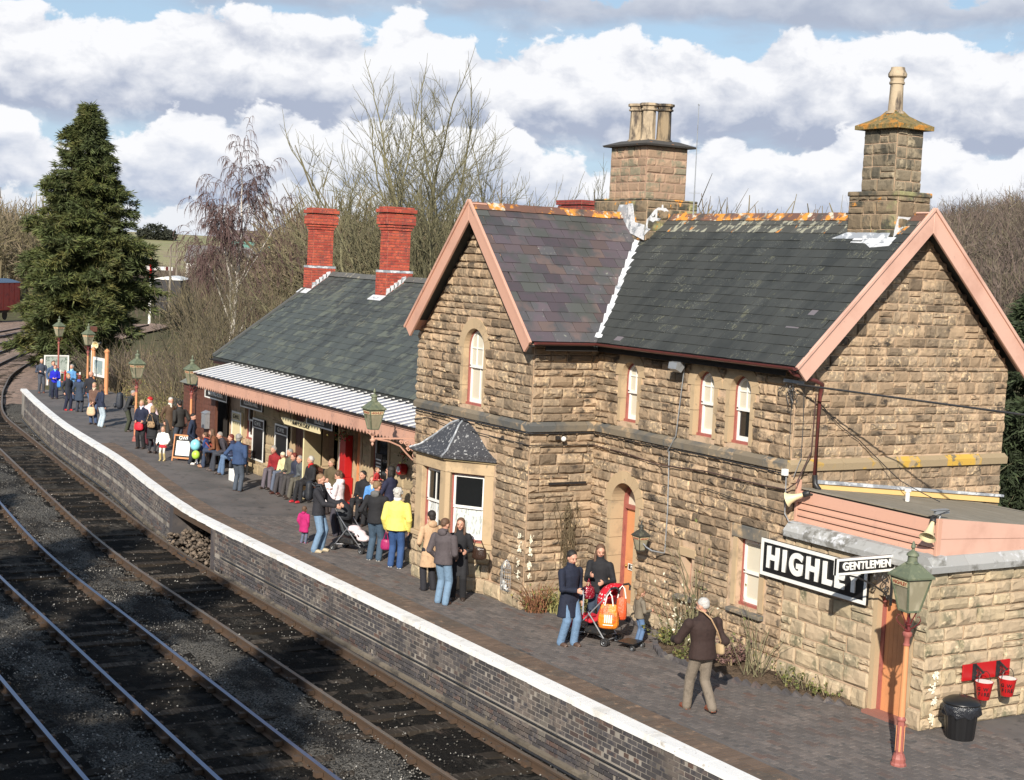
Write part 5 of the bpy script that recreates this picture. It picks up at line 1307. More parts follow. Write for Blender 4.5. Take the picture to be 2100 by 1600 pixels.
# dark wall lantern beside the arched door
t = thing('wall_lantern', 'dark iron lantern on a pipe arm beside the arched door', 'lamp', (-3.35, -.4, 1.4))
lantern(t, -3.36, -.34, 1.42, .64, True, 0., M('blackened_copper', (.045, .045, .038), .55, [(9, (.11, .11, .08), .55, .7)]))
MB().tube([(-3.02, -.03, 1.42), (-3.02, -.10, 1.42), (-3.08, -.3, 1.46), (-3.2, -.33, 1.5), (-3.28, -.34, 1.55)], .014, 6).build('pipe_arm', m_zinc, t)
MB().tube([(-3.05, -.065, 3.2), (-3.0, -.065, 2.2), (-3.02, -.06, 1.42)], .012, 5).build('conduit', m_zinc, t)

# ================================================================== signs
def board(name, label, cat, O, U, V, w, h, th, field, border, bw, text=None, tsize=.3, tmat=None, tsx=1., bold=.004, group=None, both=False, space=1.):
    """flat board: lower-left corner O, width along U, height along V"""
    O, U, V = Vector(O), Vector(U).normalized(), Vector(V).normalized(); N_ = U.cross(V)
    t = thing(name, label, cat, O, 0, group)
    MB().prism([O, O+U*w, O+U*w+V*h, O+V*h], -N_*th).build('panel', field, t)
    mb = MB()
    for a, b, c2, d2 in ((0, w, 0, bw), (0, w, h-bw, h), (0, bw, bw, h-bw), (w-bw, w, bw, h-bw)):
        q = [O+U*a+V*c2, O+U*b+V*c2, O+U*b+V*d2, O+U*a+V*d2]; mb.prism([p+N_*.012 for p in q], -N_*.0115)
        if both: mb.prism([p-N_*(th+.012) for p in q], N_*.0115)
    mb.build('border', border, t)
    if text:
        lettering('letters', text, tmat, t, tframe(O+U*w/2+V*h/2+N_*.012, U, V), tsize, .02, bold, sx=tsx, space=space)
        if both: lettering('letters', text, tmat, t, tframe(O+U*w/2+V*h/2-N_*(th+.012), -U, V), tsize, .02, bold, sx=tsx, space=space)
    return t
t = board('station_sign', 'large black and white HIGHLEY nameboard on the annexe wall', 'sign', (-.43, -.12, 1.575), PX, (0, 0, 1), 2.36, .585, .05, m_black, m_white, .055, 'HIGHLEY', .45, m_white, .92, .022, space=1.32)
MB().box(-.2, -.15, -.06, -.0, 1.65, 2.1).box(1.7, 1.75, -.06, -.0, 1.65, 2.1).build('batten', m_black, t)
t = board('hanging_sign', 'small white-framed GENTLEMEN sign on a scrolled bracket over the annexe door', 'sign', (2.38, -1.18, 2.175), PY, (0, 0, 1), 1.15, .235, .04, m_black, m_white, .034, 'GENTLEMEN', .155, m_white, 1.0, .004, both=True, space=1.08)
sb = MB(); sb.beam((2.36, -.06, 2.19), (2.36, -1.1, 2.175), .025, .025); sb.tube([(2.36, -.06, 1.72), (2.36, -.2, 1.86), (2.36, -.45, 2.0), (2.36, -.75, 2.12), (2.36, -.98, 2.17)], .014, 6)
for (yy_, zz_, rr_) in ((-.20, 2.06, .085), (-.38, 2.10, .06), (-.16, 1.90, .05), (-.12, 1.78, .04)): scroll(sb, (2.36, yy_, zz_), (0, 1, 0), rr_, 1.5, .010, 1)
sb.box(2.345, 2.375, -.07, -.045, 1.66, 2.2); sb.build('scrolled_bracket', m_iron, t)
def hang(label, x0, x1, y, z0_, z1_, text, ts, field=m_black, border=m_white, tm=m_white, name='hanging_sign', rods=True):
    t = board(name, label, 'sign', (x0, y, z0_), PX, (0, 0, 1), x1-x0, z1_-z0_, .04, field, border, .035, text, ts, tm, .95, .002)
    if rods:
        for x in (x0+.2, x1-.2): MB().tube([(x, y+.02, z1_), (x, y+.02, 2.78)], .01, 5).build('hanger', m_iron, t)
    return t
hang('leftmost black sign hanging under the awning by the timber screen', -24.75, -22.95, -.6, 2.0, 2.3, 'WAITING ROOM', .16)
hang('black sign hanging under the awning between the first window and the noticeboards', -21.9, -20.3, -.6, 2.02, 2.3, 'BOOKING HALL', .15)
hang('black TICKETS sign hanging above the open cream door', -16.9, -15.35, -.8, 2.1, 2.36, 'TICKETS', .17)
t = thing('finger_sign', 'cream pointed HAMPTON LOADE finger board hung below the awning', 'sign', (-17.2, -.82, 1.95))
MB().prism([(-18.5, -.82, 2.09), (-18.25, -.82, 1.95), (-16.05, -.82, 1.95), (-16.05, -.82, 2.12), (-18.3, -.82, 2.12)], (0, .03, 0)).build('finger_panel', m_cream, t)
lettering('letters', 'HAMPTON LOADE', m_black, t, tframe((-17.2, -.83, 2.035), PX, (0, 0, 1)), .13, .004, .001)
MB().tube([(-17.9, -.8, 2.12), (-17.9, -.8, 2.76)], .01, 5).tube([(-16.3, -.8, 2.12), (-16.3, -.8, 2.76)], .01, 5).build('hanger', m_iron, t)
def wallboard(label, x0, x1, z0_, z1_, field, head):
    t = board('poster_board', label, 'noticeboard', (x0, WY-.09, z0_), PX, (0, 0, 1), x1-x0, z1_-z0_, .05, field, m_white, .05, None)
    MB().box(x0+.06, x1-.06, WY-.108, WY-.091, z1_-.24, z1_-.06).build('heading_strip', head[0], t)
    lettering('letters', 'G.W.R.', head[1], t, tframe(((x0+x1)/2, WY-.112, z1_-.15), PX, (0, 0, 1)), .16, .006, .002)
    MB().box(x0+.05, x1-.05, WY-.10, WY-.091, z1_-.28, z1_-.25).build('heading_rail', m_white, t)
wallboard('cream G.W.R. poster board nearest the timber screen', -24.5, -23.75, .62, 1.62, m_cream, (m_cream, m_black))
wallboard('tall black G.W.R. poster board between the window and the brown door', -22.85, -22.0, .40, 1.60, m_black, (m_black, m_white))
wallboard('black G.W.R. poster board left of the HAMPTON LOADE finger sign', -21.2, -20.3, .62, 1.62, m_black, (m_black, m_white))
# A-board
t = thing('sandwich_board', 'wooden G.W.R. sandwich board standing on the platform among the waiting people', 'sandwich board', (-25.9, -1.0, 0))
a_, b_ = Vector((-25.72, -1.22, 0)), Vector((-25.25, -.78, 0)); U_ = (b_-a_).normalized(); N_ = Vector((U_.y, -U_.x, 0)); H_ = .78
top = N_*-.16+Vector((0, 0, H_)); V_ = top.normalized(); w = (b_-a_).length
mb = MB()
for side, off_ in ((1, Vector((0, 0, 0))), (-1, N_*-.34)):
    tv = top if side == 1 else Vector((N_.x*.16, N_.y*.16, H_))
    for e in (0, w-.045): mb.beam(a_+off_+U_*(e+.02), a_+off_+U_*(e+.02)+tv, .045, .03, up=U_)
    for k in (.13, .97): mb.beam(a_+off_+tv*k, a_+off_+tv*k+U_*w, .03, .045)
mb.build('wood_frame', m_orange, t)
o2 = a_+top*.16+U_*.045; MB().prism([o2, o2+U_*(w-.09), o2+U_*(w-.09)+top*.8, o2+top*.8], -N_*.015).build('panel', m_black, t)
o3 = o2+top*.06+U_*.05+N_*.004; MB().prism([o3, o3+U_*(w-.19), o3+U_*(w-.19)+top*.55, o3+top*.55], N_*.004).build('paper_sheet', m_white, t)
lettering('letters', 'GWR', m_white, t, tframe(o2+U_*(w/2-.045)+top*.71+N_*.012, U_, V_), .14, .004, .003)

# ================================================================== things fixed to the walls
def horn(label, p, d, parent=None, post=False):
    p, d = Vector(p), Vector(d).normalized(); Mx = Matrix.Translation(p) @ d.to_track_quat('Z', 'Y').to_matrix().to_4x4()
    t = thing('loudspeaker', label, 'loudspeaker', p, 0, 'public address horns')
    MB().lathe([(.028, -.10), (.042, -.02), (.055, .05), (.085, .13), (.118, .165), (.12, .17), (.105, .165), (.07, .13), (.04, .06), (.02, .05)], 16, M=Mx).build('horn', m_cream, t, smooth='auto')
    MB().lathe([(.045, -.20), (.05, -.19), (.05, -.11), (.045, -.10)], 12, M=Mx).build('driver_cap', m_iron, t, smooth='auto')
    MB().sphere(Mx @ Vector((0, 0, .10)), .022, n=8, m_=5).build('phase_plug', m_cream, t, smooth=True)
    return t
t = horn('cream horn loudspeaker at the left end of the salmon weatherboards', (.30, -.10, 2.93), (-.75, -.55, -.38))
MB().tube([(.40, .06, 2.98), (.36, .08, 2.98)], .02, 6).beam((.42, .10, 2.97), (.38, -.02, 3.0), .03, .03).build('bracket', m_iron, t)
t = horn('cream horn loudspeaker at the right end of the salmon weatherboards', (3.0, -.04, 2.90), (.30, -.62, -.72))
MB().beam((3.0, .10, 2.98), (2.98, .03, 3.0), .03, .03).tube([(2.98, .06, 2.98), (3.0, .0, 3.06), (3.1, .2, 3.16)], .006, 5).build('bracket', m_iron, t)
t = thing('security_camera', 'small grey camera on the annexe parapet corner', 'camera', (3.0, .25, 3.1))
MB().tube([(3.0, .12, 3.02), (3.0, .14, 3.1)], .012, 6).beam((3.0, .02, 3.12), (3.03, .26, 3.13), .05, .05).build('camera_body', m_zinc, t); MB().beam((3.0, -.04, 3.155), (3.03, .22, 3.165), .075, .01).build('hood', m_zinc, t)
t = thing('floodlight', 'black floodlight fixed under the eaves between the arched windows', 'floodlight', (-2.78, -.16, 4.72))
MB().box(-2.82, -2.74, -.14, -.03, 4.66, 4.72).beam((-2.78, -.12, 4.70), (-2.72, -.26, 4.68), .02, .02).build('arm', m_iron, t)
MB().prism([(-2.86, -.34, 4.66), (-2.86, -.22, 4.60), (-2.86, -.15, 4.70), (-2.86, -.22, 4.79), (-2.86, -.32, 4.77)], (.22, 0, 0)).build('lamp_housing', m_zinc, t)
# fire buckets
t = thing('bucket_rack', 'red board with two black iron hooks on the annexe side wall', 'bucket rack', (3.1, 1.2, .65))
MB().box(3.085, 3.11, .70, 1.68, .66, .90).build('backboard', m_red, t, bevel=.004)
for y in (.95, 1.44):
    hk = MB(); hk.beam((3.112, y, .88), (3.27, y, .80), .02, .03); hk.tube([(3.115, y, .70), (3.18, y, .73), (3.25, y, .80)], .009, 5); hk.box(3.11, 3.118, y-.06, y+.02, .66, .90)
    scroll(hk, (3.165, y, .77), (1, 0, 0), .035, 1.3, .006); hk.build('hook', m_iron, t)
def bucket(y, label):
    x = 3.27; z0_ = .42; t = thing('fire_bucket', label, 'bucket', (x, y, z0_), 0, 'red fire buckets')
    MB().lathe([(.085, 0), (.088, .005), (.125, .245), (.132, .25), (.132, .258), (.122, .258), (.085, .03), (.01, .03)], 20, (x, y, z0_)).build('pail', m_red, t, smooth='auto')
    MB().lathe([(.1225, .2575), (.119, .24), (.09, .06), (.001, .05)], 20, (x, y, z0_+.001)).build('white_lining', m_white, t, smooth='auto')
    MB().tube([Vector((x+.0, y+.128*cos(a), z0_+.235+.17*sin(a)*1.0)) for a in [pi*k/12 for k in range(13)]], .005, 5).build('bail_handle', m_iron, t)
    cu = []
    for body, zt in (('G.W', .165), ('FIRE', .09)):
        dz = .118; rr = .085+(.125-.085)*zt/.245+.004
        for k, ch in enumerate(body):
            a = radians(-72+(k-1.2)*24*(1 if body != 'G.W' else 1.0)+18); n_ = Vector((cos(a), sin(a), 0)); u_ = Vector((-sin(a), cos(a), 0))
            if ch == '.': MB().sphere(Vector((x, y, z0_+zt-.022))+n_*rr, .005, n=6, m_=4).build('letter', m_black, t); continue
            lettering('letter', ch, m_black, t, tframe(Vector((x, y, z0_+zt))+n_*rr, u_, (0, 0, 1)), .07, .004, .002)
    return t
bucket(.97, 'red fire bucket nearer the corner, above the dustbin'); bucket(1.46, 'red fire bucket farther along the annexe side wall')
# dustbin with a bin liner
bx_, by_ = 3.50, .28
t = thing('dustbin', 'black dustbin with a shiny bin liner under its lid beside the annexe corner', 'dustbin', (bx_, by_, 0))
mb = MB(); n = 40; prof = [(.19, 0), (.195, .02), (.20, .03), (.235, .46), (.24, .47)]
vs = [(bx_+cos(2*pi*k/n)*r*(1 if k % 2 or r < .196 else .975), by_+sin(2*pi*k/n)*r*(1 if k % 2 or r < .196 else .975), z) for r, z in prof for k in range(n)]
mb.add(vs, [(i*n+k, i*n+(k+1) % n, (i+1)*n+(k+1) % n, (i+1)*n+k) for i in range(4) for k in range(n)]+[tuple(reversed(range(n)))]); mb.build('bin_body', m_black, t)
m_liner = M('bin_liner', (.022, .024, .03), .22, bump=(16, .9, .03), spec=.7)
n = 30; vs = []
for (r, z, w_) in ((.236, .52, 0), (.262, .48, .006), (.262, .42, .014), (.25, .36, .022), (.246, .345, .02)):
    for k in range(n): a = 2*pi*k/n; q = r+w_*sin(k*2.4+z*30)+w_*.6*sin(k*5.1); vs.append((bx_+cos(a)*q, by_+sin(a)*q, z+w_*.9*sin(k*1.7)))
MB().add(vs, [(i*n+k, i*n+(k+1) % n, (i+1)*n+(k+1) % n, (i+1)*n+k) for i in range(4) for k in range(n)]).build('bin_liner', m_liner, t, smooth=True)
MB().lathe([(.262, .505), (.266, .52), (.255, .535), (.19, .575), (.10, .60), (.01, .607)], 24, (bx_, by_, 0)).build('lid', m_black, t, smooth=True)
MB().tube([(bx_-.05, by_, .598), (bx_-.045, by_, .635), (bx_+.045, by_, .635), (bx_+.05, by_, .598)], .006, 5).build('lid_handle', m_iron, t)
# wire litter basket on the bay
t = thing('wire_basket', 'small arched wire litter basket fixed low on the bay near its corner', 'litter basket', (-5.78, -1.56, .3))
wb = MB(); c0 = Vector((-5.78, -1.58, 0))
for k in range(9):
    a = pi+pi*k/8; d = Vector((cos(a)*.15, sin(a)*.08, 0)); wb.tube([c0+d+Vector((0, 0, .30)), c0+d+Vector((0, 0, .72)), c0+d*.5+Vector((0, 0, .82)), c0+Vector((0, 0, .86))], .004, 4)
for z in (.30, .37, .44, .51, .58, .65, .72): wb.tube([c0+Vector((cos(pi+pi*k/8)*.15, sin(pi+pi*k/8)*.08, z)) for k in range(9)], .004, 4)
wb.build('wire_cage', m_zinc, t)
lt = MB()
for k in range(14): lt.box(-.02, .02, -.012, .012, -.012, .012, 0, Matrix.Translation(c0+Vector((random.uniform(-.11, .11), random.uniform(-.05, .0), random.uniform(.32, .39)))) @ Matrix.Rotation(random.uniform(0, 3), 4, (1, 1, 1)))
tag(lt.build('litter', m_white, None), 'crumpled white and pink litter lying in the wire basket', 'litter')
tag(MB().box(-.05, .05, -.004, .004, -.04, .04, 0, Matrix.Translation(c0+Vector((0, -.05, .44))) @ Matrix.Rotation(.3, 4, 'Y')).build('paper_cup', m_white, None), 'white card standing in the wire basket', 'card')
# cables
def cable(label, pts_, r, mat=m_iron, sag=0., name='cable', n=10):
    P = smooth_curve([(0, 0)], 1) if 0 else [Vector(p) for p in pts_]
    out = []
    for a, b in zip(P, P[1:]):
        for k in range(n): t_ = k/n; out.append(a.lerp(b, t_)-Vector((0, 0, sag*4*t_*(1-t_)*(b-a).length/10)))
    out.append(P[-1]); return tag(MB().tube(out, r, 5).build(name, mat, None), label, 'cable')
cable('thick overhead cable running from the house corner out of the picture', [(.15, -.12, 4.66), (4.2, 2.3, 4.42), (12, 6.9, 4.1)], .017, sag=.0, name='overhead_cable')
m_wd = M('wire_shadow_grey', (.05, .05, .05), .6)
cable('thin black cable drooping across the gable wall to the annexe roof', [(.09, .45, 4.35), (.075, .9, 4.0), (.075, 1.35, 3.75), (.1, 1.75, 3.45), (.3, 2.1, 3.1), (.8, 2.5, 2.82)], .008, sag=.1)
cable('cable running just below the string course of the long front', [(-5.35, -.10, 3.25), (-4, -.09, 3.24), (-2, -.10, 3.26), (.02, -.10, 3.24)], .012)
cable('lower cable looping along the long front wall', [(-5.36, -.085, 3.02), (-4.3, -.085, 3.0), (-3.3, -.09, 2.93), (-2, -.09, 3.0), (-.5, -.085, 2.98), (.05, -.10, 3.0), (.25, -.08, 3.14), (.12, .3, 3.6), (.1, .34, 4.5)], .011, M('brown_cable', (.07, .04, .035), .6))
cable('cable on the gabled bay from the corner over the bay roof', [(-9.9, YC-.10, 3.25), (-8, YC-.10, 3.25), (XC+.03, YC-.10, 3.26), (XC+.085, YC, 3.25), (XC+.085, -.1, 3.25), (-5.35, -.10, 3.25)], .014)
cable('thin lower cable crossing the gabled bay', [(-9.85, YC-.07, 3.02), (-9.3, YC-.07, 3.12), (-8.5, YC-.07, 3.06), (-7.3, YC-.07, 3.05), (XC+.08, YC-.07, 3.04), (XC+.075, -.08, 3.02), (-5.36, -.085, 3.02)], .009)
cable('grey conduit dropping from the white box beside the annexe speaker', [(.03, -.11, 3.2), (.03, -.09, 2.62), (.12, -.07, 2.5), (.3, .03, 2.5)], .010, m_zinc)
cable('loop of cable on the front wall above the square window', [(-.0, -.085, 2.64), (-1.2, -.085, 2.66), (-1.95, -.085, 2.72), (-2.12, -.085, 2.66), (-2.1, -.085, 2.5), (-1.98, -.085, 2.42)], .007)
cable('grey conduit from the eaves down to the string course', [(-2.72, -.085, 4.8), (-2.86, -.085, 3.5), (-2.98, -.10, 3.3), (-3.05, -.10, 3.2)], .010, m_zinc)
tag(MB().box(-.03, .05, -.16, -.085, 3.22, 3.32).build('junction_box', m_white, None), 'small white junction box at the end of the string course', 'junction box')
t = thing('wire_bundle', 'tangle of black wires and a pale insulator bracket at the top corner of the house', 'wiring', (.05, .0, 4.5))
MB().beam((-.15, -.12, 4.70), (.16, .02, 4.68), .03, .05).build('insulator_bracket', m_zinc, t)
wb = MB()
for k in range(9):
    p = Vector((-.06+random.uniform(-.08, .12), -.09, 4.62)); pts_ = [p]
    for j in range(9): p = p+Vector((random.uniform(-.05, .05), random.uniform(-.015, .01), random.uniform(-.09, .03))); p.y = min(p.y, -.06); pts_.append(p)
    wb.tube(pts_, .007, 4)
wb.tube([(.02, -.09, 4.6), (.03, -.09, 4.0), (.05, -.09, 3.5)], .008, 4).tube([(.08, .1, 4.6), (.09, .12, 4.0), (.11, .1, 3.5), (.1, -.02, 3.2)], .009, 4); wb.build('wires', m_iron, t)
t = thing('security_light', 'small round lamp fixed below the string course on the bay side wall', 'light fitting', (-5.36, -.85, 3.2))
MB().box(-5.37, -5.31, -.92, -.86, 3.14, 3.2).build('mount', m_iron, t); MB().sphere((-5.30, -.78, 3.15), .05, n=10, m_=6).build('globe', m_white, t, smooth=True)
tag(MB().tube([(-5.88, 2.36, 7.68), (-5.91, 2.37, 9.55)], [.012, .008], 6).sphere((-5.91, 2.37, 9.56), .02, n=6, m_=4).beam((-5.98, 2.3, 7.85), (-5.8, 2.42, 7.85), .012, .012).tube([(-5.88, 2.36, 7.4), (-5.88, 2.36, 7.9)], .015, 6).build('aerial', m_zinc, None), 'thin whip aerial standing beside the broad chimney', 'aerial')
tag(MB().box(-5.37, -5.34, -1.02, -.2, 2.30, 2.34).build('iron_bar', m_iron, None), 'thin dark iron bar fixed across the bay side wall', 'bar')
# red machine by the booking office door
t = thing('vending_machine', 'tall red platform machine against the wall under the TICKETS sign', 'platform machine', (-16.6, .0, 0))
MB().box(-16.75, -16.2, -.12, .2, .0, .82).build('lower_cabinet', m_red, t, bevel=.01); MB().box(-16.62, -16.28, .0, .2, .82, 1.86).build('upper_cabinet', m_red, t, bevel=.01)
MB().box(-16.9, -16.74, .12, .2, .95, 1.85).build('enamel_strip', m_white, t)
for k in range(7): MB().box(-16.85, -16.79, .112, .119, 1.02+k*.11, 1.08+k*.11).build('letter', m_red, t)
t = thing('fire_bell', 'round red bell with a white centre on the wall near the awning post', 'bell', (-13.6, .1, 1.3))
Mx = Matrix.Translation((-13.45, .13, 1.42)) @ Matrix.Rotation(pi/2, 4, 'X'); MB().lathe([(.13, -.08), (.14, 0), (.13, .08), (.10, .10), (.09, .09)], 18, M=Mx).build('red_shell', m_red, t, smooth='auto'); MB().lathe([(.08, .07), (.07, .11), (.04, .12)], 14, M=Mx).build('white_centre', m_white, t, smooth='auto')
# hanging flower baskets, dark in shade
for k, x in enumerate((-15.7, -12.2)):
    t = thing('hanging_basket', ('dark hanging basket of red flowers beside the red machine', 'dark hanging basket of red flowers near the right end of the awning')[k], 'hanging basket', (x, -.4, 1.9), 0, 'hanging baskets under the awning')
    bb = MB()
    for j in range(60):
        p = Vector((x, -.4, 1.95))+Vector((random.gauss(0, .1), random.gauss(0, .1), random.gauss(0, .07))); bb.add([p, p+Vector((.04, .01, .03)), p+Vector((.01, .04, -.03))], [(0, 1, 2)])
    bb.build('foliage', m_leaf, t); fl = MB()
    for j in range(14): fl.sphere(Vector((x, -.4, 1.97))+Vector((random.gauss(0, .1), random.gauss(0, .1), random.gauss(0, .06))), .018, n=5, m_=3)
    fl.build('flowers', m_red, t); MB().tube([(x, -.4, 2.0), (x, -.4, 2.7)], .006, 4).build('chain', m_iron, t)
# benches
def bench(x0, x1, y, label):
    t = thing('bench', label, 'bench', ((x0+x1)/2, y, 0), 0, 'benches under the awning')
    for k in range(4): MB().box(x0, x1, y-.2+k*.105, y-.2+k*.105+.085, .40, .43).build('seat_slat', m_timber, t)
    for k in range(3): MB().box(x0, x1, y+.235, y+.26, .52+k*.12, .61+k*.12).build('back_slat', m_timber, t)
    for x in (x0+.15, (x0+x1)/2, x1-.15):
        MB().box(x-.03, x+.03, y-.2, y-.15, 0, .4).box(x-.03, x+.03, y+.2, y+.25, 0, .86).box(x-.03, x+.03, y-.15, y+.2, .34, .395).build('end_frame', m_iron, t)
bench(-24.9, -22.3, -.35, 'bench nearest the timber screen with a family on it'); bench(-20.5, -17.4, -.20, 'middle bench below the poster boards with a row of older people on it'); bench(-15.2, -13.6, -.20, 'bench below the last window, hidden behind the crowd')

# ================================================================== far end of the platform
t = thing('notice_board', 'poster board between two terracotta posts near the far end of the platform', 'noticeboard', (-46.9, 2.9, 0))
for x, y in ((-47.3, 2.55), (-45.9, 2.72)): MB().lathe([(.10, 0), (.09, .05), (.085, 1.75), (.11, 1.77), (.115, 1.83), (.08, 1.87), (.02, 1.93)], 8, (x, y, 0)).build('post', m_orange, t)
a_, b_ = Vector((-47.2, 2.5, .68)), Vector((-45.98, 2.64, .68)); U_ = (b_-a_).normalized(); N_ = Vector((U_.y, -U_.x, 0)); w = (b_-a_).length
MB().prism([a_, a_+U_*w, a_+U_*w+Vector((0, 0, .82)), a_+Vector((0, 0, .82))], -N_*.05).build('board', m_white, t)
q = a_+N_*.01+U_*.18+Vector((0, 0, .12)); MB().prism([q, q+U_*(w-.36), q+U_*(w-.36)+Vector((0, 0, .58)), q+Vector((0, 0, .58))], N_*.006).build('poster', M('faded_poster', (.25, .32, .33), .7, [(3, (.5, .52, .45), .5, .6), (8, (.08, .1, .1), .6, .7)]), t)
t = thing('nameboard', 'low white-framed board facing the track at the far end of the platform', 'sign', (-53.5, 2.9, -.3))
MB().box(-54.0, -53.96, 2.2, 3.25, .25, 1.0).build('panel', M('mottled_board', (.36, .40, .36), .6, [(7, (.14, .18, .15), .5, .62)]), t)
mb = MB()
for a, b, c2, d2 in ((2.15, 3.3, .2, .26), (2.15, 3.3, .99, 1.05), (2.15, 2.21, .26, .99), (3.24, 3.3, .26, .99)): mb.box(-53.955, -53.92, a, b, c2, d2)
mb.box(-54.02, -53.97, 2.3, 2.36, -.9, .9).box(-54.02, -53.97, 3.1, 3.16, -.9, .9); mb.build('white_frame', m_white, t)
t = thing('lamp_pole', 'slim white pole carrying a horn loudspeaker and a brown lamp box', 'pole', (-48.6, 2.85, 0))
MB().tube([(-48.6, 2.85, -.1), (-48.6, 2.85, 2.55)], .035, 8).build('pole', m_white, t); MB().box(-48.8, -48.4, 2.7, 3.0, 2.5, 2.72).build('lamp_box', m_timber, t)
horn('cream horn loudspeaker on the slim white pole at the far end', (-48.45, 3.05, 1.95), (.6, -.6, -.1)).scale = (1.3, 1.3, 1.3)
t = thing('barrier', 'folding red and white barrier standing at the far platform end', 'barrier', (-46.9, 1.0, 0))
for k, (mt) in enumerate((m_red, m_white, m_red, m_white, m_white, m_white)):
    x = -47.2+k*.28; y = .9+k*.13; MB().beam((x, y, 0 if k < 1 else .35), (x+.08, y, .95), .06, .03).build('slat', mt, t)
MB().beam((-47.2, .9, .85), (-45.8, 1.6, .85), .03, .05).beam((-47.2, .9, .45), (-45.8, 1.6, .45), .03, .05).build('rail', m_rose, t)
t = thing('picket_fence', 'dark leaning fence behind the shrubs left of the timber hut', 'fence', (-31.5, 1.6, 0))
for k in range(22):
    x = -33.4+k*.17; MB().box(x, x+.10, 1.35+.03*k, 1.37+.03*k, 0, 1.15-.012*k).build('picket', M('weathered_black_timber', (.03, .03, .032), .9, [(6, (.07, .068, .06), .5, .66)], tone=.3), t)
MB().beam((-33.4, 1.39, .9), (-29.7, 2.03, .72), .03, .06).build('rail', MATS['weathered_black_timber'], t)
# railway signal, telegraph poles, wagons, far buildings
SG = (-126.6, 30.6, -1.5)
t = thing('semaphore_signal', 'white semaphore signal post with a horizontal arm beyond the spruce', 'signal', SG)
MB().tube([SG, (SG[0], SG[1], 3.4)], .13, 6).build('white_post', m_white, t); MB().tube([(SG[0], SG[1], 3.4), (SG[0], SG[1], 4.9)], .11, 6).lathe([(.13, 0), (.02, .4)], 6, (SG[0], SG[1], 4.9)).build('red_top', m_red, t)
MB().box(SG[0]-.3, SG[0]-.1, SG[1]-.5, SG[1]+2.2, 4.1, 4.45).build('signal_arm', m_white, t); MB().box(SG[0]-.35, SG[0]-.05, SG[1]+1.5, SG[1]+1.75, 4.1, 4.45).build('arm_stripe', m_maroon, t)
def pole(x, y, h, label, lean=0.):
    t = thing('telegraph_pole', label, 'pole', (x, y, -1.5), 0, 'telegraph poles beyond the spruce')
    MB().tube([(x, y, -1.5), (x+lean, y, h)], [.13, .09], 6).build('pole', M('grey_pole_timber', (.22, .19, .15), .9), t)
    MB().box(x-.08, x+.08, y-.7, y+.7, h-1.2, h-1.05).build('crossarm', MATS['grey_pole_timber'], t)
pole(-125, 32.0, 6.6, 'tallest telegraph pole standing just right of the signal'); pole(-151, 41.5, 5.6, 'farther thin telegraph pole right of the signal'); pole(-176, 50, 7.0, 'farthest telegraph pole at the foot of the hill')
def wagon(cx_w, cy_w, rz, L, Wd, H_, body, roof, label, name='railway_wagon', zb=-.55):
    t = thing(name, label, 'railway wagon', (cx_w, cy_w, -1.0), rz)
    Mx = Matrix.Identity(4)
    def loc(mb, nm_, mt, **k): return mb.build(nm_, mt, t, local=True, **k)
    loc(MB().box(-L/2, L/2, -Wd/2, Wd/2, .95, .95+H_), 'body', body, bevel=.03)
    n = 8; arc = [(-Wd/2-.08+(Wd+.16)*k/n, .95+H_+.32*sin(pi*k/n)) for k in range(n+1)]
    loc(MB().prism([(-L/2-.1, y, z) for y, z in arc], (L+.2, 0, 0)), 'roof', roof)
    loc(MB().box(-L/2, L/2, -Wd/2+.3, Wd/2-.3, .7, .95), 'underframe', m_iron)
    for s_ in (-1, 1):
        for k in range(7): loc(MB().box(-L/2+.06+k*L/7, -L/2+.06+k*L/7+.05, s_*Wd/2-.02, s_*Wd/2+.03, .95, .95+H_), 'batten', body)
        for e in (-1, 1):
            Mw = Matrix.Translation((e*L*.3, s_*.75, .45)) @ Matrix.Rotation(pi/2, 4, 'X'); loc(MB().lathe([(.45, -.06), (.47, -.05), (.42, .05), (.1, .07)], 16, M=Mw), 'wheel', m_iron)
    for k in range(5): loc(MB().box(L/2, L/2+.05, -Wd/2+.05+k*(Wd-.16)/4, -Wd/2+.11+k*(Wd-.16)/4, .95, .95+H_), 'batten', body)
    for s_ in (-.6, .6): loc(MB().tube([(L/2, s_, .85), (L/2+.45, s_, .85)], .12, 8), 'buffer', m_iron)
wagon(-124.6, 14.8, radians(-38), 7.5, 3.0, 2.5, M('faded_red_wagon', (.50, .085, .06), .6, [(3, (.3, .06, .05), .5, .7)]), M('blue_grey_tarpaulin', (.07, .11, .17), .6), 'bright red wagon with a blue-grey sheeted roof at the left edge')
wagon(-142, 38, radians(-25), 9, 2.8, 3.0, M('near_black_wagon', (.03, .028, .03), .7), m_white, 'dark wagon with a pale roof standing behind the signal')
def house_far(x, y, z, w, d, h, rise_, wm, rm, label, rz=0.):
    t = thing('farm_building', label, 'building', (x, y, z), rz)
    MB().box(-w/2, w/2, -d/2, d/2, 0, h).build('wall', wm, t, local=True)
    MB().prism([(-w/2-.4, -d/2-.5, h), (-w/2-.4, d/2+.5, h), (-w/2-.4, 0, h+rise_)], (w+.8, 0, 0)).build('roof', rm, t, local=True)
    for k in range(6): MB().box(-w/2+w*(k+.3)/6, -w/2+w*(k+.7)/6, -d/2-.06, -d/2+.02, h*.3, h*.75).build('window', m_glass, t, local=True)
house_far(-420, 168, 6.5, 34, 12, 3.0, 3.2, M('teal_wall', (.10, .25, .22), .7), M('brown_roof', (.14, .10, .095), .9), 'long low building with a brown roof among the trees below the field', radians(65))
house_far(-250, 84, 0, 12, 8, 4.0, 3, m_white, M('grey_far_roof', (.16, .15, .15), .9), 'pale house half hidden in trees beyond the signal', radians(60))
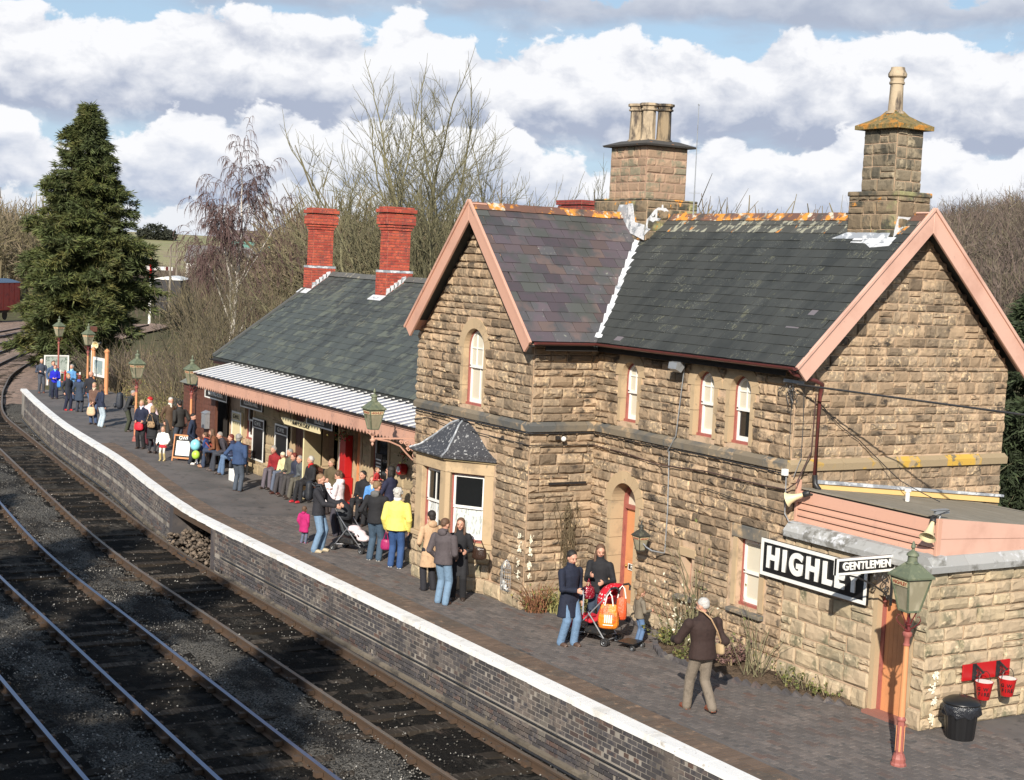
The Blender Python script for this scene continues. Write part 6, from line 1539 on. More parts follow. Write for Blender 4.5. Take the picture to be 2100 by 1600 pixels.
# ================================================================== people
def cloth(name, c, rough=.85, var=.25):
    d = tuple(v*(1-var) for v in c)
    return M(name, c, rough, [(14, d, .5, .72), (5, tuple(min(1, v*1.12) for v in c), .55, .75)], bumps=[(9, .6, .03), (120, .25, .003)])
SKIN = M('skin', (.56, .30, .21), .55, [(30, (.48, .2, .15), .55, .75)], spec=.35)
HAIRC = dict(white=(.50, .48, .45), grey=(.30, .28, .26), dark=(.018, .014, .012), brown=(.12, .065, .038), blond=(.36, .25, .13), red=(.16, .03, .02), fair=(.24, .15, .08))
def hairmat(k): return M('hair_'+k, HAIRC[k], .65, [(60, tuple(v*.72 for v in HAIRC[k]), .45, .65)], bumps=[(50, .8, .01)])
def rings(mb, cs, rxs, rys, xax, n=14):
    """closed loft through centres cs; ring axes: xax and tangent x xax"""
    C_ = [Vector(c) for c in cs]; vs = []; X_ = Vector(xax)
    for i, c in enumerate(C_):
        t_ = (C_[min(i+1, len(C_)-1)]-C_[max(i-1, 0)]).normalized(); x_ = (X_-t_*X_.dot(t_)).normalized(); y_ = t_.cross(x_)
        for k in range(n):
            a = 2*pi*k/n; vs.append(c+x_*cos(a)*rxs[i]+y_*sin(a)*rys[i])
    fs = [(i*n+k, i*n+(k+1) % n, (i+1)*n+(k+1) % n, (i+1)*n+k) for i in range(len(C_)-1) for k in range(n)]
    fs += [tuple(reversed(range(n))), tuple((len(C_)-1)*n+k for k in range(n))]
    mb.add(vs, fs)
def limb(mb, pts_, rs_, n=10):
    mb.tube(pts_, rs_, n)
    for p, r in zip(pts_, rs_): mb.sphere(p, r*.98, n=n, m_=6)
def ik(a, t, l1, l2, pole):
    a, t = Vector(a), Vector(t); d = t-a; L = min(d.length, (l1+l2)*.999); dn = d.normalized(); t = a+dn*L
    k = (l1*l1-l2*l2+L*L)/(2*L); h = sqrt(max(l1*l1-k*k, 0)); p = Vector(pole); p = (p-dn*p.dot(dn)).normalized()
    return a+dn*k+p*h, t
def remesh(o, vox, sm=2):
    m_ = o.modifiers.new('remesh', 'REMESH'); m_.mode = 'VOXEL'; m_.voxel_size = vox; m_.use_smooth_shade = True
    if sm: s_ = o.modifiers.new('smooth', 'SMOOTH'); s_.factor = .5; s_.iterations = sm
    return o
def hand(mb, w, d, pn, side, s, curl=.5):
    """w wrist, d direction of the hand, pn palm normal, side: sideways axis towards the thumb"""
    w, d, pn, sd2 = Vector(w), Vector(d).normalized(), Vector(pn), Vector(side)
    pn = (pn-d*pn.dot(d)).normalized(); sd2 = d.cross(pn)*(1 if d.cross(pn).dot(sd2) > 0 else -1)
    pc = w+d*.026*s; Mx = Matrix((sd2, d, pn)).transposed().to_4x4()
    mb.sphere(pc, .024*s, .030*s, .012*s, n=10, m_=6, M=Mx)
    for k, L in enumerate((.030, .034, .032, .025)):
        b = w+d*.046*s+sd2*(.017-.0115*k)*s; p1 = b+(d*cos(curl*.6)+pn*sin(curl*.6))*L*.55*s; p2 = p1+(d*cos(curl*1.6)+pn*sin(curl*1.6))*L*.5*s
        mb.tube([b-d*.012*s, b, p1, p2], [.0055*s, .0058*s, .0052*s, .004*s], 6)
    b = w+d*.012*s+sd2*.016*s; p1 = b+(d*.6+sd2*.7+pn*.3).normalized()*.022*s; p2 = p1+(d*.9+sd2*.1+pn*.5).normalized()*.018*s
    mb.tube([b, p1, p2], [.0075*s, .0065*s, .0048*s], 6)

def person(label, x, y, head, H, top, bot, hair='brown', style='short', pose='stand', R=None, L=None, topkind='jacket', botkind='trousers', shoe=(.05, .035, .03),
           near=0, look=(0, 0), hood=None, lean=0., stride=0., z=0., collar=None, female=False, seat=.43, skirt=None, bulk=1., tights=None, group=None, boots=None, knees=1., twist=0.):
    bulk *= 1.07
    t = thing('person', label, 'person', (x, y, z), radians(head-90), group)
    S = H; child = H < 1.1; hs = 1.32 if child else 1.04
    V = lambda a, b, c: Vector((a*S, b*S, c*S))
    pz = .515 if pose != 'sit' else (seat+.07)/S*1.0
    ln = radians(lean); sp = lambda u, w=0.: (0, sin(ln)*u+cos(ln)*w, pz+cos(ln)*u-sin(ln)*w)      # along the spine, u above the pelvis
    pel, wai, che, sho, nb = sp(0), sp(.10), sp(.205), sp(.268), sp(.315)
    hd = sp(.385+.0*hs, .012); sw = (.108 if not female else .098)*bulk
    vox = (.009, .014)[0 if near else 1]; vox2 = (.013, .019)[0 if near else 1]
    SL_, SR_ = Vector((-sw*.93, sp(.240)[1], sp(.240)[2]))*S, Vector((sw*.93, sp(.240)[1], sp(.240)[2]))*S
    hipw = .048
    feet = []
    if pose == 'sit':
        for s_ in (-1, 1):
            hp = V(s_*hipw, 0, pz); kn = V(s_*.055*knees, .245, pz+.0); an = V(s_*.06*knees, .24+(.06 if s_ > 0 else .02)*1., .045); feet.append((hp, kn, an))
    else:
        for s_ in (-1, 1):
            st = stride*s_; hp = V(s_*hipw, 0, pz-.01); fx = s_*.062
            an = V(fx, -st*.5+.0, .042+(.03 if st > .12 else 0)); kn, an = ik(hp, an, .245*S, .235*S+.0, (0, 1, 0)); feet.append((hp, kn, an))
    R = R or (.135, .03, pz-.045); L = L or (-.135, .03, pz-.045)
    arms = []
    for sh_, tg, s_ in ((SL_, L, -1), (SR_, R, 1)):
        tg = V(*tg); el_, wr = ik(sh_, tg, .168*S, .150*S, (s_*.45, -.7, -.35)); arms.append((sh_, el_, wr))
    # ---- body, one surface
    b = MB()
    rings(b, [V(*pel)-Vector((0, 0, .03*S)), V(*pel), V(*wai), V(*che), V(*sho), V(*nb)], [.06*S, .078*S, .066*S, .078*S, .08*S, .03*S], [.04*S, .05*S, .045*S, .052*S, .042*S, .028*S], (1, 0, 0))
    limb(b, [V(*nb)-Vector((0, 0, .02*S)), V(*hd)], [.031*S, .030*S])
    for (a0, e0, w0), s_ in zip(arms, (-1, 1)):
        limb(b, [a0, e0, w0], [.024*S, .020*S, .0145*S]); d_ = (w0-e0).normalized(); dd = (d_*.8+Vector((0, .25, -.35))*.6).normalized() if pose != 'sit' else (d_+Vector((0, .5, -.3))).normalized()
        pn_ = Vector((-s_, 0, -.15)) if w0.z < S*.6 else Vector((-s_*.7, -.2, .3))
        hand(b, w0, dd, pn_, (0, 1, .2), S*(1.15 if child else 1.), .55)
    for hp, kn, an in feet:
        limb(b, [hp, kn, an], [.042*S, .030*S, .020*S]); b.sphere(an+V(0, .035, -.018), .02*S, .055*S, .02*S, n=8, m_=5)
    hc = V(*hd); yaw_, pit_ = look; Rh = Matrix.Rotation(radians(yaw_), 4, 'Z') @ Matrix.Rotation(radians(-pit_-lean*.5), 4, 'X')
    k = hs*S; h = lambda a, b_, c: hc+(Rh @ Vector((a*k, b_*k, c*k)))
    R3 = Rh.to_3x3().to_4x4()
    b.sphere(h(0, -.004, .012), .045*k, .055*k, .052*k, n=16, m_=10, M=R3)            # cranium
    b.sphere(h(0, .008, -.018), .037*k, .043*k, .046*k, n=14, m_=9, M=R3)              # face and jaw
    b.sphere(h(0, .034, -.052), .016*k, .013*k, .012*k, n=10, m_=6, M=R3)              # chin
    b.tube([h(0, .050, .010), h(0, .062, -.012), h(0, .052, -.018)], [.006*k, .0095*k, .007*k], 7)   # nose
    b.sphere(h(0, .045, .022), .030*k, .008*k, .006*k, n=8, m_=5, M=R3)                # brow
    for s_ in (-1, 1):
        b.sphere(h(s_*.044, -.002, -.008), .006*k, .012*k, .018*k, n=7, m_=5, M=R3); b.sphere(h(s_*.022, .038, -.018), .012*k, .010*k, .010*k, n=7, m_=5, M=R3)
    remesh(b.build('body', SKIN, t, local=True), vox*(1 if near else 1.0), 1)
    if H > 0 and x > -21:
        for s_ in (-1, 1): MB().sphere(h(s_*.0175, .0495, .004), .0065*k, .004*k, .0042*k, n=7, m_=4, M=R3).build('eye', M('dark_eye', (.03, .02, .015), .3), t, local=True)
        MB().sphere(h(0, .0495, -.034), .014*k, .004*k, .0035*k, n=8, m_=4, M=R3).build('mouth', M('lips', (.33, .09, .075), .5), t, local=True)
    # ---- hair
    if style != 'bald':
        hb = MB(); cr_ = style == 'crop'; hb.sphere(h(0, -.013 if not cr_ else -.010, .022), (.0475 if cr_ else .0500)*k, (.0525 if cr_ else .0545)*k, (.047 if cr_ else .0520)*k, n=16, m_=10, M=R3)
        if style in ('short', 'curly', 'bob', 'long', 'bun', 'crop'):
            hb.sphere(h(0, -.028, -.010+.012*cr_), (.040 if cr_ else .044)*k, .033*k, (.032 if cr_ else .046)*k, n=12, m_=8, M=R3)
        if style == 'curly':
            rs = random.Random(len(label))
            for q in range(26):
                a, e = rs.uniform(.9*pi, 2.1*pi), rs.uniform(-.3, 1.3); hb.sphere(h(cos(a)*cos(e)*.05, sin(a)*cos(e)*.052-.01+.0, .02+sin(e)*.05), .015*k, n=7, m_=5)
        if style in ('bob', 'long'):
            for s_ in (-1, 1): hb.sphere(h(s_*.043, -.004, -.025), .012*k, .026*k, .050*k, n=8, m_=6, M=R3)
            hb.sphere(h(0, -.034, -.04), .046*k, .022*k, .045*k, n=10, m_=6, M=R3)
        if style == 'long':
            rings(hb, [h(0, -.03, 0), h(0, -.04, -.06), h(0, -.045, -.12), h(0, -.04, -.17)], [.045*k, .052*k, .048*k, .025*k], [.02*k, .02*k, .016*k, .008*k], (1, 0, 0), 10)
            for s_ in (-1, 1): rings(hb, [h(s_*.042, .0, 0), h(s_*.050, .012, -.05), h(s_*.052, .03, -.10), h(s_*.045, .035, -.14)], [.012*k, .015*k, .016*k, .007*k], [.012*k, .016*k, .014*k, .006*k], (1, 0, 0), 8)
        if style == 'bun': hb.sphere(h(0, -.065, .01), .02*k, n=8, m_=6)
        if style == 'hat':
            hb = MB(); hb.sphere(h(0, -.006, .024), .052*k, .058*k, .050*k, n=14, m_=8, M=R3); hb.lathe([(.056*k, 0), (.058*k, .012*k), (.05*k, .02*k)], 14, M=Matrix.Translation(h(0, -.006, .012)) @ R3)
        remesh(hb.build('hat' if style == 'hat' else 'hair', hairmat(hair) if style != 'hat' else cloth('hat_cloth_%s' % hair, dict(cream=(.62, .56, .42), red=(.45, .02, .02))[hair]), t, local=True), vox*1.1, 1)
    # ---- clothes
    mt = cloth('cloth_%.2f_%.2f_%.2f' % top, top); mbm = cloth('cloth_%.2f_%.2f_%.2f' % bot, bot)
    e_ = .011 if not child else .016
    j = MB(); cw = bulk
    low = {'jacket': -.055, 'coat': -.05, 'top': -.03}[topkind]
    hipr = .096*cw if female else .090*cw
    rings(j, [V(*sp(low)), V(*sp(0)), V(*wai), V(*che), V(*sho), V(*sp(.294)), V(*nb)], [v*S for v in (hipr+.006, hipr, .080*cw, .094*cw, .092*cw, .060, .038)], [v*S for v in (.070*cw, .068*cw, .060*cw, .068*cw, .054*cw, .044, .036)], (1, 0, 0), 18)
    if topkind == 'coat' and pose != 'sit':
        rings(j, [V(0, 0, pz+.05), V(0, 0, pz-.06), V(0, 0, pz-.16), V(0, .0, pz-.215)], [v*S for v in (.085, .102*cw, .112*cw, .118*cw)], [v*S for v in (.06, .076, .086, .092)], (1, 0, 0), 18)
    for (a0, e0, w0), s_ in zip(arms, (-1, 1)):
        wq = e0.lerp(w0, .93); limb(j, [a0, e0, wq], [(.032+e_*.5)*S*cw, (.0275+e_*.4)*S*cw, (.0225+e_*.2)*S*cw])
        j.sphere(a0, .034*S*cw, .036*S, .033*S, n=10, m_=6)
    if hood: pass
    if collar is None: j.lathe([(.043*S, 0), (.046*S, .03*S), (.036*S, .034*S)], 14, V(nb[0], nb[1], nb[2]-.012))
    remesh(j.build({'jacket': 'jacket', 'coat': 'coat', 'top': 'jumper'}[topkind], mt, t, local=True), vox2, 3)
    if hood is not None:
        hq = MB(); hq.sphere(V(nb[0], nb[1]-.052, nb[2]-.012), .060*S, .032*S, .045*S, n=12, m_=8); hq.sphere(V(nb[0], nb[1]-.020, nb[2]+.008), .056*S, .036*S, .022*S, n=12, m_=6)
        remesh(hq.build('hood', cloth('cloth_%.2f_%.2f_%.2f' % hood, hood), t, local=True), vox2, 2)
    if collar:
        cl_ = MB(); cl_.lathe([(.046*S, 0), (.052*S, .02*S), (.046*S, .045*S), (.034*S, .04*S)], 14, V(nb[0], nb[1]+.004, nb[2]-.012)); cl_.sphere(V(nb[0], nb[1]+.045, nb[2]-.045), .028*S, .012*S, .045*S, n=8, m_=6)
        remesh(cl_.build('scarf', cloth('cloth_%.2f_%.2f_%.2f' % collar, collar), t, local=True), vox2, 2)
    q = MB(); rings(q, [V(*sp(-.075 if pose != 'sit' else -.05)), V(*sp(-.03)), V(*sp(.05))], [v*S for v in (.060, .083, .074)], [v*S for v in (.045, .060, .052)], (1, 0, 0), 14)
    for hp, kn, an in feet:
        if tights: limb(q, [hp, hp.lerp(kn, .3)], [.05*S, .045*S])
        else: limb(q, [hp, kn, kn.lerp(an, .5), an-Vector((0, 0, .012*S))], [.057*S, .0465*S, .0425*S, .0410*S])
    if skirt: 
        rings(q, [V(0, 0, pz+.05), V(0, 0, pz-.04), V(0, 0, pz-skirt)], [v*S for v in (.07, .092, .125)], [v*S for v in (.05, .07, .10)], (1, 0, 0), 18)
    remesh(q.build('skirt' if skirt else 'trousers', mbm, t, local=True), vox2, 3)
    if tights:
        for hp, kn, an in feet: remesh((lambda m_: (limb(m_, [hp, kn, an], [.047*S, .034*S, .026*S]), m_)[1])(MB()).build('stocking', cloth('cloth_%.2f_%.2f_%.2f' % tights, tights), t, local=True), vox2, 1)
    sm_ = M('shoe_%.2f_%.2f_%.2f' % shoe, shoe, .45)
    for hp, kn, an in feet:
        f_ = MB(); zz = an.z; f_.sphere(Vector((an.x, an.y+.040*S, max(zz-.022*S, .020*S))), .0285*S, .075*S, .024*S, n=10, m_=6); f_.sphere(Vector((an.x, an.y-.004*S, zz-.008*S)), .027*S, .034*S, .030*S, n=9, m_=6)
        f_.box(an.x-.024*S, an.x+.024*S, an.y-.03*S, an.y+.10*S, max(zz-.042*S, .0), max(zz-.030*S, .012*S))
        if boots: limb(f_, [an, an+(kn-an)*.75], [.032*S, .040*S])
        remesh(f_.build('shoe', sm_, t, local=True), vox, 1)
    t['arms'] = 0; del t['arms']
    t_arms[label] = [t.matrix_basis @ a[2] if False else a[2] for a in arms]
    return t
t_arms = {}
def wpos(head, x, y, local, z=0.):      # local (right, forward, up) metres -> world
    a = radians(head-90); return Vector((x+cos(a)*local[0]-sin(a)*local[1], y+sin(a)*local[0]+cos(a)*local[1], z+local[2]))
NAVY = (.012, .016, .04); BLK = (.014, .014, .017); JEAN = (.10, .17, .30); LJEAN = (.20, .30, .44); DJEAN = (.035, .06, .10); WHT = (.78, .76, .74); CHAR = (.05, .055, .065)
BRN = (.055, .028, .02); GRY = (.10, .09, .10)
# --- the near group
person('white-haired man in a dark brown jacket and grey-brown trousers walking alone near the sign', 1.08, -2.42, 172, 1.72, (.032, .016, .013), (.19, .155, .12), 'white', 'crop', R=(.15, .06, .50), L=(-.16, .22, .58), stride=.21, lean=4, shoe=(.20, .06, .03), near=1, look=(22, 8), bulk=1.26, collar=None)
person('dark-haired man in a long navy coat looking at a small camera', -2.86, -2.12, 8, 1.66, (.010, .014, .032), (.14, .23, .36), 'dark', 'short', R=(.06, .17, .60), L=(-.12, .05, .47), topkind='coat', shoe=(.09, .055, .04), near=1, look=(-8, 18), stride=.06, bulk=1.08)
person('long-haired woman in a black jacket behind the red pushchair', -3.30, -1.22, -52, 1.63, BLK, (.03, .045, .075), 'brown', 'long', R=(.05, .15, .66), L=(-.09, .14, .60), female=True, near=1, look=(28, 16), bulk=1.08)
person('small fair child in a grey-brown hooded coat reaching to the shrubs', -2.5, -.92, 78, .98, (.17, .145, .11), JEAN, 'fair', 'short', R=(.16, .14, .62), L=(-.12, .04, .46), near=1, hood=(.27, .17, .10), look=(0, 10), bulk=1.15, topkind='jacket')
person('short-haired man in a striped grey hooded top and faded jeans', -6.24, -2.67, 118, 1.66, (.085, .07, .075), (.16, .25, .36), 'brown', 'crop', R=(.09, .12, .52), L=(-.12, .07, .50), hood=(.085, .07, .075), shoe=(.07, .03, .02), near=1, look=(-12, 10), bulk=1.15, stride=.04)
person('dark-haired person in a beige jacket and black trousers beside the bay window', -7.35, -2.35, 175, 1.60, (.50, .33, .20), (.016, .016, .022), 'dark', 'short', R=(.06, .13, .62), L=(-.1, .1, .55), topkind='coat', near=1, look=(15, 5), hood=(.50, .33, .20))
person('dark-haired woman in a black coat looking back over a brown handbag', -6.48, -2.2, -30, 1.60, BLK, BLK, 'brown', 'long', R=(.02, .14, .62), L=(-.08, .13, .60), topkind='coat', female=True, near=1, look=(-10, 6))
person('white-haired woman in a bright yellow jacket and blue jeans', -9.5, -1.98, 138, 1.70, (.78, .66, .16), (.03, .075, .20), 'white', 'curly', R=(.145, .03, .46), L=(-.145, .06, .46), topkind='jacket', shoe=(.72, .70, .66), near=1, female=True, bulk=1.22, collar=(.7, .68, .72), stride=.05)
person('man with a grey hood on a black jacket and dark jeans, seen from behind', -10.31, -2.06, 128, 1.73, BLK, (.05, .085, .13), 'fair', 'crop', R=(.06, .15, .62), L=(-.13, .06, .52), hood=(.12, .12, .12), shoe=(.62, .60, .55), near=1, look=(-20, 8), bulk=1.1, stride=.0)
person('man in a black jacket and pale jeans wearing a rucksack and pushing the black pushchair', -11.54, -2.80, 48, 1.73, (.02, .02, .026), (.16, .25, .37), 'fair', 'crop', R=(.08, .24, .60), L=(-.08, .24, .60), near=1, shoe=(.40, .33, .22), look=(0, 10), bulk=1.1, stride=.05)
person('toddler in a magenta coat and pink boots beside the man with the rucksack', -12.47, -2.72, 120, .84, (.42, .015, .13), (.10, .12, .18), 'brown', 'hat' if 0 else 'short', topkind='coat', shoe=(.6, .12, .25), boots=True, bulk=1.2, hood=(.42, .015, .13))
person('dark-haired woman in a navy top holding a small child in red', -12.17, -.80, -155, 1.75, (.018, .02, .05), NAVY, 'dark', 'bob', R=(.03, .17, .70), L=(-.07, .17, .66), topkind='top', female=True, near=1, look=(15, 5))
person('small child in red held up by the woman in navy', -12.42, -1.02, 30, .72, (.40, .03, .03), NAVY, 'fair', 'short', z=.93, near=0, topkind='top', R=(.12, .12, .62), L=(-.12, .12, .60))
person('brown-haired woman in a white hooded top cradling a baby', -13.1, -1.62, -140, 1.52, (.80, .70, .72), (.05, .045, .06), 'brown', 'curly', R=(.02, .14, .66), L=(-.04, .15, .62), topkind='jacket', female=True, near=1, look=(20, 28), hood=(.80, .70, .72), bulk=1.15)
person('baby in a white suit cradled by the woman in the white top', -13.28, -1.80, -60, .60, (.82, .76, .76), (.82, .76, .76), 'fair', 'bald', pose='stand', z=.72, near=0, topkind='top', lean=12, R=(.08, .1, .6), L=(-.08, .1, .6), shoe=(.8, .76, .76))
# --- benches
def sitter(label, x, y, H, top, bot, **k): return person(label, x-.55, y, k.pop('head', -88), H*.9, top, bot, pose='sit', **k)
hl = dict(R=(.07, .17, .36), L=(-.07, .17, .36))
sitter('grey-haired woman in a dark red cardigan at the left end of the middle bench', -19.55, -.22, 1.60, (.26, .015, .02), (.12, .10, .12), hair='grey', style='curly', lean=14, female=True, head=-62, **hl)
sitter('child in a cream hat and yellow top on the middle bench', -19.0, -.22, 1.34, (.66, .58, .32), (.10, .12, .17), hair='cream', style='hat', lean=8, head=-70, **hl)
sitter('grey-haired man in an olive jacket on the middle bench', -18.55, -.2, 1.70, (.10, .095, .065), (.05, .045, .05), hair='grey', style='crop', lean=6, head=-78, look=(-8, 10), shoe=(.06, .02, .015), **hl)
sitter('dark red-haired woman in a navy coat on the middle bench', -18.1, -.2, 1.60, (.03, .035, .06), (.05, .045, .045), hair='red', style='curly', lean=16, female=True, head=-80, **hl)
sitter('grey-haired man in a slate jacket bending forward on the middle bench', -17.65, -.2, 1.66, (.09, .10, .11), (.10, .09, .07), hair='grey', style='crop', lean=20, head=-75, **hl)
sitter('silver-haired woman in black with a red scarf at the right end of the middle bench', -17.15, -.25, 1.64, BLK, BLK, hair='white', style='curly', lean=4, female=True, head=-80, collar=(.5, .02, .02), shoe=(.4, .02, .03), **hl)
person('brown-haired person in an olive-brown coat beside the red machine', -15.7, -.62, -60, 1.42, (.10, .075, .04), (.04, .03, .03), hair='fair', style='curly', R=(.06, .14, .6), L=(-.1, .1, .5), topkind='coat', look=(-20, 10))
sitter('dark-haired man in a black jacket laughing on the last bench', -14.35, -.1, 1.72, BLK, BLK, hair='dark', style='short', lean=8, head=-60, look=(-10, 0), **hl)
sitter('fair-haired woman in a bright blue jacket on the last bench', -13.75, -.15, 1.66, (.10, .28, .62), BLK, hair='fair', style='bob', lean=10, female=True, head=-45, collar=(.6, .6, .5), **hl)
person('grey-haired person in a blue anorak and charcoal trousers, seen from behind', -19.75, -1.45, 128, 1.56, (.03, .06, .14), (.06, .075, .10), 'grey', 'curly', R=(.13, .02, .48), L=(-.16, .0, .52), topkind='jacket', shoe=(.08, .04, .03), bulk=1.15, stride=.05)
sitter('child in blue with an orange backpack at the left end of the first bench', -24.0, -.55, 1.15, (.03, .06, .20), (.05, .06, .10), hair='brown', style='short', lean=10, head=-130, seat=.42, **hl)
sitter('brown-haired woman in a tan leather jacket, jeans and brown boots on the first bench', -23.45, -.45, 1.60, (.17, .065, .03), (.035, .05, .09), hair='brown', style='long', lean=16, female=True, head=-120, shoe=(.30, .15, .08), boots=True, knees=1.2, **hl)
sitter('grey-haired man in a dark jacket bending on the first bench', -22.75, -.4, 1.66, (.045, .04, .05), (.04, .045, .06), hair='grey', style='crop', lean=22, head=-110, shoe=(.05, .03, .025), **hl)
sitter('red-haired woman in navy at the right end of the first bench', -22.1, -.4, 1.62, (.02, .025, .06), (.10, .16, .27), hair='red', style='short', lean=14, female=True, head=-100, **hl)
# --- beyond the A-board
person('dark-haired man in a navy shirt and black trousers by the sandwich board', -24.88, -.91, 55, 1.55, (.015, .025, .055), (.02, .024, .035), 'dark', 'crop', R=(.10, .08, .50), L=(-.10, .08, .50), shoe=(.6, .58, .55), look=(-20, 22), stride=.03)
person('little girl in a white top and red skirt holding out her arms', -25.74, -1.49, -40, 1.04, (.80, .78, .74), (.45, .02, .03), 'fair', 'bob', R=(.15, .10, .50), L=(-.15, .10, .50), tights=(.75, .7, .6), skirt=.14, shoe=(.5, .4, .2), boots=True, bulk=1.15)
person('blonde woman in navy carrying a red jacket', -28.54, -1.26, -42, 1.58, NAVY, BLK, 'blond', 'short', R=(.07, .13, .56), L=(-.09, .12, .56), topkind='top', female=True, collar=(.6, .62, .7))
person('blonde woman in a black skirt and tights with a woven bag on her back', -27.37, -1.29, 135, 1.52, BLK, BLK, 'blond', 'bob', R=(.12, .05, .5), L=(-.10, .12, .6), skirt=.17, tights=(.02, .02, .025), female=True, topkind='coat')
person('woman in a red hat and pale pink top half hidden behind the blonde woman', -29.3, -.75, -60, 1.60, (.72, .55, .60), (.10, .02, .03), 'red', 'hat', female=True, R=(.05, .15, .7), L=(-.1, .05, .5))
person('man with a big dark rucksack and green trousers bending over', -32.95, -.36, 60, 1.50, (.03, .032, .035), (.045, .05, .03), 'grey', 'crop', lean=18, R=(.06, .16, .58), L=(-.06, .16, .58), bulk=1.1)
person('man in a black leather jacket with his back to the timber hut', -27.9, -.25, -160, 1.62, (.028, .026, .024), (.05, .06, .08), 'dark', 'crop', R=(.14, -.02, .47), L=(-.12, .04, .48), bulk=1.15, look=(-25, 5))
person('balding white-haired man in a brown coat and pale scarf facing the leather jacket', -29.2, -.15, 10, 1.60, (.10, .06, .035), (.04, .035, .03), 'white', 'crop', topkind='coat', collar=(.65, .63, .55), look=(0, 20), lean=5)
person('blonde woman in a fur-collared brown coat holding a big cream bag', -35.2, -.85, -40, 1.52, (.13, .07, .05), (.06, .09, .17), 'blond', 'short', R=(.03, .14, .50), L=(-.05, .14, .52), topkind='coat', collar=(.62, .50, .36), female=True)
person('long-haired woman in a navy jacket and pale jeans, seen from behind', -34.31, -.87, 100, 1.53, (.015, .022, .05), (.42, .50, .56), 'brown', 'long', female=True, shoe=(.10, .08, .06))
person('bald man in a black jumper and blue jeans, seen from behind', -38.29, -.11, 110, 1.66, (.016, .017, .018), (.10, .20, .36), 'grey', 'bald', topkind='top', bulk=1.15)
person('person in a dark slate coat with a blue hood and small green bag', -39.15, -.28, 140, 1.44, (.03, .038, .065), (.03, .035, .05), 'red', 'short', topkind='coat', hood=(.05, .10, .35))
person('blond person in a navy coat standing sideways in red shoes', -39.75, -.55, 20, 1.44, (.016, .022, .045), (.014, .02, .035), 'blond', 'curly', topkind='coat', shoe=(.45, .02, .02), look=(0, 5), stride=.06)
person('curly grey-haired woman in a light blue jacket', -43.67, .65, -40, 1.47, (.09, .24, .46), (.06, .09, .16), 'grey', 'curly', female=True, R=(.04, .14, .62), L=(-.04, .14, .62), collar=(.30, .6, .7))
person('red-haired woman in an electric blue coat and pale blue scarf', -44.09, .1, -20, 1.42, (.010, .014, .42), (.012, .016, .035), 'red', 'short', topkind='jacket', collar=(.20, .60, .68), female=True, R=(.05, .14, .6), L=(-.05, .13, .6))
person('man in a steel-blue jacket and dark jeans behind the red-haired woman', -44.9, .22, 0, 1.52, (.05, .09, .17), (.02, .03, .05), 'brown', 'short', shoe=(.03, .03, .03))
person('elderly white-haired man in a slate jacket and grey trousers at the end of the platform', -46.54, .17, 0, 1.48, (.045, .055, .08), (.06, .065, .08), 'white', 'crop', R=(.09, .15, .62), L=(-.09, .15, .60), shoe=(.16, .06, .04))

# ================================================================== bags, pushchairs and other belongings
def sewn(c, rough=.6): return cloth('bag_%.2f_%.2f_%.2f' % c, c, rough)
def bag(name, label, cat, c, size, rz, mat, strap=None, smat=None, squash=.0):
    c = Vector(c); t = thing(name, label, cat, c, 0); w, d, h = size; Mx = Matrix.Rotation(rz, 4, 'Z')
    mb = MB(); mb.add([Mx @ Vector((sx*w/2*k, sy*d/2*k, z*h))+c for z, k in ((0, .92), (.35, 1.08), (.8, .9), (1., .8)) for sx, sy in ((-1, -1), (1, -1), (1, 1), (-1, 1))],
           [(3, 2, 1, 0)]+[(i*4+k, i*4+(k+1) % 4, (i+1)*4+(k+1) % 4, (i+1)*4+k) for i in range(3) for k in range(4)]+[(12, 13, 14, 15)])
    o = mb.build('bag_body', mat, t); s_ = o.modifiers.new('sub', 'SUBSURF'); s_.levels = s_.render_levels = 2
    if strap:
        for st in strap: MB().tube([Vector(p) for p in st], .011, 6).build('strap', smat or mat, t)
    return t
# tan striped bag of the man walking alone, on a shoulder strap
p = Vector((1.44, -2.38, .82)); sh_l, sh_r = wpos(172, 1.08, -2.42, (-.12, -.06, 1.45)), wpos(172, 1.08, -2.42, (.17, -.12, 1.15))
t = bag('shoulder_bag', 'small green and tan striped bag hanging at the hip of the man in brown', 'bag', wpos(172, 1.08, -2.42, (.26, -.03, .84)), (.12, .24, .17), radians(82), M('striped_canvas', (.10, .17, .13), .8, [(7, (.42, .30, .17), .47, .53, (0.2, 1.6, 0), 0.)]),
        [[wpos(172, 1.08, -2.42, q_) for q_ in ((-.10, .02, 1.50), (-.07, -.09, 1.49), (.02, -.15, 1.40), (.13, -.155, 1.22), (.23, -.10, 1.05), (.26, -.04, .99))]], sewn((.46, .30, .17)))
bag('handbag', 'glossy dark brown handbag on the arm of the woman in the black coat', 'handbag', (-6.22, -1.92, .78), (.30, .14, .26), radians(50), M('brown_patent_leather', (.035, .018, .012), .25, bump=(14, .6, .02), spec=.7), [[(-6.29, -2.01, 1.0), (-6.27, -1.99, 1.14), (-6.19, -1.91, 1.16), (-6.14, -1.86, 1.0)]])
yl = wpos(138, -9.5, -1.98, (-.245, .12, .74))
bag('handbag', 'magenta handbag hanging from the hand of the woman in yellow', 'handbag', yl-Vector((0, 0, .42)), (.24, .14, .24), radians(50), M('magenta_leather', (.33, .02, .11), .35, bump=(14, .6, .02)), [[yl-Vector((.05, .03, .2)), yl, yl-Vector((-.05, -.03, .2))]])
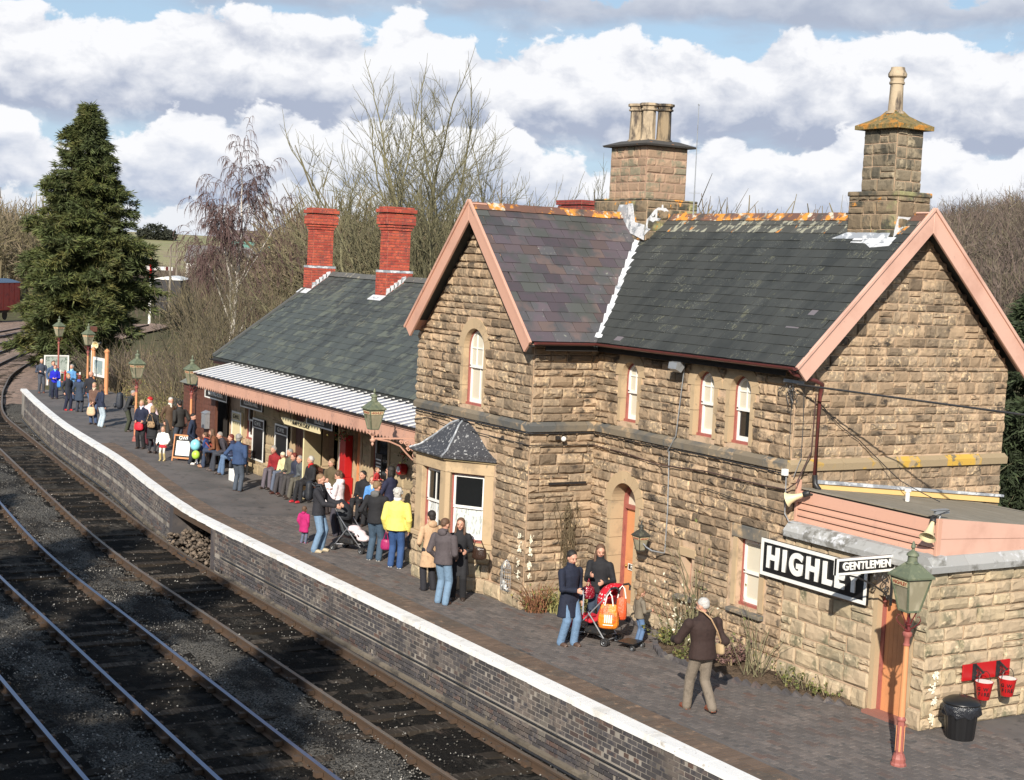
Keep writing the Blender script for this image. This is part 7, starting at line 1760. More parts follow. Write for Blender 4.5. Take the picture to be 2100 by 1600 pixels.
def rucksack(label, x, y, head, H, mat, w=.30, d=.18, h=.44, zc=.62, lean=0., name='rucksack'):
    b = wpos(head, x, y, (0, -.13-d/2, H*zc)); t = bag(name, label, 'rucksack', b, (w, d, h), radians(head-90), mat)
    for s_ in (-.11, .11):
        MB().tube([wpos(head, x, y, q_) for q_ in ((s_, -.12, H*zc+.02), (s_, .05, H*.72), (s_, .11, H*.77), (s_, .05, H*.835), (s_, -.07, H*.82), (s_, -.14, H*zc+h*.9))], .016, 6).build('strap', mat, t)
    pk = MB(); q_ = wpos(head, x, y, (0, -.15-d, H*zc+.06)); pk.sphere(q_+Vector((0, 0, .08)), w*.32, d*.22, .09, n=10, m_=6, M=Matrix.Rotation(radians(head-90), 4, 'Z')); pk.build('pocket', mat, t, smooth=True)
    return t
rucksack('black rucksack on the back of the man pushing the pushchair', -11.54, -2.80, 48, 1.73, sewn((.022, .024, .03)))
rucksack('big dark rucksack on the back of the bending man', -32.95, -.36, 60, 1.42, sewn((.03, .034, .045)), .38, .26, .60, .52)
rucksack('red and blue child backpack on the child at the end of the first bench', -24.55, -.55, -130, 1.0, sewn((.30, .05, .03)), .24, .12, .3, .52)
bag('handbag', 'large cream bag held by the blonde woman in the fur collar', 'handbag', wpos(-40, -35.2, -.85, (.0, .24, .30)), (.34, .16, .34), radians(-130), sewn((.62, .42, .26)), [[wpos(-40, -35.2, -.85, q_) for q_ in ((-.08, .24, .62), (-.03, .24, .80), (.03, .24, .80), (.08, .24, .62))]])
bag('handbag', 'red jacket bundled over the arm of the blonde woman in navy', 'jacket', wpos(-42, -28.54, -1.26, (.0, .2, .58)), (.32, .14, .28), radians(-132), sewn((.52, .012, .03)))
bag('woven_bag', 'brown and cream woven bag on the back of the woman in the black skirt', 'bag', wpos(135, -27.37, -1.29, (.05, -.2, .80)), (.28, .12, .22), radians(45), M('woven_bag_cloth', (.40, .26, .14), .8, [(26, (.06, .035, .02), .48, .54, (3, 3, 1))]), [[wpos(135, -27.37, -1.29, q_) for q_ in ((-.1, -.2, 1.0), (-.05, -.16, 1.22), (.05, -.16, 1.2), (.12, -.2, 1.0))]])
bag('carrier_bag', 'bright blue bag beside the red-haired woman', 'bag', (-43.5, .1, .5), (.22, .12, .3), .4, sewn((.05, .20, .55)))
bag('carrier_bag', 'dark red bag standing on the platform between the far groups', 'bag', (-42.9, .25, .12), (.26, .2, .34), .4, sewn((.35, .02, .04)))
bag('handbag', 'dark shoulder bag at the hip of the person in the blue anorak', 'bag', wpos(128, -19.75, -1.45, (-.2, 0, .58)), (.1, .22, .22), radians(38), sewn((.025, .03, .04)))
# camera in the hand of the man in the navy coat
cpos = wpos(8, -2.86, -2.12, (.03, .37, .98))
t = thing('camera', 'small silver camera with a dangling grey strap held by the man in the navy coat', 'camera', cpos)
MB().box(-.05, .05, -.012, .012, -.03, .03, 0, Matrix.Translation(cpos) @ Matrix.Rotation(radians(-40), 4, 'Z')).build('camera_body', m_zinc, t, bevel=.004)
MB().tube([cpos+Vector(q_) for q_ in ((.04, -.02, -.02), (.05, -.03, -.15), (.045, -.03, -.32), (.06, -.03, -.36), (.075, -.03, -.32), (.07, -.03, -.15), (.05, -.02, -.02))], .006, 5).build('strap', sewn((.35, .38, .42)), t)
# sequinned purse-like bag in the woman's hand
sq = wpos(-52, -3.30, -1.22, (.10, .28, .66))
t = bag('party_bag', 'shiny dark red sequinned bag held by the long-haired woman', 'bag', sq, (.26, .14, .24), radians(-100), M('red_sequins', (.30, .01, .03), .2, [(40, (.75, .5, .5), .58, .62)], metal=.3, spec=.9, bump=(70, .8, .01)), [[sq+Vector((0, -.05, .22)), sq+Vector((0, 0, .36)), sq+Vector((0, .05, .22))]])
def wheel_(t, c, r, ax, mat_rim):
    Mw = Matrix.Translation(c) @ Vector(ax).to_track_quat('Z', 'Y').to_matrix().to_4x4()
    o = MB().lathe([(r*.55, -.014), (r*.78, -.018), (r, -.014), (r, .014), (r*.78, .018), (r*.55, .014)], 18, M=Mw).build('wheel', m_iron, t)
    hb = MB().lathe([(.012, -.017), (.014, -.02), (.014, .02)], 8, M=Mw)
    for k in range(5): a = 2*pi*k/5; hb.beam(Mw @ Vector((0, 0, 0)), Mw @ Vector((cos(a)*r*.6, sin(a)*r*.6, 0)), .014, .012)
    hb.lathe([(r*.52, -.012), (r*.60, -.016), (r*.60, .016), (r*.52, .012)], 14, M=Mw); hb.build('rim', mat_rim, o)
def pushchair(name, label, x, y, head, seatm, hoodm, frm, hoodup=True, recl=.3):
    t = thing(name, label, 'pushchair', (x, y, 0)); P = lambda r_, f, u: wpos(head, x, y, (r_, f, u)); ax = P(1, 0, 0)-P(0, 0, 0)
    for s_ in (-1, 1):
        w = .22*s_
        MB().tube([P(w, .42, .10), P(w, .10, .42), P(w, -.22, .78), P(w, -.36, 1.0)], .012, 7).build('frame_tube', frm, t); MB().tube([P(w, -.30, .10), P(w, -.02, .45), P(w, .06, .54)], .012, 7).build('frame_tube', frm, t)
        MB().tube([P(w, -.36, 1.0), P(w, -.46, 1.03), P(w*.9, -.50, 1.0), P(w*.85, -.50, .93)], .019, 7).build('handle', m_iron, t)
        for f in (.42, -.30):
            for e in (-.028, .028): wheel_(t, P(w+e, f, .075), .072, ax, m_zinc)
    MB().tube([P(-.22, -.28, .14), P(.22, .38, .15)], .009, 6).tube([P(.22, -.28, .14), P(-.22, .38, .15)], .009, 6).tube([P(-.22, .42, .10), P(.22, .42, .10)], .01, 6).tube([P(-.22, -.3, .10), P(.22, -.3, .10)], .01, 6).build('cross_brace', frm, t)
    MB().prism([P(-.2, .28, .40), P(-.2, .02, .34), P(-.2, -.12, .40), P(-.2, -.30, .82), P(-.2, -.25, .84), P(-.2, -.07, .44), P(-.2, .02, .40), P(-.2, .28, .45)], ax*.4).build('seat', seatm, t, bevel=.015)
    MB().prism([P(-.2, .28, .43), P(-.2, .28, .39), P(-.2, .46, .18), P(-.2, .49, .20)], ax*.4).build('footrest', seatm, t)
    n = 7; hm = MB(); vs = []
    for i in range(n):
        a = radians(10+i*(118 if hoodup else 60)/(n-1))
        for k in range(9):
            b_ = pi*k/8; vs.append(P(-.23*cos(b_), -.24+cos(a)*-.0+ (-cos(a)*.30*1.0+.02)*-1*sin(b_)*.0+(-.10+.30*sin(a-.5))*sin(b_)*1.1, .72+.34*cos(a-.5)*sin(b_)**.6))
    hm.add(vs, [(i*9+k, i*9+k+1, (i+1)*9+k+1, (i+1)*9+k) for i in range(n-1) for k in range(8)]); o = hm.build('hood', hoodm, t, smooth=True); s_ = o.modifiers.new('solid', 'SOLIDIFY'); s_.thickness = .012
    MB().prism([P(-.18, -.28, .16), P(-.18, .16, .16), P(-.18, .12, .28), P(-.18, -.24, .30)], ax*.36).build('shopping_basket', m_iron, t, bevel=.03)
    return t
m_dots = bpy.data.materials.new('red_polka_cloth'); m_dots.use_nodes = True; tt_ = NT(m_dots.node_tree); vo = tt_.node('ShaderNodeTexVoronoi'); vo.inputs['Scale'].default_value = 15; vo.inputs['Randomness'].default_value = .15
tt_.put(vo.inputs['Vector'], tt_.node('ShaderNodeNewGeometry').outputs['Position']); tt_.put(tt_.n['Principled BSDF'].inputs['Base Color'], tt_.mix(tt_.m('LESS_THAN', vo.outputs['Distance'], .27), (.55, .012, .025), (.85, .8, .8)))
pushchair('pushchair', 'red polka-dot pushchair with orange shopping bags hung on it', -2.92, -1.50, 206, M('red_cloth', (.50, .015, .03), .7, bump=(12, .5, .02)), m_dots, m_zinc)
pushchair('pushchair', 'black pushchair with a silver frame in front of the man with the rucksack', -11.45, -2.05, 30, sewn((.03, .035, .04)), sewn((.025, .028, .034)), m_steel)
bg = M('orange_plastic_bag', (.75, .23, .02), .35, [(5, (.6, .10, .02), .5, .65)], bump=(12, .9, .03)); b0 = wpos(206, -2.92, -1.50, (.20, -.52, .40))
def carrier(label, c, rz, w, h, mat, txt=None):
    c = Vector(c); Mx = Matrix.Translation(c) @ Matrix.Rotation(rz, 4, 'Z'); t = thing('carrier_bag', label, 'carrier bag', c)
    mb = MB(); mb.add([Mx @ Vector((sx*w/2*k, sy*.07*kk, z*h)) for z, k, kk in ((0, .85, .6), (.15, 1.05, 1.2), (.55, 1.0, 1.1), (.85, .85, .5), (1, .7, .2)) for sx, sy in ((-1, -1), (0, -1.4), (1, -1), (1, 1), (0, 1.4), (-1, 1))],
       [(5, 4, 3, 2, 1, 0)]+[(i*6+k, i*6+(k+1) % 6, (i+1)*6+(k+1) % 6, (i+1)*6+k) for i in range(4) for k in range(6)])
    o = mb.build('bag_body', mat, t); s_ = o.modifiers.new('sub', 'SUBSURF'); s_.levels = s_.render_levels = 1
    for sy in (-1, 1): MB().tube([Mx @ Vector((-.07, sy*.02, h*.95)), Mx @ Vector((-.04, sy*.01, h+.14)), Mx @ Vector((.0, 0, h+.19)), Mx @ Vector((.04, sy*.01, h+.14)), Mx @ Vector((.07, sy*.02, h*.95))], .010, 5).build('carry_handle', m_white, t)
    if txt: 
        sc_ = MB()
        for k in range(4): sc_.box(-.06+k*.035, -.04+k*.035, -.103, -.098, h*.3, h*.62, 0, Mx)
        sc_.box(-.08, .09, -.104, -.099, h*.2, h*.235, 0, Mx); sc_.build('print', m_white, t)
cp = wpos(206, -2.92, -1.50, (-.30, -.47, .34)); carrier('large orange carrier bag with white print hanging on the red pushchair', (cp.x-.04, cp.y-.06, .34), radians(50), .36, .42, bg, True)
cp = wpos(206, -2.92, -1.50, (.10, -.62, .42)); carrier('smaller orange-red carrier bag hanging behind the large one', (cp.x-.10, cp.y-.16, .44), radians(50), .20, .40, M('orange_red_plastic_bag', (.68, .10, .03), .4, bump=(12, .9, .03)))
t = thing('buggy_board', 'low black wheeled board trailing behind the red pushchair', 'buggy board', wpos(206, -2.92, -1.50, (0, -.62, 0)))
P = lambda r_, f, u: wpos(206, -2.92, -1.50, (r_, f, u)); MB().prism([P(-.17, -.50, .10), P(.17, -.50, .10), P(.19, -.82, .10), P(-.19, -.82, .10)], (0, 0, .025)).build('deck', m_black, t, bevel=.006)
for s_ in (-.17, .17): wheel_(t, P(s_, -.80, .05), .048, P(1, 0, 0)-P(0, 0, 0), m_zinc)
blk = MB(); 
for k in range(3): blk.sphere(wpos(30, -11.45, -2.05, (random.uniform(-.1, .1), .12+k*.12, .50-k*.09)), .16, .15, .08, n=12, m_=7)
tag(remesh(blk.build('blanket', sewn((.80, .68, .70)), None), .016, 3), 'pale pink and white blanket bundled on the black pushchair', 'blanket')
t = thing('balloon', 'pale blue balloon beside the first bench', 'balloon', (-24.3, -.95, .35)); MB().sphere((-24.45, -.95, .62), .15, .15, .17, n=16, m_=10).build('balloon_skin', M('blue_rubber', (.25, .62, .75), .3), t, smooth=True); MB().tube([(-24.45, -.95, .46), (-24.3, -.9, .3)], .004, 4).build('string', m_white, t)
t = thing('balloon', 'lime green balloon just below the blue one', 'balloon', (-24.3, -1.0, .2)); MB().sphere((-24.25, -1.0, .36), .12, .12, .13, n=16, m_=10).build('balloon_skin', M('lime_rubber', (.45, .70, .08), .3), t, smooth=True)
MB().tube([(-24.25, -1.0, .23), (-24.2, -.95, .1)], .004, 4).build('string', m_white, t)
tag(MB().box(-21.6, -21.2, -1.0, -.7, 0, .34).build('white_box', m_white, None, bevel=.02), 'white box on the ground at the right end of the first bench', 'box')
t = thing('wheelie_bin', 'dark grey litter bin against the awning post behind the woman in yellow', 'bin', (-9.72, -1.05, 0)); MB().box(-10.6, -10.15, -1.15, -.75, 0, .95).build('bin_body', M('grey_bin_plastic', (.05, .06, .07), .6), t, bevel=.02); MB().box(-10.63, -10.12, -1.18, -.72, .95, 1.02).build('lid', MATS['grey_bin_plastic'], t, bevel=.02)

# ================================================================== trees and plants
def grow(start, d, L, r, depth, spec, out, rs, lvl=0):
    """recursive branching; out gets (points, radii, level)"""
    n = spec['seg'][min(lvl, len(spec['seg'])-1)]; p = Vector(start); d = Vector(d).normalized(); P = [p.copy()]; Rr = [r]
    wob = spec['wob'][min(lvl, len(spec['wob'])-1)]; trop = spec['trop'][min(lvl, len(spec['trop'])-1)]
    kids = []
    for k in range(n):
        d = (d+Vector((rs.gauss(0, wob), rs.gauss(0, wob), rs.gauss(0, wob)*.6))+Vector((0, 0, trop))).normalized()
        p = p+d*(L/n); P.append(p.copy()); Rr.append(r*(1-(k+1)/n*spec['taper'])); kids.append((p.copy(), d.copy(), (k+1)/n, Rr[-1]))
    out.append((P, Rr, lvl))
    if depth <= 0: return
    m_ = spec['kids'][min(lvl, len(spec['kids'])-1)]; s0 = spec['from'][min(lvl, len(spec['from'])-1)]
    for q in range(m_):
        f = s0+(1-s0)*(q+rs.random())/m_; i = min(int(f*n), n-1); pp, dd, ff, rr = kids[i]; pp = P[i].lerp(P[i+1], f*n-i)
        a = Vector((rs.gauss(0, 1), rs.gauss(0, 1), rs.gauss(0, 1))); a = (a-dd*a.dot(dd)).normalized()
        sp_ = spec['ang'][min(lvl, len(spec['ang'])-1)]*rs.uniform(.75, 1.25); nd = dd*cos(sp_)+a*sin(sp_)
        if nd.z < -.2 and lvl < 2: nd.z *= -.3
        grow(pp, nd, L*spec['len'][min(lvl, len(spec['len'])-1)]*rs.uniform(.65, 1.2)*(1.15-.45*f), max(rr*spec['rad'], spec['rmin']), depth-1, spec, out, rs, lvl+1)
    if spec.get('fork', True): grow(P[-1], d, L*spec['len'][min(lvl, len(spec['len'])-1)]*.9, max(Rr[-1], spec['rmin']), depth-1, spec, out, rs, lvl+1)

def tubes_np(segs, sides):
    """many polylines -> arrays; sides(level) -> corner count (all rendered as quads)"""
    V = []; F = []; b = 0
    for P, Rr, lvl in segs:
        n = sides(lvl); A = np.array([tuple(p) for p in P]); R_ = np.array(Rr)
        T_ = np.gradient(A, axis=0); T_ /= np.linalg.norm(T_, axis=1)[:, None]+1e-9
        ref = np.array([0, 0, 1.]) if abs(T_[0, 2]) < .8 else np.array([1., 0, 0])
        X_ = np.cross(T_, ref); X_ /= np.linalg.norm(X_, axis=1)[:, None]+1e-9; Y_ = np.cross(T_, X_)
        an = np.arange(n)*2*pi/n
        v = A[:, None]+(X_[:, None]*np.cos(an)[None, :, None]+Y_[:, None]*np.sin(an)[None, :, None])*R_[:, None, None]
        V.append(v.reshape(-1, 3)); m_ = len(A)
        i, k = np.meshgrid(np.arange(m_-1), np.arange(n), indexing='ij'); k2 = (k+1) % n
        F.append(np.stack([i*n+k, i*n+k2, (i+1)*n+k2, (i+1)*n+k], -1).reshape(-1, 4)+b); b += m_*n
    return np.concatenate(V), np.concatenate(F)
SPECS = dict(
  ash=dict(seg=(7, 7, 6, 5, 4), wob=(.06, .09, .11, .12, .14), trop=(.02, .035, .05, .07, .09), taper=.5, kids=(6, 6, 7, 6, 3), **{'from': (.14, .2, .15, .15, .2)}, ang=(1.0, .80, .70, .55, .5), len=(1.08, .60, .56, .55, .5), rad=.55, rmin=.0085),
  birch=dict(seg=(9, 6, 5, 5, 5), wob=(.03, .10, .14, .10, .08), trop=(.03, .10, -.01, -.42, -.6), taper=.7, kids=(12, 8, 7, 6, 3), **{'from': (.35, .25, .2, .2, .2)}, ang=(.62, .6, .7, .6, .5), len=(.46, .55, .55, .62, .7), rad=.45, rmin=.012),
  small=dict(seg=(5, 4, 4, 3), wob=(.08, .14, .18, .2), trop=(.02, .05, .06, .06), taper=.6, kids=(6, 5, 5, 3), **{'from': (.15, .15, .2, .2)}, ang=(.6, .65, .7, .7), len=(.6, .55, .5, .5), rad=.5, rmin=.012),
  stems=dict(seg=(6, 4, 3), wob=(.05, .12, .15), trop=(.03, .05, .05), taper=.7, kids=(7, 3, 2), **{'from': (.3, .2, .2)}, ang=(.5, .6, .6), len=(.38, .45, .5), rad=.45, rmin=.013))
def tree_mesh(kind, L, r, seed, depth, mats, split=1, lean=(0, 0, 1), extra=()):
    rs = random.Random(seed); segs = []
    grow((0, 0, -.2), lean, L, r, depth, SPECS[kind], segs, rs)
    for st, d, l2, r2, dp in extra: grow(st, d, l2, r2, dp, SPECS[kind], segs, rs, 1)
    A = [s for s in segs if s[2] <= split]; B = [s for s in segs if s[2] > split]
    va, fa = tubes_np(A, lambda l: 8 if l == 0 else 6); ma = fastmesh('trunk', va, fa, mats[0], smooth=True)
    vb, fb = tubes_np(B, lambda l: 3); mb_ = fastmesh('crown', vb, fb, mats[1], tone=np.random.default_rng(seed).random(len(fb)))
    return ma, mb_
def place_tree(name, label, meshes, x, y, z, rz=0., s=1., group=None, sz=None, cat='tree'):
    t = thing(name, label, cat, (x, y, z), rz, group); t.scale = (s, s, sz or s)
    for nm_, me in zip(('trunk', 'crown'), meshes): link(bpy.data.objects.new(nm_, me), t)
    return t
# tall bare trees behind the low range
A1 = tree_mesh('ash', 4.6, .16, 5, 4, (m_bark, m_bark)); A2 = tree_mesh('ash', 4.6, .16, 12, 4, (m_bark, m_bark)); A3 = tree_mesh('ash', 4.5, .15, 23, 4, (m_bark, m_bark))
def gz(x, y): return ground_z(x, y)
place_tree('bare_tree', 'tall bare tree behind the low range, nearest the station gable', A1, -35.9, 14.6, -1.2, .4, 1.26, 'tall bare trees behind the station')
BIG = tree_mesh('ash', 4.2, .21, 52, 3, (m_bark, m_bark), extra=[((0, 0, 1.9+.22*q), (cos(q*2.4)*(1.15-.07*q), sin(q*2.4)*(1.15-.07*q), .75+.10*q), 4.9, .085, 3) for q in range(11)])
place_tree('bare_tree', 'broad fan-crowned bare tree filling the sky between the red chimneys and the gable', BIG, -34.4, 11.2, -1.0, 1.0, 1.16, 'tall bare trees behind the station')
place_tree('bare_tree', 'tall narrow bare tree behind the right red chimney', A2, -34.6, 9.3, -1.2, 2.1, 1.0, 'tall bare trees behind the station')
place_tree('bare_tree', 'bare tree standing just left of the gabled bay roof with a pale trunk', A3, -37.0, 14.0, -1.4, 1.2, 1.15, 'tall bare trees behind the station')
place_tree('bare_tree', 'lower bare tree behind the main roof, left of the broad chimney', A1, -38.0, 19.3, -1.3, 3.9, .98, 'tall bare trees behind the station')
BR = tree_mesh('birch', 7.4, .15, 37, 4, (m_birchb, m_birchtw), 1, lean=(0, 0, 1))
place_tree('birch_tree', 'weeping silver birch standing alone against the sky right of the spruce', BR, -56.9, 12.3, -1.2, 3.9, 1.18)
# the big spruce: trunk, drooping boughs and needle sprays
def conifer(name, label, x, y, z, H, Rb, seed, mat, nb=430, lower=.05):
    rs = np.random.default_rng(seed); t = thing(name, label, 'tree', (x, y, z))
    link(bpy.data.objects.new('trunk', fastmesh('trunk', *tubes_np([([Vector((0, 0, H*k/8)) for k in range(9)], [Rb*.055*(1-k/8.3) for k in range(9)], 0)], lambda l: 8), m_bark, smooth=True)), t)
    V = []; N_ = 0; segs = []
    for i in range(nb):
        f = lower+(1-lower)*(i+rs.random())/nb; f = 1-(1-f)**1.0; hz_ = H*f
        R_ = Rb*(min(1., (1-f)*1.5+.02)**.74)*(.82+.28*rs.random()); a = rs.random()*2*pi
        if 0.0 < f < .2: R_ *= .7+1.5*f
        # lobed outline
        R_ *= 1+.16*sin(a*3+f*9)+.13*sin(a*5-f*17)+.10*sin(f*41+a)
        if sin(a*2+f*23) > .72: R_ *= .75
        d = np.array([cos(a), sin(a), 0]); up0 = .25+.35*f
        m_ = 7; t_ = np.linspace(0, 1, m_); spine = d[None]*R_*t_[:, None]; spine[:, 2] = hz_+R_*(up0*t_-(.55+.1*rs.random())*t_**2+.16*t_**4)
        segs.append(([Vector(p) for p in spine], list(np.linspace(.05, .008, m_)), 1))
        ns = int(18+R_*25); q = rs.random(ns)**.7*.92+.08
        base = np.stack([np.interp(q, t_, spine[:, k]) for k in range(3)], 1)
        side = np.array([-sin(a), cos(a), 0]); lat = (rs.random(ns)-.5)*2*(1.15-q)*R_*.30+rs.normal(0, .04, ns)
        base = base+side[None]*lat[:, None]; base[:, 2] += -.16*np.abs(lat)+rs.normal(0, .06, ns)
        ln_ = rs.uniform(.22, .5, ns)*(.75+.25*(1-f)); dr = d[None]*.75+side[None]*np.sign(lat)[:, None]*.6+rs.normal(0, .28, (ns, 3)); dr[:, 2] -= rs.uniform(-.25, .5, ns)
        dr /= np.linalg.norm(dr, axis=1)[:, None]
        for rep in range(4):
            w = rs.normal(0, 1, (ns, 3)); w = np.cross(dr, w); w /= np.linalg.norm(w, axis=1)[:, None]
            dd = dr+rs.normal(0, .30, (ns, 3)); wd = (ln_*.095)[:, None]*w; p0 = base+rs.normal(0, .05, (ns, 3)); p1 = p0+dd*ln_[:, None]
            V.append(np.stack([p0-wd*.5, p0+dd*ln_[:, None]*.45-wd, p1, p0+dd*ln_[:, None]*.5+wd], 1))
    # leader
    for q in range(60):
        f = q/60; base = np.array([0, 0, H*(.93+.085*f)]); an = rs.random()*2*pi; dd = np.array([cos(an)*.8, sin(an)*.8, .35])*(.42*(1-f)+.06); w = np.cross(dd, rs.normal(0, 1, 3)); w *= .03/np.linalg.norm(w)
        V.append(np.stack([base, base+dd*.45-w, base+dd, base+dd*.45+w])[None])
    V = np.concatenate(V); n = len(V); F = np.arange(n*4).reshape(n, 4)
    link(bpy.data.objects.new('branches', fastmesh('branches', *tubes_np(segs, lambda l: 3), m_bark)), t)
    link(bpy.data.objects.new('crown', fastmesh('crown', V.reshape(-1, 3), F, mat, tone=np.random.default_rng(1).random(n))), t); return t
conifer('spruce_tree', 'big dark green spruce at the left, towering over the far end of the platform', -71.0, 8.75, -.8, 15.0, 3.6, 3, m_spruce, 600)
conifer('fir_tree', 'dark fir at the right edge behind the gable', -17.4, 26.3, -3.5, 9.6, 3.2, 9, m_spruce2, 220)
conifer('fir_tree', 'second dark fir partly hidden behind the gable bargeboard', -21.5, 27.5, -3.0, 7.6, 2.6, 10, m_spruce2, 160)
# leafy rough growth below the firs
SM = [tree_mesh('small', 2.6, .07, 60+k, 3, (m_bark, m_wood_a)) for k in range(3)]
STM = [tree_mesh('stems', 4.4, .035, 70+k, 2, (m_bark, m_twig), 0, extra=[((.3*cos(q), .3*sin(q), -.2), (.25*cos(q), .25*sin(q), 1), 4.2, .03, 2) for q in (0, 1.3, 2.4, 3.6, 5)]) for k in range(2)]
STG = [tree_mesh('stems', 4.4, .035, 80+k, 2, (m_bark, m_wood_a), 0, extra=[((.3*cos(q), .3*sin(q), -.2), (.25*cos(q), .25*sin(q), 1), 4.2, .03, 2) for q in (0, 1.3, 2.4, 3.6, 5)]) for k in range(2)]
rs = random.Random(99); k = 0
def ray_xy(px_, dist):     # a bearing across the picture (in photograph pixels) and a distance -> ground position
    a = yaw-math.atan((px_-1050)/3129.74); return CAM.x-sin(a)*dist, CAM.y+cos(a)*dist
spots = [(x, dd) for x, dd in ((312, 62), (338, 66), (352, 60), (372, 70), (392, 64), (405, 58), (425, 68), (446, 62), (462, 72), (480, 66), (500, 60), (515, 74), (530, 66), (548, 80), (562, 70), (585, 78), (600, 70), (345, 56), (380, 54), (418, 56), (440, 55), (475, 57), (495, 60), (520, 62), (545, 64), (330, 64), (455, 78), (505, 82), (535, 85), (298, 72), (325, 78), (360, 84), (410, 80))]
for x, dd in spots:
    if x < 345: continue
    X_, Y_ = ray_xy(x, dd); s = rs.uniform(.80, 1.15)*min(1, .55+.45*(x-345)/90); m_ = rs.choice(STM+STG)
    place_tree('thicket_tree', 'slender many-stemmed bare bush in the thicket left of the low range', m_, X_, Y_, gz(X_, Y_), rs.uniform(0, 6), s, 'thicket between the platform and the birch')
for x, dd in ((640, 98), (700, 92), (735, 85), (860, 90), (900, 96), (930, 88), (975, 100), (680, 112), (720, 120), (850, 115), (1010, 110), (1060, 112), (1110, 108), (1160, 115), (1210, 118)):
    X_, Y_ = ray_xy(x, dd); s = rs.uniform(1.35, 1.9)
    place_tree('bare_tree', 'round-headed olive bare tree in the wood behind the station', rs.choice(SM), X_, Y_, gz(X_, Y_)-.5, rs.uniform(0, 6), s, 'woodland trees behind the station')
# far wood: one mass of thin-twigged crowns over the slopes
def wood(name, pts_, size, mat, seed, seg_n=70):
    rg = np.random.default_rng(seed); V = []; n = len(pts_)
    for (x, y, z), s in zip(pts_, size):
        m_ = seg_n; dirs = rg.normal(0, 1, (m_, 3)); dirs[:, 2] = np.abs(dirs[:, 2])*1.1-.35; dirs /= np.linalg.norm(dirs, axis=1)[:, None]
        lob = 1+.18*np.sin(np.arctan2(dirs[:, 1], dirs[:, 0])*3+x)*np.sin(dirs[:, 2]*4+y)
        a = np.array([x, y, z+s*.95])+dirs*(s*rg.uniform(.25, .92, m_)*lob)[:, None]*[1, 1, 1.05]
        b = a+(dirs*.7+rg.normal(0, .5, (m_, 3))+[0, 0, .45])*(s*rg.uniform(.08, .26, m_))[:, None]
        w = np.cross(b-a, rg.normal(0, 1, (m_, 3))); w /= np.linalg.norm(w, axis=1)[:, None]; w *= (s*rg.uniform(.004, .014, m_))[:, None]
        V.append(np.stack([a-w, a+w, b+w*.4, b-w*.4], 1))
        tr = np.array([[x, y, z-1.5], [x+rg.normal(0, .15)*s, y+rg.normal(0, .15)*s, z+s*1.0]]); w = np.array([.03*s, .025*s, 0]); V.append(np.stack([tr[0]-w, tr[0]+w, tr[1]+w*.4, tr[1]-w*.4])[None])
    V = np.concatenate(V); m_ = len(V); tone = np.repeat(rg.random(n), seg_n+1)*.8+rg.random(m_)*.2
    return tag(link(bpy.data.objects.new(name, fastmesh(name, V.reshape(-1, 3), np.arange(m_*4).reshape(m_, 4), mat, tone=tone))), kind='stuff')
def bandpts(px0, px1, d0, d1, n, seed, cond=None):
    rg = random.Random(seed); out = []
    while len(out) < n:
        x, dd = rg.uniform(px0, px1), d0+(d1-d0)*rg.random()**.9; X_, Y_ = ray_xy(x, dd)
        if cond and not cond(X_, Y_): continue
        out.append((X_, Y_, gz(X_, Y_)))
    return out
rgs = np.random.default_rng(5)
P1 = bandpts(1700, 2400, 130, 330, 620, 1); wood('hillside_wood', P1, rgs.uniform(2.6, 4.6, len(P1)), m_wood_p, 2, 300)
P2 = bandpts(590, 1750, 108, 175, 400, 3); wood('far_wood', P2, rgs.uniform(4.6, 6.2, len(P2)), m_wood_a, 4, 420)
P3 = bandpts(-450, 130, 175, 300, 330, 5); wood('left_wood', P3, rgs.uniform(4.6, 6.4, len(P3)), m_wood_a, 6, 280)
P4 = bandpts(410, 640, 190, 330, 260, 7); wood('valley_wood', P4, rgs.uniform(2.6, 3.9, len(P4)), m_wood_p, 8, 240)
P6 = bandpts(265, 420, 150, 320, 170, 17); wood('valley_hedge', P6, rgs.uniform(1.5, 2.4, len(P6)), m_wood_p, 18, 200)
P5 = bandpts(370, 620, 100, 150, 110, 9); wood('valley_scrub', P5, rgs.uniform(1.6, 2.6, len(P5)), m_wood_a, 10, 240)
# round dark bushes on the skyline of the field
for k, (px_, dd, s, lb) in enumerate(((286, 560, 2.6, 'small dark round tree on the field skyline, nearest the spruce'), (307, 560, 4.2, 'larger dark round tree on the field skyline'), (334, 560, 2.6, 'small dark round tree on the field skyline, right of the larger one'), (468, 560, 3.4, 'dark tree on the skyline behind the birch'))):
    X_, Y_ = ray_xy(px_, dd); z = gz(X_, Y_); rg = np.random.default_rng(k); m_ = 900
    dv = rg.normal(0, 1, (m_, 3)); dv /= np.linalg.norm(dv, axis=1)[:, None]; c = np.array([0, 0, s*.7])+dv*[s*1.2, s*1.2, s*.75]*rg.uniform(.5, 1, (m_, 1))
    q = rg.normal(0, .35, (m_, 4, 3)); t = thing('round_tree', lb, 'tree', (X_, Y_, z)); link(bpy.data.objects.new('crown', fastmesh('crown', (c[:, None]+q).reshape(-1, 3), np.arange(m_*4).reshape(m_, 4), M('far_dark_tree', (.04, .045, .03), .9, tone=.4))), t)
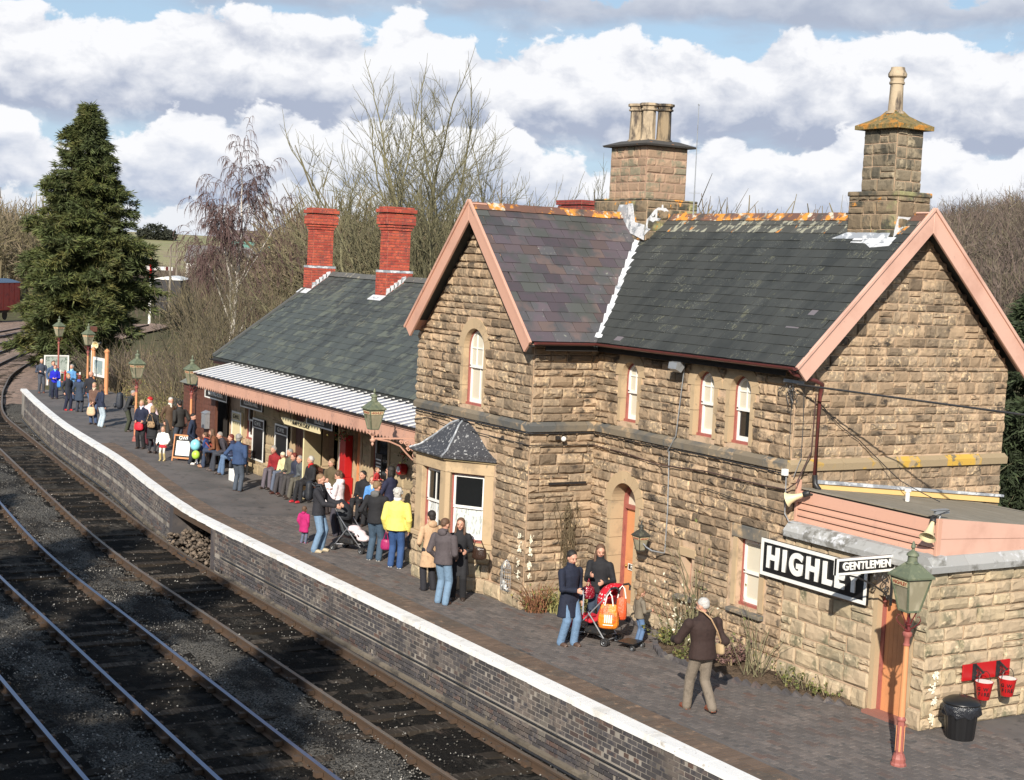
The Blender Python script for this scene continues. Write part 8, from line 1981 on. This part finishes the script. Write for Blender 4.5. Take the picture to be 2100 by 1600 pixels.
# bank growth behind the far platform: brambles, dry stems and low leafy shrubs
def tuft(n, spread, h, mat_, seed, leafy=0., drape=.5):
    rg = np.random.default_rng(seed); a = rg.random(n)*2*pi; r = np.sqrt(rg.random(n))*spread; b = np.stack([np.cos(a)*r, np.sin(a)*r, np.zeros(n)], 1)
    d = np.stack([np.cos(a)*rg.uniform(-.2, drape, n), np.sin(a)*rg.uniform(-.2, drape, n), np.ones(n)], 1)+rg.normal(0, .18, (n, 3)); L_ = h*rg.uniform(.4, 1.1, n)
    w = np.cross(d, rg.normal(0, 1, (n, 3))); w /= np.linalg.norm(w, axis=1)[:, None]; w *= .0075
    m1 = b+d*L_[:, None]*.55; e = b+d*L_[:, None]+np.stack([np.cos(a), np.sin(a), -np.ones(n)*.6], 1)*(L_*.22)[:, None]
    V = np.concatenate([np.stack([b-w, b+w, m1+w, m1-w], 1), np.stack([m1-w, m1+w, e+w*.3, e-w*.3], 1)])
    if leafy:
        m_ = int(n*leafy); k = rg.integers(0, n, m_); f = rg.uniform(.2, 1.05, m_)[:, None]; c = b[k]+(e-b)[k]*f+rg.normal(0, .04*max(h, .4), (m_, 3)); u = rg.normal(0, 1, (m_, 3)); u /= np.linalg.norm(u, axis=1)[:, None]; v = np.cross(u, rg.normal(0, 1, (m_, 3))); v /= np.linalg.norm(v, axis=1)[:, None]
        s = rg.uniform(.018, .04, m_)[:, None]; V2 = np.stack([c-u*s, c+v*s*.6, c+u*s, c-v*s*.6], 1)
    else: V2 = np.zeros((0, 4, 3))
    return V, V2
def shrub(name, label, x, y, z, n, spread, h, mats, seed, leafy=0., cat='plant', group=None, s=1., drape=.5):
    V, V2 = tuft(n, spread, h, None, seed, leafy, drape); t = thing(name, label, cat, (x, y, z), 0, group); t.scale = (s, s, s)
    link(bpy.data.objects.new('stems', fastmesh('stems', V.reshape(-1, 3), np.arange(len(V)*4).reshape(-1, 4), mats[0], tone=np.random.default_rng(seed).random(len(V)))), t)
    if len(V2): link(bpy.data.objects.new('foliage', fastmesh('foliage', V2.reshape(-1, 3), np.arange(len(V2)*4).reshape(-1, 4), mats[1], tone=np.random.default_rng(seed+1).random(len(V2)))), t)
    return t
rb = random.Random(4)
for k in range(34):
    x = -33-rb.random()*26; y = max(edge_y(max(x, -47.9))+3.2+rb.random()*4.5, back_y(max(x, -47.9))+.5+rb.random()*2)
    if x < -50: y = interp(RAIL, x)+4.2+rb.random()*4
    o = shrub('bramble_bush', 'tangled dry bramble on the bank behind the far platform', x, y, gz(x, y), 260, .9, rb.uniform(1.1, 2.0), (rb.choice((m_dry, m_twig, m_wood_p)), m_leaf), 200+k, rb.choice((0., .6, 1.5)), 'shrub', 'brambles on the bank behind the far platform', 1.15)
for k in range(10):
    x = -33.5-k*.9; y = back_y(x)-.1+rb.random()*.5-.5*(k < 4)
    shrub('platform_shrub', ('low yellow-green heathery shrub at the back edge of the far platform'), x, y, 0, 240, .45, rb.uniform(.5, .95), (m_dry, M('heather_leaf', (.17, .16, .05), .8, tone=.5, tint=((.30, .17, .09), .7, .5))), 300+k, 5., 'shrub', 'heathery shrubs at the back of the far platform')
ivy = shrub('ivy_bush', 'ivy-clad stump with a pale top beside the timber hut', -30.6, 1.9, 0, 260, .4, 2.1, (m_bark, m_leaf), 350, 6., 'shrub', drape=.1)
# planting bed along the house
bed = [(-3.95, -.05), (-2.85, -.25), (-2.2, -.75), (-1.7, -1.0), (-.6, -.98), (.1, -.86), (1.0, -.5), (1.75, -.1)]
t = thing('flower_bed', 'narrow bed of bare soil along the foot of the house wall', 'flower bed', (-1, -.4, 0))
top_ = [(x, y, .05) for x, y in bed]; inner = [(x, -.055, .09) for x, y in bed]
sv = []; nU = 40
for i in range(nU+1):
    f = i/nU*(len(bed)-1); a = int(min(f, len(bed)-2)); ff = f-a; x = bed[a][0]+(bed[a+1][0]-bed[a][0])*ff; y = bed[a][1]+(bed[a+1][1]-bed[a][1])*ff
    for j in range(8): g = j/7; sv.append((x, y+(-.06-y)*g, .02+.07*g+.03*sin(i*1.7+j*2.1)*(0 < j < 7)))
fa = np.array([(i*8+j, (i+1)*8+j, (i+1)*8+j+1, i*8+j+1) for i in range(nU) for j in range(7)]); link(bpy.data.objects.new('soil', fastmesh('soil', np.array(sv)-np.array(wl(t)), fa, m_soil, smooth=True)), t)
bc = [Vector((*p, 0)) for p in bed]
for p, d in along(bc, .17, .05):
    ang = atan2(d.y, d.x); Mx = Matrix.Translation((p.x, p.y-.03, .0)) @ Matrix.Rotation(ang, 4, 'Z') @ Matrix.Rotation(radians(32), 4, 'Y')
    MB().box(-.09, .09, -.045, .045, -.08, .055, 0, Mx).build('edging_brick', m_bluebrick, t)
def bushy(name, label, x, y, n, sp_, h, mats, seed, leafy, drape=.5, z=.07, cat='shrub'): return shrub(name, label, x, y, z, n, sp_, h, mats, seed, leafy, cat, None, 1., drape)
bushy('flowering_shrub', 'leggy shrub with pale cream flowers beside the small child', -2.12, -.32, 46, .22, 1.15, (m_bark, m_blossom), 400, 3.0, .25)
bushy('green_shrub', 'low green bush at the foot of the flowering shrub', -2.10, -.50, 60, .15, .34, (m_bark, m_leaf), 401, 7.)
bushy('rose_bush', 'bare upright rose stems against the wall beside the slit window', -1.80, -.25, 34, .22, 1.85, (m_bark, m_leaf), 402, 2., .12)
bushy('rose_bush', 'bare pale rose stems in front of the nameboard window', -.05, -.45, 24, .20, 1.25, (m_bark, m_leaf), 403, 1., .3)
bushy('heather_clump', 'small purple-brown clump between the man in brown and the wall', -.75, -.35, 150, .20, .34, (m_dry, M('purple_leaf', (.16, .09, .08), .8, tone=.4)), 404, 6.)
bushy('seedling_clump', 'sparse green seedlings in the soil near the annexe door', .75, -.28, 30, .32, .38, (m_bark, m_leaf), 405, 4.)
bushy('seedling_clump', 'scruffy low weeds at the right tip of the bed', 1.3, -.2, 26, .2, .22, (m_dry, m_leaf), 406, 4.)
bushy('seedling_clump', 'low weeds in the soil by the pushchair', -1.3, -.75, 40, .3, .16, (m_dry, m_leaf), 407, 5.)
bushy('dry_clump', 'reddish brown dead clump at the corner of the bay', -5.15, -1.30, 220, .20, .48, (M('russet_stems', (.22, .10, .05), .9, tone=.4), m_leaf), 410, .6, .5, 0)
bushy('iris_clump', 'green and straw coloured leaves at the foot of the bay side wall', -5.0, -.80, 200, .34, .40, (M('straw_leaves', (.30, .27, .10), .8, tone=.4), m_leaf), 411, 2., .6, 0)
bushy('iris_clump', 'green leaves half hidden behind the man in the navy coat', -4.85, -.25, 120, .25, .34, (MATS['straw_leaves'], m_leaf), 412, 2., .6, 0)
bushy('wall_weed', 'tiny weed at the foot of the annexe side wall', 3.22, .62, 16, .06, .2, (m_dry, m_leaf), 413, 3., .8, 0)
cl = []; rsC = random.Random(8)
for k in range(26):
    p = Vector((-5.37, -.52, .0)); pts_ = [p.copy()]; zt = rsC.uniform(1.2, 2.05)
    for j in range(14): p = p+Vector((rsC.uniform(-.004, .012), rsC.gauss(-.006, .03+.02*(j > 6)), zt/14)); p.x = max(min(p.x, -5.30), -5.375); pts_.append(p.copy())
    for j in range(3): p = p+Vector((.01, rsC.gauss(0, .07), rsC.uniform(-.15, .04))); pts_.append(p.copy())
    cl.append((pts_, [.006]*len(pts_), 1))
t = thing('climbing_plant', 'leafless climbing plant with a tangled grey head on the bay side wall', 'climber', (-5.37, -.52, 0)); v_, f_ = tubes_np(cl, lambda l: 3)
link(bpy.data.objects.new('stems', fastmesh('stems', v_-np.array(wl(t)), f_, m_dry)), t)
# trees on the near bank behind the photographer: they stand out of the picture and throw the broken shade over the tracks
SH = tree_mesh('ash', 4.6, .2, 44, 4, (m_bark, m_bark))
for k, (x, y, s) in enumerate(((1.0, -22.5, .95), (-7, -21.5, .95), (-13, -20.5, .9), (-2, -23, 1.1), (-20, -20.5, .85))):
    place_tree('bankside_tree', 'bare tree on the bank on the near side of the tracks', SH if k % 2 else A2, x, y, gz(x, y), k*1.3, s, 'bare trees on the near bank')
for k, (x, y) in enumerate(((7.5, -15.5), (3, -15.0), (-1.5, -15.5), (-6, -15.2), (-11, -15.0), (10.5, -17), (-16, -15.5), (5, -17), (.5, -17.5), (-4, -17.2), (-9, -17))):
    place_tree('bank_bush', 'bushy bare shrub on the bank on the near side of the tracks', SM[k % 3], x, y, gz(x, y), k*1.1, .8, 'bushes on the near bank', cat='shrub')
conifer('shade_conifer', 'unseen conifer added for shade on the near bank, closest to the photographer', 9.5, -20.5, -1.2, 13.5, 3.0, 21, m_spruce2, 200)  # conifers added out of view to deepen the shade over the tracks
conifer('shade_conifer', 'unseen conifer added for shade on the near bank, middle one along the tracks', 3.0, -19.8, -1.2, 13.0, 3.0, 22, m_spruce2, 200)
conifer('shade_conifer', 'unseen conifer added for shade on the near bank, third along the tracks', -3.5, -19.6, -1.2, 13.0, 2.9, 23, m_spruce2, 200)
conifer('shade_conifer', 'unseen conifer added for shade on the near bank, farthest left along the tracks', -11.5, -19.5, -1.2, 11.5, 2.5, 24, m_spruce2, 170)
